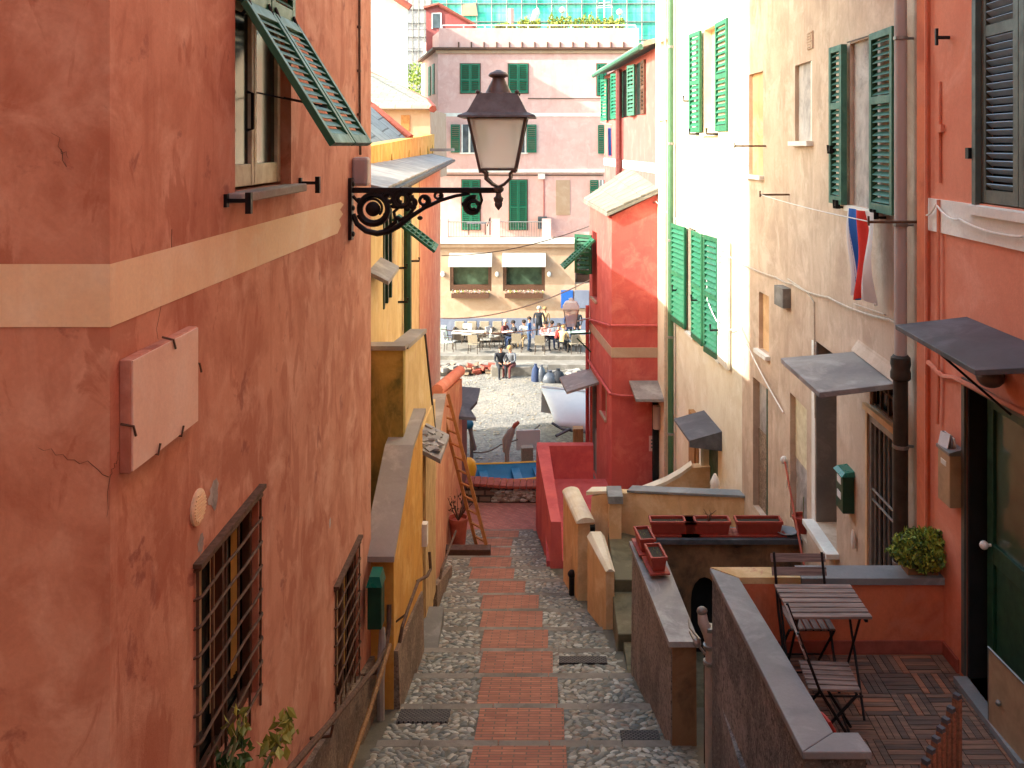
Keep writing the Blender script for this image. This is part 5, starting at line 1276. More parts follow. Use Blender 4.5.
# ---------- small second lantern
t = thing('wall_lantern', 'small distant street lantern with milky glass beside the red tower', 'street lamp', (.95, 23.2, -5.1))
Yk = 23.3; lx2 = xt(571, Yk)
g = MB(); g.tube([(FT.X(Yk)-.02, Yk, zt(333, Yk)), (lx2, Yk, zt(334, Yk)), (lx2, Yk, zt(329, Yk))], .025, 6); g.tube([(FT.X(Yk)-.02, Yk, zt(352, Yk)), (lx2+.15, Yk, zt(338, Yk))], .02, 6); g.build('arm', 'green_dark', t)
g = MB(); z0_, z1_ = zt(326, Yk), zt(308, Yk)
g.lathe([(.16, z0_), (.27, z1_)], (lx2, Yk, 0), 4, rot=S4); g.build('glass', 'milk_glass', t)
g = MB(); g.lathe([(.31, z1_), (.30, z1_+.03), (.2, zt(302, Yk)), (.08, zt(300.5, Yk)), (.08, zt(299, Yk)), (.03, zt(298, Yk))], (lx2, Yk, 0), 4, rot=S4); g.build('cap', 'white_trim', t)
g = MB()
for a_ in range(4):
    an = S4+a_*math.pi/2; g.tube([(lx2+.165*math.cos(an), Yk+.165*math.sin(an), z0_), (lx2+.275*math.cos(an), Yk+.275*math.sin(an), z1_)], .012, 4)
g.build('frame', 'lamp_bronze', t)

# ---------- red terrace
t = thing('red_terrace', 'red walled small terrace in front of the red tower', 'terrace', (.5, 19, -8.6))
g = MB()
g.hexa([(-.04, 17, -8.6), (.22, 17, -8.6), (.02, 21.3, -9.9), (-.39, 21.3, -9.9)], [(-.02, 17, -7.12), (.17, 17, -7.12), (-.07, 21.3, -7.12), (-.37, 21.3, -7.12)])
g.box(-.36, .98, 21.31, 21.55, -9.9, -7.121)
g.build('parapet', 'terrace_red', t)
g = MB(); g.prism([(-.1, 17.1, -8.2), (1.34, 17.1, -8.2), (1.30, 21.3, -8.2), (-.2, 21.3, -8.2)], (0, 0, .3)); g.build('floor', 'terrace_red', t)
# ---------- cream walls, steps
t = thing('cream_garden_wall', 'cream rendered wall with rounded top coloured paler as if lit beside the steps', 'wall', (.9, 14.8, -7.6))
g = MB(); g.prism([(.20, 16.0, -8.2), (.47, 16.0, -8.2), (.68, 14.7, -8.2), (.42, 14.7, -8.2)], (0, 0, 8.2-6.16))
g.prism([(.56, 15.05, -7.9), (2.95, 13.78, -7.9), (2.95, 13.78, -5.40), (1.0, 14.8, -5.72), (.66, 15.0, -5.86)], (.09, .17, 0)); 
g.prism([(.32, 15.2, -8.2), (.42, 15.2, -8.2), (.42, 15.2, -6.95), (.36, 15.2, -6.9), (.32, 15.2, -6.95)], (-.0, 1.2, 0))
g.build('wall', 'cream_wall', t)
g = MB(); A = Vector((.335, 16.0, -6.16)); B = Vector((.55, 14.66, -6.16)); vs = []
for c in (A, B):
    for k in range(9): a = math.pi*k/8; vs.append(c+Vector((math.cos(a)*.155, math.cos(a)*.03, math.sin(a)*.09)))
g.add(vs, [(k, k+1, 10+k, 9+k) for k in range(8)]+[tuple(range(9)), tuple(range(17, 8, -1))])
g.prism([(.57, 15.06, -5.86), (.98, 14.82, -5.73), (.98, 14.82, -5.70), (.57, 15.06, -5.80)], (.11, .21, 0)); g.build('lit_rounded_top', 'white_stucco', t)  # light on the wall top put into a paler stucco
g = MB(); g.prism([(1.22, 14.66, -5.66), (2.97, 13.73, -5.385), (2.97, 13.73, -5.35), (1.22, 14.66, -5.625)], (.11, .22, 0)); g.build('stone_cap', 'slate', t)
g = MB(); g.box(xt(609, 14.6), xt(621, 14.6), 14.5, 14.85, -6.9, zt(503, 14.5)); g.build('pillar', 'cream_wall', t)
g = MB(); g.box(xt(607.5, 14.6), xt(622.5, 14.6), 14.44, 14.9, zt(503, 14.5)+.002, zt(495, 14.5)); g.build('pillar_cap', 'slate', t, bevel=.01)
g = MB(); pts = [(xt(px, 16.2), 16.2, zt(py, 16.2)) for px, py in ((625, 520), (720, 520), (720, 466), (692, 468), (680, 477), (666, 485), (650, 491), (636, 495.5), (625, 497))]
g.prism(pts, (.02, .22, 0)); g.build('curved_ramp_wall', 'cream_wall', t)
g = MB(); pts = [(xt(px, 16.2), 16.2, zt(py, 16.2)) for px, py in ((625, 497.2), (636, 495.7), (650, 491.2), (666, 485.2), (680, 477.2), (692, 468.2), (692, 465), (680, 473.5), (666, 481.5), (650, 487.8), (636, 493), (625, 495))]
g.prism(pts, (.02, .24, 0)); g.build('lit_ramp_coping', 'white_stucco', t)  # lit cream edge of the ramp, coloured with the paler stucco
t = thing('wedge_wall', 'small cream wedge shaped wall with pale slanting top by the steps', 'wall', (.66, 13.5, -7.3))
g = MB(); g.hexa([(.55, 14.0, -7.6), (.76, 14.0, -7.6), (.90, 13.0, -7.3), (.78, 13.0, -7.3)], [(.55, 14.0, -6.10), (.80, 14.0, -6.10), (.90, 13.0, -6.16), (.78, 13.0, -6.16)]); g.build('wall', 'cream_wall', t)
g = MB(); g.hexa([(.54, 14.02, -6.098), (.82, 14.02, -6.098), (.91, 12.98, -6.158), (.775, 12.98, -6.158)], [(.60, 14.02, -6.02), (.76, 14.02, -6.02), (.86, 12.98, -6.12), (.82, 12.98, -6.12)]); g.build('slanting_top', 'white_stucco', t)
t = thing('side_steps', 'three mossy stone steps rising between the cream wall and the dark wall', 'steps', (1, 13, -6.9))
for (a, c, e, f, z) in ((.92, 3.0, 13.15, 14.75, -6.35), (.88, 1.25, 12.0, 13.149, -6.52), (.95, 1.12, 11.2, 11.999, -6.62)):
    g = MB(); g.box(a, c, e, f, -8, z); g.build('step', 'mossy_stone', t, bevel=.015)
g = MB(); g.box(1.0, 1.3, 10.4, 11.2, -8, -6.5); g.build('pale_step', 'concrete', t)
# black jug / hydrant thing by the wall
t = thing('wall_tap', 'small dark tap fitting at the foot of the cream wall', 'tap', (.38, 15.1, -7.6))
g = MB(); g.tube([(.33, 15.0, -7.75), (.33, 15.0, -7.2)], .05, 7); g.ball((.33, 15.0, -7.15), .07, 8, 6); g.build('post', 'black_iron', t)
g = MB(); g.box(.62, .70, 14.6, 14.72, -6.35, -6.2); g.build('valve', 'black_iron', t)

# ---------- dark wall with flower boxes
t = thing('flower_box_wall', 'dark stained rough wall carrying red planters on its slab top', 'wall', (1.2, 10, -6.4))
XA, XB = 1.0, 1.19   # left face far/near
g = MB(); g.hexa([(XA-.03, 11.2, -7.6), (XA+.2, 11.2, -7.6), (1.45, 9.0, -7.3), (XB-.01, 9.0, -7.3)], [(XA, 11.2, -4.99), (XA+.25, 11.2, -4.99), (1.44, 9.0, -4.99), (XB+.0, 9.0, -4.99)]); g.build('wall', 'dark_roughcast', t)
g = MB(); g.prism([(1.20, 8.992, -7.3), (1.448, 8.992, -7.3), (1.438, 8.992, -5.0), (1.20, 8.992, -5.0)], (0, -.02, 0)); g.build('end_face', 'brown_stucco', t)
g = MB(); g.hexa([(XA-.04, 11.2, -4.985), (XA+.33, 11.2, -4.985), (1.46, 8.93, -4.985), (1.16, 8.93, -4.985)], [(XA-.04, 11.2, -4.93), (XA+.33, 11.2, -4.93), (1.46, 8.93, -4.93), (1.16, 8.93, -4.93)]); g.build('coping', 'pale_slate', t)
FB = lambda px: xt(px, 11.2)
g = MB(); ax0, ax1, az = FB(691), FB(718), zt(577, 11.2)
arch = [(ax0, az-.28)]+[((ax0+ax1)/2-(ax1-ax0)/2*math.cos(math.pi*k/8), az-.28+.28*math.sin(math.pi*k/8)) for k in range(1, 8)]+[(ax1, az-.28)]
g.box(XA+.2, ax0, 11.2, 11.42, -7.6, -4.94); g.box(ax1, 3.09, 11.2, 11.42, -7.6, -4.94)
top = [(ax0, -4.94)]+arch; 
for (p0, p1) in zip(arch, arch[1:]): g.hexa([(p0[0], 11.2, p0[1]), (p1[0], 11.2, p1[1]), (p1[0], 11.42, p1[1]), (p0[0], 11.42, p0[1])], [(p0[0], 11.2, -4.94), (p1[0], 11.2, -4.94), (p1[0], 11.42, -4.94), (p0[0], 11.42, -4.94)])
g.build('cross_wall', 'brown_stucco', t)
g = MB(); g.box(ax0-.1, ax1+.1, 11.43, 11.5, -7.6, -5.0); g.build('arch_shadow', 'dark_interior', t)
g = MB(); g.box(XA+.3, 3.09, 11.12, 11.5, -4.938, -4.88); g.build('cross_coping', 'dark_slate', t)
# court behind
f_ = thing('inner_court', 'shaded paved court between the planter wall and the cream wall', 'court', (2, 12.5, -6.4)); g = MB(); g.box(1.26, 3.0, 11.5, 13.14, -8, -6.35); g.build('paving', 'mossy_stone', f_)
f_ = thing('sunken_passage', 'dark sunken passage floor behind the iron gate', 'passage', (2.2, 9, -6.6)); g = MB(); g.box(1.47, 3.09, 7.25, 11.19, -8, -6.3); g.build('paving', 'mossy_stone', f_)
def planter(x, y, rz, label, L=.56, W=.18, H=.185):
    o = thing('flower_box', label, 'planter', (x, y, -4.875), rz, 'terracotta planters on the wall')
    g = MB(); a, b2 = L/2, W/2
    g.hexa([(-a*.92, -b2*.8, .02), (a*.92, -b2*.8, .02), (a*.92, b2*.8, .02), (-a*.92, b2*.8, .02)], [(-a, -b2, H-.04), (a, -b2, H-.04), (a, b2, H-.04), (-a, b2, H-.04)])
    g.box(-a-.012, a+.012, -b2-.012, -b2+.012, H-.04, H); g.box(-a-.012, a+.012, b2-.012, b2+.012, H-.04, H); g.box(-a-.012, -a+.012, -b2+.012, b2-.012, H-.04, H); g.box(a-.012, a+.012, -b2+.012, b2-.012, H-.04, H)
    g.build('box', 'planter_red', o, world=False, bevel=.004)
    g = MB(); g.box(-a-.05, a+.05, -b2-.03, b2+.03, 0, .018); g.build('saucer', 'planter_red', o, world=False)
    g = MB(); g.box(-a+.012, a-.012, -b2+.012, b2-.012, H-.04, H-.035)
    g.build('soil', 'soil', o, world=False)
    return o
pl = []
pl.append((planter(FB(672)+.02, 11.30, 0, 'long terracotta planter with a little grass at the left end of the cross wall'), 1))
pl.append((planter(FB(708), 11.30, 0, 'long terracotta planter with a dry twig second along the cross wall'), 2))
pl.append((planter(FB(760), 11.30, 0, 'long empty terracotta planter set apart nearer the tan house'), 0))
pl.append((planter(1.12, 10.90, R(-83)+math.pi, 'short planter with green sprouts at the far end of the sloping dark wall', L=.36, W=.17), 1))
pl.append((planter(1.20, 10.42, R(-83)+math.pi, 'short planter with weeds at the front of the planter row', L=.36, W=.17), 1))
for o, k in pl:
    M = FR[o]
    if k:
        g = MB(); c = M @ Vector((0, 0, .13)); rnd = random.Random(int(c.x*100))
        if k == 1: 
            for i in range(22): 
                p = M @ Vector((rnd.uniform(-.14, .14), rnd.uniform(-.05, .05), .11)); g.tube([p, p+Vector((rnd.uniform(-.03, .03), rnd.uniform(-.03, .03), rnd.uniform(.02, .07)))], [.004, .001], 3)
            g.build('sprouts', 'leaf_green', o)
        else:
            for i in range(5): p = M @ Vector((.02, 0, .10)); q_ = p+Vector((rnd.uniform(-.04, .04), 0, .12)); g.tube([p, q_, q_+Vector((rnd.uniform(-.1, .1), 0, rnd.uniform(.03, .1)))], [.008, .006, .003], 4)
            g.build('twig', 'rust_iron', o)
t = thing('flower_pot', 'round terracotta pot with a single stalk at the right end of the cross wall', 'flower pot', (FB(805), 11.3, -4.88))
g = MB(); g.lathe([(.085, 0), (.12, .18), (.13, .18), (.132, .22), (.115, .22), (.11, .17)], (FB(805), 11.3, -4.875), 16); g.build('pot', 'planter_red', t, smooth=True, sharp=30)
g = MB(); g.tube([(FB(805), 11.3, -4.75), (FB(806), 11.3, -4.42)], .006, 4); g.build('stalk', 'leaf_olive', t)
t = thing('blue_dish', 'small grey blue dish lying on the wall between planter and round pot', 'dish', (FB(788), 11.3, -4.88)); g = MB(); g.lathe([(.06, 0), (.14, .05), (.13, .055), (.05, .015)], (FB(788), 11.28, -4.878), 14); g.build('bowl', 'slate', t, smooth=True)
t = thing('broom', 'broom with thin wooden handle leaning against the tan wall', 'broom', (2.9, 10.9, -6.3))
p0, p1 = py_(803, 560, 10.9), py_(785, 462, 11.75); dirn = (p0-p1).normalized()
g = MB(); g.tube([p1, p0, p0+dirn*.35], .014, 6); g.build('handle', 'terracotta', t)
g = MB(); g.obox(p0+dirn*.45, (.3, .08, .2), (0, 0, 0)); g.build('head', 'planter_red', t)

# ---------- grey terrace wall + orange parapet + terrace
t = thing('grey_terrace_wall', 'rough grey wall with wide slate coping around the orange sided terrace', 'wall', (1.4, 6, -6))
g = MB(); g.hexa([(1.28, 7.19, -7), (1.44, 7.19, -7), (1.6, 5.06, -6.5), (1.42, 5.06, -6.5)], [(1.28, 7.19, -3.44), (1.44, 7.19, -3.44), (1.6, 5.06, -3.44), (1.42, 5.06, -3.44)])
g.box(1.601, 1.77, 5.07, 5.2, -6.5, -3.441); g.box(1.30, 3.05, 4.6, 7.04, -7, -4.30)
g.build('wall', 'grey_roughcast', t)
g = MB(); g.hexa([(1.265, 7.22, -3.437), (1.465, 7.05, -3.437), (1.625, 5.20, -3.437), (1.40, 5.03, -3.437)], [(1.265, 7.22, -3.39), (1.465, 7.05, -3.39), (1.625, 5.20, -3.39), (1.40, 5.03, -3.39)])
g.hexa([(1.402, 5.03, -3.437), (1.79, 5.03, -3.437), (1.77, 5.20, -3.437), (1.627, 5.20, -3.437)], [(1.402, 5.03, -3.392), (1.79, 5.03, -3.392), (1.77, 5.20, -3.392), (1.627, 5.20, -3.392)])
g.build('coping', 'slate', t, bevel=.006)
g = MB(); g.box(1.443, 3.069, 7.05, 7.19, -4.3, -3.44); g.build('parapet', 'deep_orange', t)
g = MB(); g.hexa([(1.27, 7.225, -3.438), (1.95, 7.225, -3.438), (1.95, 7.05, -3.438), (1.467, 7.05, -3.438)], [(1.27, 7.225, -3.388), (1.95, 7.225, -3.388), (1.95, 7.05, -3.388), (1.467, 7.05, -3.388)]); g.build('lit_coping_part', 'pale_yellow', t)  # lit stretch of the slate coping, its light put into pale yellow
g = MB(); g.box(1.953, 3.069, 7.03, 7.25, -3.438, -3.386); g.build('back_coping', 'slate', t)
g = MB(); g.box(1.46, 3.068, 7.035, 7.05, -3.98, -3.88); g.box(3.05, 3.069, 6.78, 7.034, -3.98, -3.88); g.build('skirting', 'tile_red', t)
g = MB(); g.box(1.45, 1.6, 5.21, 7.03, -4.2, -3.45) if False else None
b = MB(); b.box(1.44, 3.07, 4.4, 7.045, -4.29, -4.0); tag(b.build('terrace_floor', 'mortar'), kind='structure')
mm = ['deck_wood', 'deck_wood_b', 'deck_wood_c']; b = MB(); rnd = random.Random(3); ts = .25
for i in range(7):
    for j in range(11):
        x = 1.45+i*ts; y = 7.03-(j+1)*ts
        for k in range(5):
            b.cur = rnd.choices((0, 1, 2), (4, 3, 1.6))[0]
            w_ = ts/5
            if x > 3.0: continue
            xe = min(x+ts-.004, 3.065)
            if (i+j) % 2: b.box(x+.003, xe, y+k*w_+.003, y+(k+1)*w_-.003, -4.0, -3.98+rnd.uniform(-.002, .002))
            elif x+(k+1)*w_ < 3.068: b.box(x+k*w_+.003, x+(k+1)*w_-.003, y+.003, y+ts-.003, -4.0, -3.98+rnd.uniform(-.002, .002))
tag(b.build('terrace_deck_tiles', mm), kind='structure')
# bush
t = thing('green_bush', 'small rounded green bush in a trough on the slate coping beside the orange house', 'bush', (2.9, 7.15, -3.38))
g = MB(); g.box(2.80, 3.04, 7.08, 7.22, -3.385, -3.33); g.build('trough', 'brown_stucco', t)
g = MB(); 
for i in range(14): a = i*.45; g.tube([(2.9, 7.15, -3.3), (2.9+.16*math.cos(a), 7.15+.09*math.sin(a), -3.14)], [.006, .003], 4)
g.build('stems', 'rust_iron', t)
g = MB(); leaves(g, (2.92, 7.13, -3.21), (.215, .16, .16), 2200, .038, seed=3, mats=3)
rb = random.Random(4)
for i in range(26):
    an = rb.uniform(0, 6.3); el_ = rb.uniform(-.2, 1.3); rr_ = rb.uniform(.9, 1.22); leaves(g, (2.92+.205*rr_*math.cos(an)*math.cos(el_), 7.13+.15*rr_*math.sin(an)*math.cos(el_), -3.21+.155*rr_*math.sin(el_)), (.03, .03, .035), 16, .036, seed=i+40, mats=3)
leaves(g, (2.98, 7.13, -3.16), (.13, .12, .12), 600, .038, seed=5, mats=2); leaves(g, (2.80, 7.12, -3.2), (.12, .12, .12), 450, .038, seed=6, mats=3)
g.build('foliage', ['leaf_green', 'leaf_green', 'leaf_dark'], t)
# pipes and gate in the gap
t = thing('vent_pipe', 'tall grey white pipe with elbow standing in the gap beside the grey wall', 'pipe', (1.40, 8.1, -6))
Yp = 8.0
g = MB(); g.tube([py_(710, 790, Yp), py_(709.5, 662, Yp)], .045, 10); g.tube([py_(710, 662, Yp), py_(711, 646, Yp), py_(708, 632, Yp), py_(703, 622, Yp), py_(702, 612, Yp+.05)], [.045, .045, .052, .048, .04], 10)
g.build('pipe', 'white_pipe', t, smooth=True)
for py in (662, 646, 628): g = MB(); p = py_(710, py, Yp); g.lathe([(.05, -.02), (.062, -.015), (.062, .015), (.05, .02)], p, 12); g.build('collar', 'galv', t)
g = MB(); g.ball(py_(702, 611, Yp+.03), (.05, .04, .04), 10, 6); g.build('pipe_cap', 'galv', t, smooth=True)
g = MB(); g.tube([py_(700, 640, Yp), py_(690, 628, Yp+.2), py_(689, 620, Yp+.3)], .012, 5); g.tube([py_(706, 655, Yp), py_(694, 640, Yp+.1), py_(690, 632, Yp+.3)], .012, 5); g.ball(py_(697, 643, Yp+.05), .04, 8, 5); g.build('valve', 'galv', t)
t = thing('iron_side_gate', 'black iron bar gate in the dark gap behind the pipe', 'gate', (1.6, 8.8, -6))
g = MB()
for k in range(7): x = 1.46+k*.06; g.tube([(x, 8.6, -6.25), (x, 8.6, -4.75)], .009, 5)
g.tube([(1.45, 8.6, -4.8), (1.85, 8.6, -4.8)], .013, 5); g.tube([(1.45, 8.6, -6.1), (1.85, 8.6, -6.1)], .013, 5); g.build('bars', 'black_iron', t)
g = MB(); g.box(1.86, 3.09, 8.0, 8.2, -7, -4.6); g.build('dark_gap_sheet', 'dark_interior', t)  # near-black sheet stands in for the shade of the covered passage
# ============================================================ terrace furniture
ZF = -3.978
def bistro_chair(label):
    o = thing('folding_chair', label, 'chair', (0, 0, 0), 0, 'folding bistro chairs')
    # faces +Y local ; seat .33 x .33 at z .45 ; two crossed frames
    g = MB()
    for k in range(6): x = -.165+k*.0555; g.box(x, x+.042, -.165, .165, .44, .455)
    g.build('seat', 'bistro_wood_b', o, world=False, bevel=.002)
    for s in (-1, 1):
        g = MB(); g.tube([(s*.185, .19, 0), (s*.185, -.10, .46), (s*.185, -.24, .83)], .010, 6); g.build('back_leg', 'black_iron', o, world=False)
        g = MB(); g.tube([(s*.165, -.24, 0), (s*.165, .14, .43)], .010, 6); g.build('front_leg', 'black_iron', o, world=False)
    g = MB(); g.tube([(-.165, .14, .43), (.165, .14, .43)], .008, 5); g.tube([(-.185, .12, .11), (.185, .12, .11)], .008, 5); g.tube([(-.165, -.17, .08), (.165, -.17, .08)], .008, 5); g.build('stretcher', 'black_iron', o, world=False)
    for z, y in ((.70, -.195), (.79, -.228)):
        g = MB(); g.obox((0, y-.006, z), (.42, .014, .06), (R(22), 0, 0)); g.build('back_slat', 'bistro_wood', o, world=False, bevel=.002)
    return o
ch1 = bistro_chair('folding wooden bistro chair behind the table with its back to the orange parapet')
ch1.location = (1.90, 6.72, ZF); ch1.rotation_euler = (0, 0, math.pi)
ch2 = dup(ch1, (1.84, 5.98, ZF), R(-94), 'folding wooden bistro chair in front of the table with slatted seat towards the door', 'folding bistro chairs')
t = thing('bistro_table', 'small folding table with weathered wooden slats on thin black legs', 'table', (1.95, 6.42, ZF))
g = MB(); tz = ZF+.72
for k in range(7):
    y = 6.18+k*.068; g.box(1.64-.0, 2.20, y, y+.054, tz, tz+.018)
g.build('tabletop', 'bistro_wood', t, bevel=.002)
g = MB(); g.box(1.66, 1.68, 6.18, 6.65, tz-.02, tz-.001); g.box(2.15, 2.17, 6.18, 6.65, tz-.02, tz-.001); g.build('frame', 'black_iron', t)
for x, sgn in ((1.67, 1), (1.70, -1), (2.16, 1), (2.13, -1)):
    g = MB(); g.tube([(x, 6.42-.2*sgn, ZF), (x, 6.42+.2*sgn, tz-.01)], .009, 6); g.build('leg', 'black_iron', t)
g = MB(); g.tube([(1.67, 6.25, ZF+.15), (2.16, 6.25, ZF+.15)], .007, 5); g.build('stretcher', 'black_iron', t)
o = MB(); o.tube([py_(815, 712, 5.55)+Vector((0, 0, 0)), py_(822, 714, 5.5), py_(829, 722, 5.45), py_(836, 735, 5.45), py_(838, 745, 5.5)], .012, 8); tag(o.build('garden_hose', 'rubber_red', smooth=True), 'loop of pinkish red hose behind the slate coping', 'hose')
t = thing('picket_gate', 'little dark wooden picket gate with stepped tops on the terrace', 'gate', (2.3, 5.5, -4))
tops = [(957, 698), (951, 711), (946, 722), (941, 731), (936, 741), (931, 752), (926, 763)]
g = MB()
for i, (px, py) in enumerate(tops):
    Y = 5.62-.05*i; g.obox((xt(px, Y), Y, (zt(py, Y)-3.99)/2-.0), (.034, .05, zt(py, Y)+3.99), (0, 0, .6))
g.build('pickets', 'deck_wood_c', t, bevel=.003)
g = MB()
for i, (px, py) in enumerate(tops):
    Y = 5.62-.05*i; g.obox((xt(px, Y), Y, zt(py, Y)+.01), (.034, .04, .03), (0, 0, .6))
g.build('caps', 'dark_slate', t)
g = MB(); A = Vector((xt(957, 5.64), 5.64, zt(752, 5.64))); B = Vector((xt(924, 5.3), 5.3, zt(790, 5.3))); g.tube([A, B], .014, 4); g.build('rail', 'deck_wood', t)
t = thing('metal_barrier', 'low brown metal flood board across the green door', 'barrier', (3.0, 6, -3.98))
g = MB(); g.hexa([(2.98, 6.14, -3.975), (3.0, 6.16, -3.975), (3.2-.15, 5.3, -3.975), (3.03, 5.3, -3.975)], [(2.98, 6.14, -3.44), (3.0, 6.16, -3.44), (3.05, 5.3, -3.44), (3.03, 5.3, -3.44)]); g.build('board', 'brass', t)
g = MB(); g.tube([(2.98, 6.15, -3.43), (3.03, 5.3, -3.43)], .008, 5); g.tube([(2.985, 6.15, -3.97), (2.985, 6.15, -3.43)], .008, 5); g.ball((2.975, 6.0, -3.72), .02, 8, 5); g.build('edge_trim', 'galv', t)

# ============================================================ PINK BUILDING (far)
YP = 47.; YR = 44.
def X(px, Y=YP): return xt(px, Y)
def Z(py, Y=YP): return zt(py, Y)
h = thing('pink_building', 'large pale pink building with green shutters and roof terrace beyond the beach', 'building', (0, 50, -9.45))
g = MB(); xl, xr_ = X(438), X(668)
FRn = [(xl, YP, -9.45), (xr_, YP, -9.45), (xr_, YP, Z(50)), (xl, YP, Z(50))]
lft = (X(421.5, 54), 54.)
g.add(FRn, [(0, 1, 2, 3)]); g.add([(xl, YP, -9.45), (lft[0], lft[1], -9.45), (lft[0], lft[1], Z(50)), (xl, YP, Z(50))], [(0, 1, 2, 3)])
g.add([(xl, YP, Z(50)), (xr_, YP, Z(50)), (xr_, 62, Z(50)), (lft[0], lft[1], Z(50))], [(0, 1, 2, 3)])
g.add([(xr_, YP, -9.45), (xr_, 62, -9.45), (xr_, 62, Z(50)), (xr_, YP, Z(50))], [(0, 1, 2, 3)])
g.build('wall', 'rose_stucco', h)
# cornice + parapet
g = MB(); g.prism([(xl-.25, YP-.25, Z(50)), (xr_, YP-.25, Z(50)), (xr_, YP+2, Z(50)), (lft[0]-.25, lft[1], Z(50))], (0, 0, .12)); g.build('cornice', 'brown_frame', h)
g = MB(); g.prism([(xl-.1, YP-.1, Z(53.5)), (xr_, YP-.1, Z(53.5)), (xr_, YP-.002, Z(53.5)), (xl-.1, YP-.002, Z(53.5))], (0, 0, .16)); g.build('frieze', 'peach_stucco', h)
g = MB(); g.box(xl+.05, X(639), YP+.05, YP+.3, Z(50)+.12, Z(28)); g.prism([(xl+.05, YP+.3, Z(50)+.12), (lft[0]+.1, lft[1], Z(50)+.12), (lft[0]+.35, lft[1], Z(50)+.12), (xl+.3, YP+.3, Z(50)+.12)], (0, 0, Z(28)-Z(50)-.2)); g.build('parapet', 'rose_stucco', h)
g = MB()
for i in range(14): g.box(X(458+i*12.7), X(459.2+i*12.7), YP-.02, YP+.04, Z(49), Z(42))
g.build('parapet_outlets', 'brown_frame', h)
g = MB(); g.tube([(xl+.2, YP+.15, Z(25)), (X(636), YP+.15, Z(25))], .035, 5)
for i in range(10): x = xl+.2+(X(636)-xl-.2)*i/9; g.tube([(x, YP+.15, Z(28)), (x, YP+.15, Z(25))], .03, 5)
g.build('roof_rail', 'white_trim', h)
# bands
g = MB(); g.box(xl, xr_, YP-.03, YP, Z(116.5), Z(113)); g.box(xl, xr_, YP-.12, YP, Z(172.5), Z(169)); g.box(X(538), X(545), YP-.15, YP, Z(179), Z(173.5)); g.build('string_course', 'white_trim', h)
g = MB(); g.tube([(xl, YP-.06, Z(175)), (X(603), YP-.06, Z(175))], .035, 5); g.tube([(X(528), YP-.05, Z(98.5)), (X(606), YP-.05, Z(98.5))], .025, 5); g.build('conduit', 'cable_dark', h)
def closed(pxa, pxb, pa, pb, mat='green_bright', nm='shutter'):
    w = X(pxb)-X(pxa); hh_ = Z(pa)-Z(pb)
    fr = MB(); fr.box(X(pxa)-.04, X(pxb)+.04, YP-.03, YP-.005, Z(pb)-.04, Z(pa)+.04); f = fr.build('window', 'brown_frame', h)
    for k in range(2):
        g = MB(); x = X(pxa)+k*w/2
        shutter(g, T(x+.01, YP-.09, Z(pb)), w/2-.02, hh_, t=.05, rail=.06, mid=(.45,), slat=.10, tilt=-50); g.build('shutter', mat, f)
def open_(pxs, pwin, pxe, pa, pb):
    a, b2 = pwin; fr = MB(); fr.box(X(a), X(b2), YP-.02, YP+.0, Z(pb), Z(pa)); f = fr.build('window', 'grey_glass', h)
    g = MB(); w = X(b2)-X(a)
    for x0, x1 in ((X(a), X(a)+.07), (X(b2)-.07, X(b2)), ((X(a)+X(b2))/2-.05, (X(a)+X(b2))/2+.05)): g.box(x0, x1, YP-.05, YP-.021, Z(pb), Z(pa))
    g.box(X(a)-.1, X(b2)+.1, YP-.1, YP-.021, Z(pb)-.08, Z(pb)); g.build('frame', 'white_trim', f)
    for lo, hi in (pxs, pxe):
        if lo is None: continue
        g = MB(); shutter(g, T(X(lo), YP-.11, Z(pb)), X(hi)-X(lo), Z(pa)-Z(pb), t=.05, rail=.06, mid=(.5,), slat=.1, tilt=-50); g.build('shutter', 'green_bright', f)
closed(460.5, 480, 64, 93); closed(508.5, 528, 64, 93); closed(597, 606, 64, 95)
open_((451, 460), (461.5, 477.5), (478, 487), 124.5, 152.5); open_((None, None), (510, 526), (527, 536.5), 124.5, 152.5); open_((598, 604.5), (606, 614), (None, None), 125, 153.5)
closed(462, 480, 180, 229.5); closed(509.5, 527, 180, 229.5); open_((590, 598), (599, 606), (None, None), 180, 197)
g = MB(); g.box(X(556), X(570), YP-.03, YP, Z(215), Z(180)); g.build('blocked_doorway', 'peach_stucco', h)
g = MB(); g.box(X(543.5), X(544.5), YP-.03, YP, Z(232), Z(175)); g.build('pilaster_line', 'salmon_pink', h)
g = MB(); g.box(X(538), X(547), YP-.5, YP-.02, Z(228), Z(216)); g.build('vent_unit', 'grey_glass', h)
# side face window
u_ = Vector((lft[0]-xl, lft[1]-YP, 0)).normalized(); nrm = Vector((-u_.y, u_.x, 0))
Ms = Matrix(((u_.x, nrm.x, 0, xl), (u_.y, nrm.y, 0, YP), (0, 0, 1, 0), (0, 0, 0, 1)))
for (a, c, pa, pb, m_) in ((1.3, 2.1, 64, 94, 'green_weather'), (2.9, 3.7, 64, 94, 'green_mid'), (1.3, 3.2, 125, 150, 'green_dark')):
    g = MB(Ms); g.box(a, c, 0, .06, Z(pb, 48.5), Z(pa, 48.5)); g.build('shutter', m_, h)
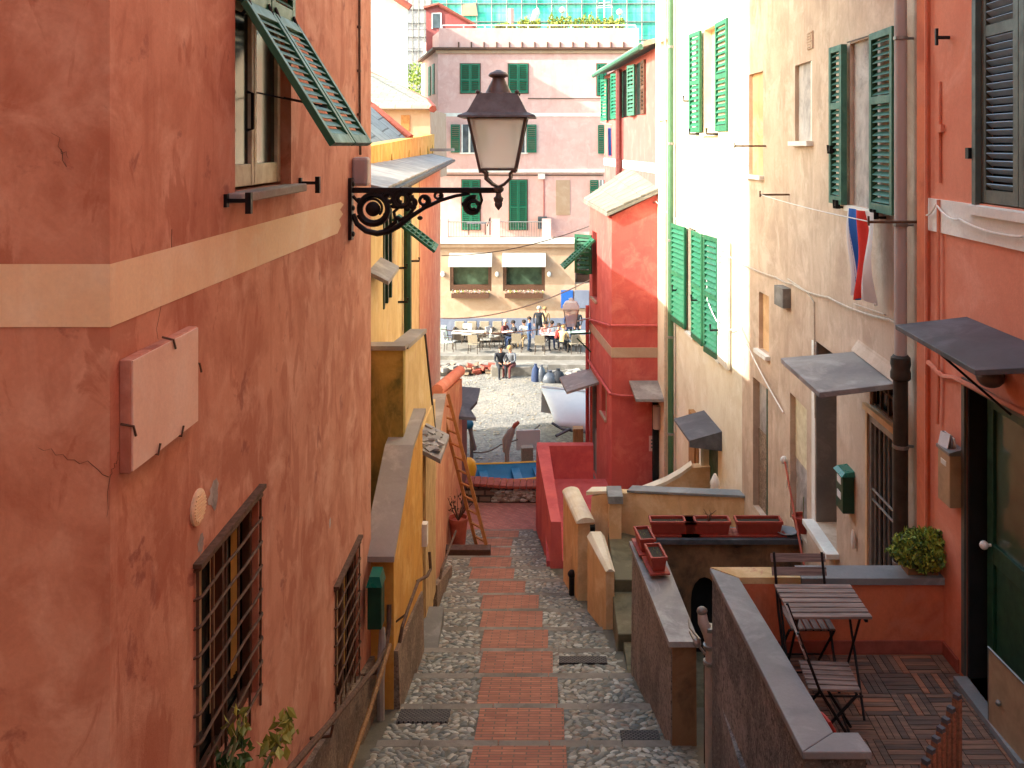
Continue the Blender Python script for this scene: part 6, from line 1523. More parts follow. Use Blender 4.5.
# rooftop room
g = MB(); y_ = 50.; zt_b = zt(33, y_)
g.prism([(xt(426, y_), y_, zt_b-1), (xt(475, y_), y_, zt_b-1), (xt(475, y_), y_, zt(25, y_)), (xt(438.5, y_), y_, zt(6, y_)), (xt(426, y_), y_, zt(8, y_))], (0, 4, 0)); g.build('rooftop_room', 'salmon_pink', h)
g = MB(); g.tube([(xt(424, y_), y_-.1, zt(8.5, y_)), (xt(438.5, y_), y_-.1, zt(4.5, y_)), (xt(476, y_), y_-.1, zt(26, y_))], .11, 5); g.build('rooftop_tiles', 'tile_red', h)
g = MB(); g.box(xt(433, y_), xt(440.5, y_), y_-.04, y_, zt(28, y_), zt(14, y_)); g.build('rooftop_window', 'grey_glass', h)
g = MB(); 
for x0, x1, a, c in ((431.8, 433, 29, 13), (440.5, 441.7, 29, 13), (433, 440.5, 14, 12.8)): g.box(xt(x0, y_), xt(x1, y_), y_-.06, y_, zt(a, y_), zt(c, y_))
g.build('rooftop_window_frame', 'white_trim', h)
# roof terrace plants, lamps, antenna, parasol
for i, (a, c, nm) in enumerate(((495, 514, 'low yellow green shrub at the left of the roof terrace'), (518, 540, 'shrub beside the white folded parasol on the roof terrace'), (548, 572, 'shrub below the left globe lamp on the roof terrace'), (574, 602, 'long shrub in the middle right of the roof terrace'), (604, 625, 'shrub below the right globe lamp on the roof terrace'))):
    t = thing('roof_shrub', nm, 'shrub', (X((a+c)/2), 47.8, Z(28)-.6), 0, 'shrubs on the roof terrace')
    hgt = (.45, .75, .95, .95, .8)[i]
    g = MB(); g.box(X(a), X(c), 47.5, 48.0, Z(28)-.7, Z(28)-.1); g.build('trough', 'terracotta', t)
    g = MB(); 
    for k in range(4): leaves(g, (X(a+(c-a)*(k+.5)/4), 47.8, Z(28)+hgt*.28), ((X(c)-X(a))*.17, .3, hgt*(.4+.12*((k*7+i) % 3))), 170, .15, seed=i*5+k, mats=2)
    g.build('foliage', ['leaf_yellow', 'leaf_green'], t)
for px, py, nm in ((562.5, 10, 'white globe lamp on a thin pole left of the antenna'), (621, 12, 'white globe lamp on a thin pole right of the antenna')):
    t = thing('globe_lamp', nm, 'lamp', (X(px), 48, Z(28)), 0, 'globe lamps on the roof terrace'); g = MB(); g.ball((X(px), 48, zt(py, 48)), .17, 12, 8); g.build('globe', 'globe_white', t, smooth=True)
    g = MB(); g.tube([(X(px), 48, Z(28)-.5), (X(px), 48, zt(py, 48)-.15)], .03, 5); g.build('pole', 'galv', t)
t = thing('antenna', 'thin rooftop antenna mast with cross bars', 'antenna', (X(604), 48, Z(28)))
g = MB(); x = xt(604.5, 48); g.tube([(x, 48, Z(28)-.5), (x, 48, zt(-8, 48))], .035, 5)
for py, w in ((8, .45), (6, .35), (3, .3), (-2, .4)): g.tube([(x-w, 48, zt(py, 48)), (x+w, 48, zt(py-1, 48))], .02, 4)
g.build('mast', 'white_trim', t)
t = MB(); p = py_(533, 22, 48); t.tube([p+Vector((-.15, 0, -.5)), p, p+Vector((.2, 0, .55)), p+Vector((.28, 0, .75))], [.06, .17, .2, .04], 8); tag(t.build('folded_parasol', 'white_cloth', smooth=True), 'white folded parasol tilted on the roof terrace', 'parasol')
t = MB(); p = py_(511, 18, 48); t.tube([p+Vector((0, 0, -.9)), p+Vector((0, 0, .5))], .16, 8); tag(t.build('vent_stack', 'rose_stucco'), 'pale chimney like vent stack on the roof terrace', 'chimney')
h = thing('netted_building', 'large building wrapped in green scaffold netting behind the roof terrace', 'building', (2, 75, -8))
g = MB(); g.box(xt(432, 75), xt(672, 75), 75, 90, -9, zt(-70, 75)); g.build('netting', 'green_net', h)
g = MB()
for k in range(12): z = zt(40, 75)+k*2.0*.75; g.tube([(xt(432, 75), 74.9, z), (xt(672, 75), 74.9, z)], .06, 5)
for k in range(17): x = xt(432, 75)+k*1.25; g.tube([(x, 74.9, 5), (x, 74.9, 17)], .05, 5)
g.build('scaffold', 'galv', h)
g = MB(); g.prism([(xt(462, 75), 74.8, zt(16, 75)), (xt(478, 75), 74.8, zt(16, 75)), (xt(476, 75), 74.8, zt(3, 75)), (xt(463, 75), 74.8, zt(5, 75))], (0, .05, 0)); g.build('torn_patch', 'peach_stucco', h)

# ---- restaurant
h = thing('restaurant', 'peach single storey restaurant front with two awninged windows and terrace roof', 'restaurant', (0, 44, -9.45))
def XR(px): return xt(px, YR)
def ZR(py): return zt(py, YR)
HW = [(XR(450), XR(491.5), ZR(291), ZR(253)), (XR(503), XR(545), ZR(291), ZR(253))]
g = MB(T(0, YR, 0) @ Matrix(((1, 0, 0, 0), (0, -1, 0, 0), (0, 0, 1, 0), (0, 0, 0, 1))))
g.wall(XR(425), XR(575), ZR(318), ZR(243), HW, .25); g.M = None
g.add([(XR(575), YR, -9.45), (XR(575), YP, -9.45), (XR(575), YP, ZR(243)), (XR(575), YR, ZR(243))], [(0, 1, 2, 3)])
g.add([(XR(425), YR, ZR(243)), (XR(575), YR, ZR(243)), (XR(575), YP, ZR(243)), (XR(425), YP, ZR(243))], [(0, 1, 2, 3)])
g.box(XR(575), XR(640), YR+.02, YP-.01, -9.45, ZR(284))
g.build('wall', 'peach_stucco', h)
g = MB(); g.box(XR(425), XR(640), YR-.02, YR+.2, -9.45, ZR(318)); g.build('painted_base', 'bluegrey_stucco', h)
g = MB(); g.box(XR(425), XR(576), YR-.3, YR+.1, ZR(243)+.002, ZR(238)); g.build('cornice', 'white_trim', h)
g = MB(); g.box(XR(425), XR(576), YR-.2, YR-.002, ZR(247), ZR(243)); g.build('cornice_lower_strip', 'peach_stucco', h)  # projecting peach strip just below the cornice
for i, H in enumerate(HW):
    g = MB(); g.box(H[0], H[1], YR+.22, YR+.25, H[2], H[3]); w_ = g.build('window', 'green_glass', h)
    g = MB()
    for x0, x1 in ((H[0], H[0]+.16), (H[1]-.16, H[1])): g.box(x0, x1, YR+.02, YR+.2, H[2], H[3])
    g.box(H[0]+.161, H[1]-.161, YR+.02, YR+.2, H[2], H[2]+.3)
    g.build('frame', 'brown_frame', w_)
    g = MB(); g.hexa([(H[0]-.03, YR-.45, H[3]-.62), (H[1]+.03, YR-.45, H[3]-.62), (H[1]+.03, YR-.02, H[3]-.5), (H[0]-.03, YR-.02, H[3]-.5)], [(H[0]-.03, YR-.40, H[3]-.50), (H[1]+.03, YR-.40, H[3]-.50), (H[1]+.03, YR-.01, H[3]+.02), (H[0]-.03, YR-.01, H[3]+.02)]); g.build('awning', 'awning_cream', h)
    bx = thing('window_box', ['long flower box with white flowers under the left restaurant window', 'long flower box with white flowers under the right restaurant window'][i], 'flower box', (H[0], YR-.2, H[2]-.3), 0, 'restaurant flower boxes')
    g = MB(); g.box(H[0]+.1, H[1]-.1, YR-.32, YR-.01, H[2]-.30, H[2]-.08); g.build('box', 'brown_frame', bx)
    g = MB()
    for k in range(9): leaves(g, (H[0]+.2+(H[1]-H[0]-.4)*k/8, YR-.18, H[2]-.0), (.14, .1, .09), 26, .09, seed=k, mats=3)
    g.build('flowers', ['white_cloth', 'cl_pink', 'leaf_green'], bx)
for px in (443, 497, 549): g = MB(); g.ball((XR(px), YR-.06, ZR(274)), (.1, .08, .14), 8, 6); g.build('wall_lamp', 'globe_white', h)
# railing of terrace
g = MB()
for (a, c) in ((448, 492), (500, 542)):
    for py in (222, 237): g.tube([(XR(a), YR+.1, ZR(py)), (XR(c), YR+.1, ZR(py))], .025, 5)
    for k in range(17): x = XR(a)+(XR(c)-XR(a))*k/16; g.tube([(x, YR+.1, ZR(237)), (x, YR+.1, ZR(222))], .014, 4)
g.build('railing', 'galv', h)
g = MB()
for a, c in ((440, 448), (492, 500), (542, 551)): g.box(XR(a), XR(c), YR, YR+.3, ZR(238), ZR(219))
g.build('railing_pillars', 'rose_stucco', h)
g = MB(); g.prism([(XR(556), YR+.5, ZR(240)), (XR(600), YR+.5, ZR(240)), (XR(600), YR+.5, ZR(233)), (XR(556), YR+.5, ZR(233))], (0, .2, 0)); g.build('side_wall', 'rose_stucco', h)
# terrace table & chairs above
t = thing('terrace_table_set', 'dark metal garden table on the upper pink terrace', 'table', (X(477), 45.5, ZR(238)))
g = MB(); g.box(XR(464), XR(484), 45.2, 46, ZR(226), ZR(225)); g.build('tabletop', 'cl_grey', t)
for px in (466, 483): g = MB(); g.tube([(XR(px), 45.5, ZR(238)), (XR(px), 45.5, ZR(226))], .03, 5); g.build('leg', 'black_iron', t)
g = MB(); g.tube([(XR(488), 45.5, ZR(238)), (XR(488), 45.5, ZR(220)), (XR(485), 45.5, ZR(229))], .03, 5); g.build('leg', 'black_iron', t)
# plants in the recess
t = thing('courtyard_shrub', 'dense green shrub in the recess right of the restaurant windows', 'shrub', (XR(588), 45.5, ZR(284)))
g = MB(); g.box(XR(577), XR(610), YR+.6, YR+1.4, ZR(284), ZR(277)); g.build('trough', 'brown_frame', t)
g = MB()
for i, (px, py, r) in enumerate(((584, 262, .55), (592, 252, .6), (580, 250, .45), (598, 262, .6), (590, 270, .5), (586, 243, .3), (603, 250, .6))): leaves(g, (XR(px), 45., ZR(py)), (r, r*.7, r), 240, .17, seed=i)
g.build('foliage', 'leaf_dark', t)
for px, pe, m_, l_ in ((561, 573, 'blue_cloth', 'bright blue poster board on the peach wall beside the small lantern'), (574.5, 589, 'bluegrey_stucco', 'grey blue board on the peach wall right of the blue poster')):
    t = MB(); t.box(XR(px), XR(pe), YR-.08, YR-.025, ZR(308), ZR(290)); tag(t.build('wall_board', m_, bevel=.01), l_, 'board')

# ---- beach edge : steps, rubble, bench
t = MB()
rnd = random.Random(12)
for i in range(46): t.cur = rnd.randrange(3); t.obox((rnd.uniform(-5.6, -2.6), rnd.uniform(38.9, 39.35), -9.95+rnd.uniform(0, .35)), (rnd.uniform(.2, .5), rnd.uniform(.2, .4), rnd.uniform(.1, .2)), (rnd.uniform(-.3, .3), rnd.uniform(-.3, .3), rnd.uniform(0, 3)))
tag(t.build('red_rubble_bank', ['tile_red', 'rubble', 'concrete']), 'low bank of reddish broken stones at the beach edge on the left', 'stone bank')
t = MB()
for i in range(26): t.cur = rnd.randrange(2); t.obox((rnd.uniform(-2.4, 2.2), rnd.uniform(38.7, 39.3), -9.95+rnd.uniform(0, .12)), (rnd.uniform(.2, .6), rnd.uniform(.2, .4), rnd.uniform(.08, .16)), (rnd.uniform(-.2, .2), rnd.uniform(-.2, .2), rnd.uniform(0, 3)))
tag(t.build('stone_bank', ['concrete', 'pale_slate']), 'pale broken slabs lying along the beach edge beside the seated pair', 'stone bank')
o = MB(); o.box(xt(491, 38.6), xt(548, 38.6), 38.42, 38.85, -9.97, -9.47); tag(o.build('stone_ledge', 'concrete', bevel=.03), 'low stone ledge on which the couple sits at the beach', 'bench')

# ---- people
def person(label, loc, rz, pose, top, legs, hair, lean=0., arms='lap', group=None, scale=1.):
    """one continuous skinned body, local: faces -Y"""
    o = thing('person', label, 'person', loc, rz, group)
    if pose == 'stand':
        P = dict(pel=(0, 0, .95), che=(0, -.02, 1.28), nk=(0, -.01, 1.47), hd=(0, -.03, 1.60), tp=(0, -.02, 1.73))
        for s in (-1, 1):
            P[f'sh{s}'] = (s*.19, 0, 1.41); P[f'el{s}'] = (s*.25, -.02, 1.14); P[f'ha{s}'] = (s*.22, -.14, .92)
            P[f'hp{s}'] = (s*.10, 0, .90); P[f'kn{s}'] = (s*.11, -.03, .48); P[f'an{s}'] = (s*.12, .03, .09); P[f'to{s}'] = (s*.13, -.15, .04)
    else:
        P = dict(pel=(0, 0, .52), che=(0, -.05-lean*.5, .86), nk=(0, -.06-lean*.8, 1.04), hd=(0, -.10-lean, 1.17), tp=(0, -.09-lean, 1.30))
        for s in (-1, 1):
            P[f'sh{s}'] = (s*.19, -.05-lean*.7, .98); P[f'el{s}'] = (s*.25, -.16-lean*.5, .72); P[f'ha{s}'] = (s*.10, -.38-lean*.3, .66 if arms == 'lap' else .80)
            P[f'hp{s}'] = (s*.10, -.04, .50); P[f'kn{s}'] = (s*.13, -.45, .50); P[f'an{s}'] = (s*.13, -.46, .09); P[f'to{s}'] = (s*.14, -.64, .05)
    Rr = dict(pel=.135, che=.14, nk=.055, hd=.095, tp=.075, sh=.065, el=.045, ha=.032, hp=.09, kn=.06, an=.045, to=.035)
    keys = list(P); idx = {k: i for i, k in enumerate(keys)}
    E = [('pel', 'che'), ('che', 'nk'), ('nk', 'hd'), ('hd', 'tp')]
    for s in (-1, 1): E += [('che', f'sh{s}'), (f'sh{s}', f'el{s}'), (f'el{s}', f'ha{s}'), ('pel', f'hp{s}'), (f'hp{s}', f'kn{s}'), (f'kn{s}', f'an{s}'), (f'an{s}', f'to{s}')]
    me = bpy.data.meshes.new('tmp'); me.from_pydata([Vector(P[k])*scale for k in keys], [(idx[a], idx[b_]) for a, b_ in E], [])
    ob = bpy.data.objects.new('tmp', me); col.objects.link(ob)
    md = ob.modifiers.new('s', 'SKIN'); sv = me.skin_vertices[0].data
    for k in keys:
        r_ = Rr[k.rstrip('-1')]*scale; sv[idx[k]].radius = (r_, r_*.85); sv[idx[k]].use_root = (k == 'pel')
    md.use_smooth_shade = True
    ss = ob.modifiers.new('u', 'SUBSURF'); ss.levels = 1; ss.render_levels = 1
    dg = bpy.context.evaluated_depsgraph_get(); dg.update()
    me2 = bpy.data.meshes.new_from_object(ob.evaluated_get(dg))
    bpy.data.objects.remove(ob)
    bm = bmesh.new(); bm.from_mesh(me2)
    # hands with fingers and face features merged into the body mesh
    me2.materials.clear()
    for m_ in ('skin', top, legs, 'cl_black'): me2.materials.append(MAT[m_])
    segs = [(a, b_) for a, b_ in E]
    def near(c):
        best = None
        for a, b_ in segs:
            A, B = Vector(P[a])*scale, Vector(P[b_])*scale; t_ = max(0, min(1, (c-A).dot(B-A)/max(1e-6, (B-A).length_squared))); d_ = (A+(B-A)*t_-c).length
            if best is None or d_ < best[0]: best = (d_, a, b_, t_)
        return best
    for f in bm.faces:
        _, a, b_, t_ = near(f.calc_center_median())
        f.smooth = True
        if a in ('nk', 'hd') or (a == 'che' and b_ == 'nk' and t_ > .8): f.material_index = 0
        elif b_.startswith('ha') and t_ > .9: f.material_index = 0
        elif a.startswith('hp') or a.startswith('kn') or a == 'pel' and b_.startswith('hp'): f.material_index = 2
        elif a.startswith('an'): f.material_index = 3
        else: f.material_index = 1
    bm.to_mesh(me2); bm.free()
    g = MB()
    for s in (-1, 1):
        hA = Vector(P[f'ha{s}'])*scale; d_ = (hA-Vector(P[f'el{s}'])*scale).normalized(); sd = d_.cross(Vector((0, 0, 1))).normalized() if abs(d_.z) < .95 else Vector((1, 0, 0))
        for k in range(4): p = hA+d_*.02+sd*(k-1.5)*.018; L_ = (.075, .085, .08, .065)[k]; g.tube([p, p+d_*L_*.6, p+d_*L_+Vector((0, 0, -.012))], [.010, .009, .007], 5)
        p = hA+sd*.03; g.tube([p, p+sd*.02+d_*.04], [.011, .008], 5)
    hd = Vector(P['hd'])*scale
    g.ball(hd+Vector((0, -.095, -.01)), (.014, .02, .02), 6, 4)
    for s in (-1, 1): g.ball(hd+Vector((s*.092, 0, 0)), (.012, .02, .028), 6, 4)
    for v_ in g.v: pass
    tmp = bpy.data.meshes.new('x'); tmp.from_pydata([tuple(v_) for v_ in g.v], [], g.f)
    bm = bmesh.new(); bm.from_mesh(me2); bm.from_mesh(tmp); bm.to_mesh(me2); bm.free()
    bo = bpy.data.objects.new('body', me2); col.objects.link(bo); bo.parent = o
    g = MB(); g.ball(hd+Vector((0, .02, .045)), (.108*scale, .112*scale, .098*scale), 12, 8); g.build('hair', hair, o, world=False, smooth=True)
    g = MB()
    for s in (-1, 1): g.ball(hd+Vector((s*.034, -.092, .012)), .010, 6, 4)
    g.box(hd.x-.022, hd.x+.022, hd.y-.102, hd.y-.09, hd.z-.05, hd.z-.043)
    g.build('face_features', 'cl_maroon', o, world=False)
    return o
ZB = -9.95; ZT = -9.45
person('person in black jacket and dark trousers sitting at the left on the beach ledge', (xt(500, 38.4), 38.5, ZB), R(15), 'sit', 'cl_black', 'cl_black', 'hair_dark', .05, scale=1.1)
person('person in dark grey jacket and maroon trousers sitting at the right on the beach ledge', (xt(512, 38.4), 38.5, ZB), R(-25), 'sit', 'cl_grey', 'cl_maroon', 'hair_blond', .12, scale=1.1)
def dining(label, px, Y, rz, top, legs, hair): return person(label, (xt(px, Y), Y, ZT-.02), rz, 'sit', top, legs, hair, .06, 'table')
dining('person in dark maroon top seated at the table left of the standing man', 503, 42.3, R(60), 'cl_maroon', 'cl_black', 'hair_grey')
dining('person in black top seated at the table behind the beach couple', 516, 42.0, R(-70), 'cl_black', 'cl_navy', 'hair_dark')
dining('person in white shirt seated beside the person in blue', 525.5, 42.2, R(-30), 'cl_white', 'cl_tan', 'hair_dark')
person('person in blue top and jeans standing between the tables', (xt(529, 41.2), 41.2, ZT), R(80), 'stand', 'cl_blue', 'cl_denim', 'hair_dark', scale=.92)
person('person in black jacket standing behind the dining tables', (xt(539, 42.8), 42.9, ZT), R(0), 'stand', 'cl_black', 'cl_black', 'hair_grey', scale=1.03)
person('person in tan top standing next to the man in black jacket', (xt(545, 43.1), 43.2, ZT), R(-20), 'stand', 'cl_tan', 'cl_grey', 'hair_blond', scale=.98)
dining('person in pink top seated facing the beach at the middle table', 545, 41.9, R(10), 'cl_pink', 'cl_black', 'hair_dark')
dining('person in red top seated at the left side of the right table', 556, 41.3, R(80), 'cl_red', 'cl_black', 'hair_dark')
dining('person in tan coat seated with back to the beach at the right table', 562, 40.9, R(150), 'cl_tan', 'cl_black', 'hair_blond')
dining('person in black and white top seated behind the middle table', 550, 42.0, R(40), 'cl_white', 'cl_navy', 'hair_dark')
person('person in dark blue clothes standing behind the small lantern', (xt(569, 42), 42.2, ZT), R(20), 'stand', 'cl_navy', 'cl_navy', 'hair_dark', scale=1.02)
person('person in black coat standing at the far right behind the lantern', (xt(577, 42), 42.3, ZT), R(-20), 'stand', 'cl_black', 'cl_black', 'hair_dark', scale=1.05)

# ---- restaurant chairs, tables
def cafe_chair(label, mat):
    o = thing('cafe_chair', label, 'chair', (0, 0, 0), 0, 'cafe chairs on the beach terrace')
    g = MB(); g.box(-.23, .23, -.22, .22, .42, .46); g.build('seat', mat, o, world=False)
    g = MB(); g.hexa([(-.22, .20, .50), (.22, .20, .50), (.22, .23, .50), (-.22, .23, .50)], [(-.22, .28, .88), (.22, .28, .88), (.22, .31, .88), (-.22, .31, .88)]); g.build('backrest', mat, o, world=False)
    for sx in (-1, 1):
        for sy in (-1, 1): g = MB(); g.tube([(sx*.20, sy*.19, .42), (sx*.22, sy*.22, 0)], .018, 5); g.build('leg', 'dark_wicker', o, world=False)
        g = MB(); g.tube([(sx*.23, .24, .66), (sx*.24, -.12, .66), (sx*.23, -.18, .45)], .018, 5); g.build('armrest', 'dark_wicker', o, world=False)
    return o
c0 = cafe_chair('cream cafe chair at the left end of the white table', 'awning_cream'); c0.location = (xt(450, 41.3), 41.3, ZT); c0.rotation_euler = (0, 0, R(80))
c1 = cafe_chair('brown wicker cafe chair pulled up in front of the left white table', 'wicker'); c1.location = (xt(474, 40.9), 40.9, ZT); c1.rotation_euler = (0, 0, R(170))
dup(c0, (xt(467, 43), 42.9, ZT), R(0), 'cream cafe chair behind the left white table')
dup(c0, (xt(485, 41.8), 41.8, ZT), R(-80), 'cream cafe chair at the right end of the left white table')
dup(c0, (xt(493, 42.4), 42.4, ZT), R(60), 'cream cafe chair left of the person in maroon')
dup(c1, (xt(517, 41.2), 41.2, ZT), R(175), 'wicker cafe chair with its back to the beach behind the seated couple')
dup(c1, (xt(540, 40.8), 40.8, ZT), R(178), 'wicker cafe chair with its back to the beach at the middle table')
dup(c0, (xt(569, 41.3), 41.3, ZT), R(120), 'cream cafe chair between the tan coat and the green table')
dup(c1, (xt(574, 41.0), 40.9, ZT), R(200), 'wicker cafe chair in front of the green table')
dup(c1, (xt(584, 41.0), 40.9, ZT), R(160), 'wicker cafe chair at the right corner of the green table')
for i, px in enumerate((459, 471.5, 484, 497)):
    o = thing('stacked_armchair', 'tan cushioned armchair by the blue grey wall, %s of the row' % ('leftmost', 'second from the left', 'third from the left', 'rightmost')[i], 'armchair', (xt(px, 43.3), 43.3, ZT), 0, 'armchairs along the restaurant wall')
    x = xt(px, 43.3)
    g = MB(); g.box(x-.27, x+.27, 43.0, 43.55, ZT+.12, ZT+.42); g.box(x-.27, x-.2, 43.0, 43.55, ZT+.42, ZT+.66); g.box(x+.2, x+.27, 43.0, 43.55, ZT+.42, ZT+.66); g.build('frame', 'dark_wicker', o)
    g = MB(); g.box(x-.195, x+.195, 43.0, 43.5, ZT+.42, ZT+.52); g.build('cushion', 'wicker', o, bevel=.02)
    g = MB(); g.obox((x, 43.6, ZT+.68), (.46, .10, .46), (R(-8), 0, 0)); g.build('backrest', 'wicker', o, bevel=.03)
def cafe_table(label, px, Y, w, mat, round_=False):
    o = thing('cafe_table', label, 'table', (xt(px, Y), Y, ZT), 0, 'tables on the beach terrace'); x = xt(px, Y)
    g = MB(); g.box(x-w/2, x+w/2, Y-.35, Y+.35, ZT+.72, ZT+.76); g.build('tabletop', mat, o)
    for sx in (-1, 1):
        for sy in (-1, 1): g = MB(); g.tube([(x+sx*(w/2-.06), Y+sy*.3, ZT), (x+sx*(w/2-.06), Y+sy*.3, ZT+.72)], .02, 5); g.build('leg', 'dark_wicker', o)
cafe_table('long table with white top at the left of the terrace', 468, 41.9, 1.5, 'awning_cream')
cafe_table('white table between the people in maroon and black', 509.5, 42.1, .7, 'white_cloth')
cafe_table('white table with food among the middle diners', 551, 41.6, .9, 'white_cloth')
cafe_table('pale green table at the right below the small lantern', 580, 42.0, 1.2, 'leaf_green' if False else 'mint_stucco')
t = thing('terrace_parasol_base', 'white covered stand at the left end of the terrace', 'stand', (xt(446, 43), 43, ZT)); g = MB(); g.hexa([(xt(441, 43), 42.8, ZT), (xt(449, 43), 42.8, ZT), (xt(449, 43), 43.2, ZT), (xt(441, 43), 43.2, ZT)], [(xt(441, 43), 42.8, ZT+.8), (xt(446, 43), 42.8, ZT+.8), (xt(446, 43), 43.2, ZT+.8), (xt(441, 43), 43.2, ZT+.8)]); g.build('cover', 'mint_stucco', t)
# bags by the beach
for i, (px, w, hh_, m_, l_) in enumerate(((535.5, .32, .75, 'cl_navy', 'upright dark blue bag at the left of the pile on the beach'), (541.5, .34, .70, 'grey_bag', 'grey upright sack second in the pile on the beach'), (549.5, .62, .48, 'grey_bag', 'large shiny grey sack in the middle of the pile'), (558, .5, .55, 'cl_black', 'black sack at the right end of the pile'))):
    t = MB(); x = xt(px, 37.5); rnd = random.Random(i)
    t.lathe([(w*.3, 0), (w*.55, .05), (w*.6, hh_*.4), (w*.45, hh_*.8), (w*.15, hh_), (w*.2, hh_+.06)], (x, 37.5, ZB+.02), 9); tag(t.build('sack', m_, smooth=True), l_, 'bag', 'bags lying on the beach')

# ---- boats
def boat(name, label, pts_, mat, inner, loc, rz, L, W, H, trim, tilt=0):
    o = thing(name, label, 'boat', loc, rz)
    g = MB(RY(0) @ RX(tilt)); n = 14; prof = []; vs = []
    for i in range(n+1):
        f = i/n; w = W/2*(math.sin(math.pi*min(1, f*.62+.02+.38*0)) ** .7 if f < .8 else math.sin(math.pi*.5)*max(0.02, 1-((f-.8)/.2)**2)*.96) if False else W/2*max(.03, (1-abs(2*f-.85)**2.6/ (1.15**2.6))) 
        sh = H*(1+.35*(2*f-1)**2); x = L*(f-.5)
        vs += [(x, -w, sh), (x, -w*.8, sh*.35), (x*.97, 0, .0+.12*H*(2*f-1)**4), (x, w*.8, sh*.35), (x, w, sh)]
    fs = [(i*5+k, i*5+k+1, i*5+k+6, i*5+k+5) for i in range(n) for k in range(4)]
    fs += [(0, 1, 2, 3, 4), tuple(n*5+k for k in (4, 3, 2, 1, 0))]
    g.add(vs, fs); hb = g.build('hull', mat, o, world=False, smooth=True, sharp=50)
    md = hb.modifiers.new('thick', 'SOLIDIFY'); md.thickness = .04
    g = MB(RX(tilt)); 
    for s in (0, 4): g.tube([vs[i*5+s] for i in range(n+1)], .045, 6)
    g.build('gunwale', trim, o, world=False, smooth=True)
    for f in (.3, .5, .7):
        i = int(f*n); g = MB(RX(tilt)); x = vs[i*5][0]; w = abs(vs[i*5][1]); g.box(x-.12, x+.12, -w, w, H*.72, H*.76); g.build('bench', inner, o, world=False)
    return o
boat('rowing_boat', 'blue and yellow wooden rowing boat drawn up behind the low stone wall', None, 'boat_blue', 'boat_blue', (xt(518, 26.2), 25.7, -9.74), R(9), 4.4, 1.35, .42, 'boat_yellow')
bw = thing('white_boat', 'white boat lying on its side on a wooden prop beside the red tower', 'boat', (1.0, 29, -9.8))
Yw = 29.5
g = MB(); nu, nv = 12, 8; vs = []
TA, TB = py_(541, 387, Yw+1.6), py_(632, 397, Yw+2.4); KA, KB = py_(556, 425, Yw-.4), py_(640, 438, Yw+.2)
for j in range(nv+1):
    v_ = j/nv
    for i in range(nu+1):
        u_ = i/nu; p = TA.lerp(TB, u_).lerp(KA.lerp(KB, u_), v_); bul = math.sin(math.pi*v_)*math.sin(math.pi*min(1, u_*1.2+.08))
        vs.append(p+Vector((0, -.35*bul, .22*bul)))
fs = [(j*(nu+1)+i, j*(nu+1)+i+1, (j+1)*(nu+1)+i+1, (j+1)*(nu+1)+i) for j in range(nv) for i in range(nu)]
g.add(vs, fs); ho = g.build('hull', 'boat_white', bw, smooth=True, sharp=80); sd = ho.modifiers.new('thick', 'SOLIDIFY'); sd.thickness = .06
g = MB(); g.hexa([TA+Vector((0, .1, -.9)), TB+Vector((0, .1, -1.0)), TB+Vector((0, .9, -1.0)), TA+Vector((0, .9, -.9))], [TA+Vector((.02, .1, -.04)), TB+Vector((0, .1, -.04)), TB+Vector((0, .9, -.3)), TA+Vector((.1, .9, -.3))]); g.build('far_side', 'boat_white', bw)
g = MB(); g.tube([TA, TA.lerp(TB, .5)+Vector((0, 0, .02)), TB], .05, 6); g.build('rim', 'boat_white', bw)
g = MB(); g.tube([py_(552, 423, Yw-.5), py_(562, 429, Yw-.6), py_(575, 431, Yw-.5), py_(600, 434, Yw-.4)], .045, 6); g.build('gunwale', 'dark_slate', bw)
t = MB(); p = py_(578, 436, 28.4); t.box(p.x-.16, p.x+.16, 28.2, 28.55, -9.9, p.z+.28); tag(t.build('wooden_crate', 'post_wood', bevel=.01), 'upright wooden block propping the white boat', 'prop')
t = MB(); A, B = py_(556, 436, 28.2), py_(570, 429, 28.6); t.tube([A, B], .05, 6); tag(t.build('beam', 'dark_slate'), 'dark beam lying on the beach beside the white boat', 'beam')
t = thing('outboard_motor', 'grey outboard motor standing upright with brown handle near the boats', 'outboard motor', (xt(507, 27), 27, -9.9))
g = MB(); Yq = 27.; 
g.tube([py_(507, 470, Yq), py_(507, 450, Yq)], .07, 7); g.tube([py_(506, 452, Yq), py_(507, 440, Yq), py_(511, 432, Yq), py_(514, 427, Yq)], [.10, .15, .12, .05], 8); g.build('leg', 'coping_grey', t, smooth=True)
g = MB(); g.tube([py_(511, 432, Yq), py_(515, 425, Yq), py_(519, 422, Yq)], [.05, .07, .05], 6); g.build('handle', 'terracotta', t)
g = MB(); g.ball(py_(508, 468, Yq), (.35, .2, .1), 10, 6); g.build('foot', 'wicker', t)
t = MB(); A = py_(528, 436, 27.8); t.obox((A.x, 27.9, A.z-.15), (.75, .06, .62), (0, 0, .1)); tag(t.build('square_board', 'boat_white', bevel=.02), 'white square panel standing beside the outboard motor', 'panel')
t = MB(); A = py_(527, 453, 27.3); t.obox(A, (.36, .3, .4), (0, 0, .1)); tag(t.build('cardboard_box', 'wicker', bevel=.01), 'tan box in front of the white panel on the beach', 'box')
t = thing('blue_cover_stand', 'post with blue cloth and dark gear at the left beach edge', 'stand', (xt(470, 25), 25, -9.9))
g = MB(); g.tube([py_(472, 470, 25), py_(471, 425, 25)], .05, 6); g.tube([py_(469, 425, 25), py_(475, 450, 25)], .06, 6); g.build('post', 'cl_grey', t)
g = MB(); g.ball(py_(468, 424, 25), (.16, .14, .14), 9, 6); g.build('blue_cloth', 'boat_blue', t, smooth=True)
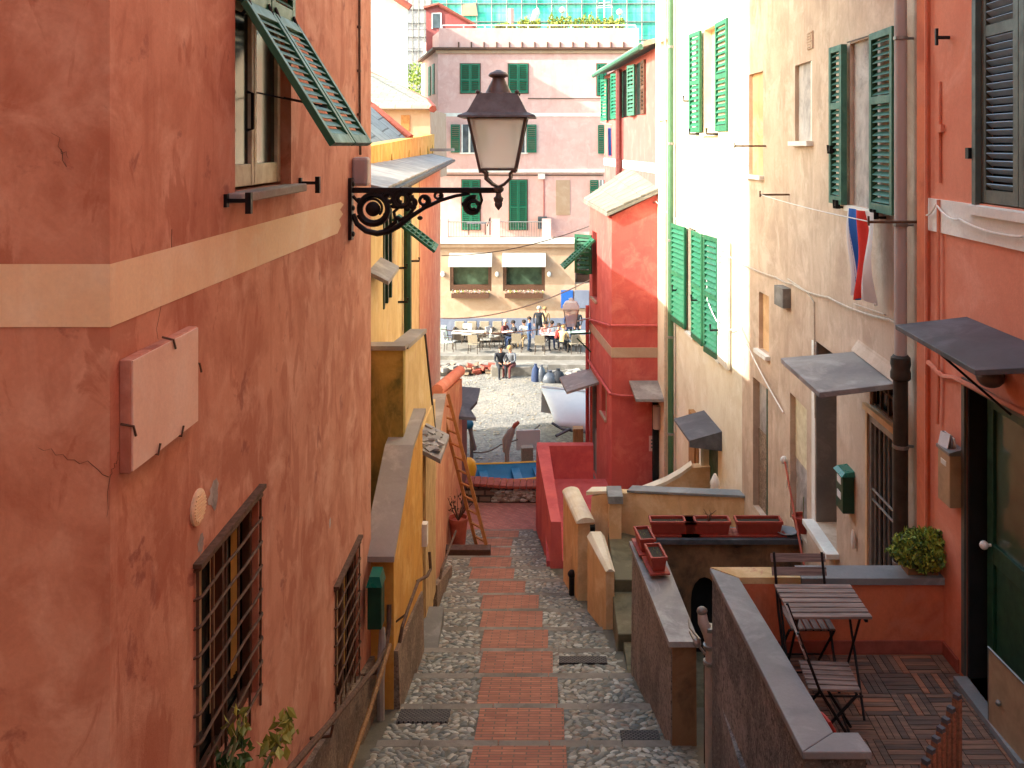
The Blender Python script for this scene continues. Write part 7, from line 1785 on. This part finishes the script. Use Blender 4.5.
t = MB(); p = py_(468, 465, 24.5); t.lathe([(.2, -.3), (.24, -.1), (.2, .1), (.1, .18)], p, 10); tag(t.build('yellow_buoy', 'boat_yellow', smooth=True), 'yellow buoy beside the ladder near the low stone wall', 'buoy')
wire('mooring_rope', [py_(472, 452, 25), py_(500, 445, 27), py_(540, 425, 29)], .02, 'cable_dark', 'dark rope running across the beach to the white boat', 'rope', [.1, .1])

# ============================================================ LIGHT, CAMERA
cam = bpy.data.cameras.new('camera'); co = bpy.data.objects.new('camera', cam); col.objects.link(co)
co.location = (0, 0, 0); co.rotation_euler = (R(90), 0, 0)
cam.sensor_width = 36; cam.lens = FPX/1024*36; cam.shift_x = -(CX-512)/1024; cam.shift_y = -(384-CY)/1024
cam.clip_start = .05; cam.clip_end = 2000
scene.camera = co
w = bpy.data.worlds.new('World'); scene.world = w; w.use_nodes = True; nt = w.node_tree
bg = nt.nodes['Background']; sky = nt.nodes.new('ShaderNodeTexSky'); sky.sky_type = 'NISHITA'; sky.sun_disc = False
SUN_DIR = Vector((1, .30, -.62)).normalized()      # direction the light travels
toS = -SUN_DIR; el = math.asin(toS.z); az = math.atan2(toS.x, toS.y)
sky.sun_elevation = el; sky.sun_rotation = az; sky.air_density = 1.1; sky.dust_density = 2.5; sky.ozone_density = 1.0
tint = nt.nodes.new('ShaderNodeMix'); tint.data_type = 'RGBA'; tint.blend_type = 'MULTIPLY'; tint.inputs[0].default_value = 1; tint.inputs[7].default_value = (.95, 1.0, .87, 1)
nt.links.new(sky.outputs[0], tint.inputs[6]); nt.links.new(tint.outputs[2], bg.inputs[0]); bg.inputs[1].default_value = .15
sd = bpy.data.lights.new('sun', 'SUN'); sd.energy = 2.0; sd.angle = R(.6); sd.color = (1, .96, .88)
so = bpy.data.objects.new('sun', sd); col.objects.link(so); so.rotation_euler = SUN_DIR.to_track_quat('-Z', 'Y').to_euler(); so.location = (-10, -3, 12)
vs_ = scene.view_settings; vs_.view_transform = 'Standard'; vs_.look = 'None'; vs_.gamma = 1; vs_.exposure = 2.45
scene.render.engine = 'CYCLES'
scene.cycles.max_bounces = 10; scene.cycles.diffuse_bounces = 6
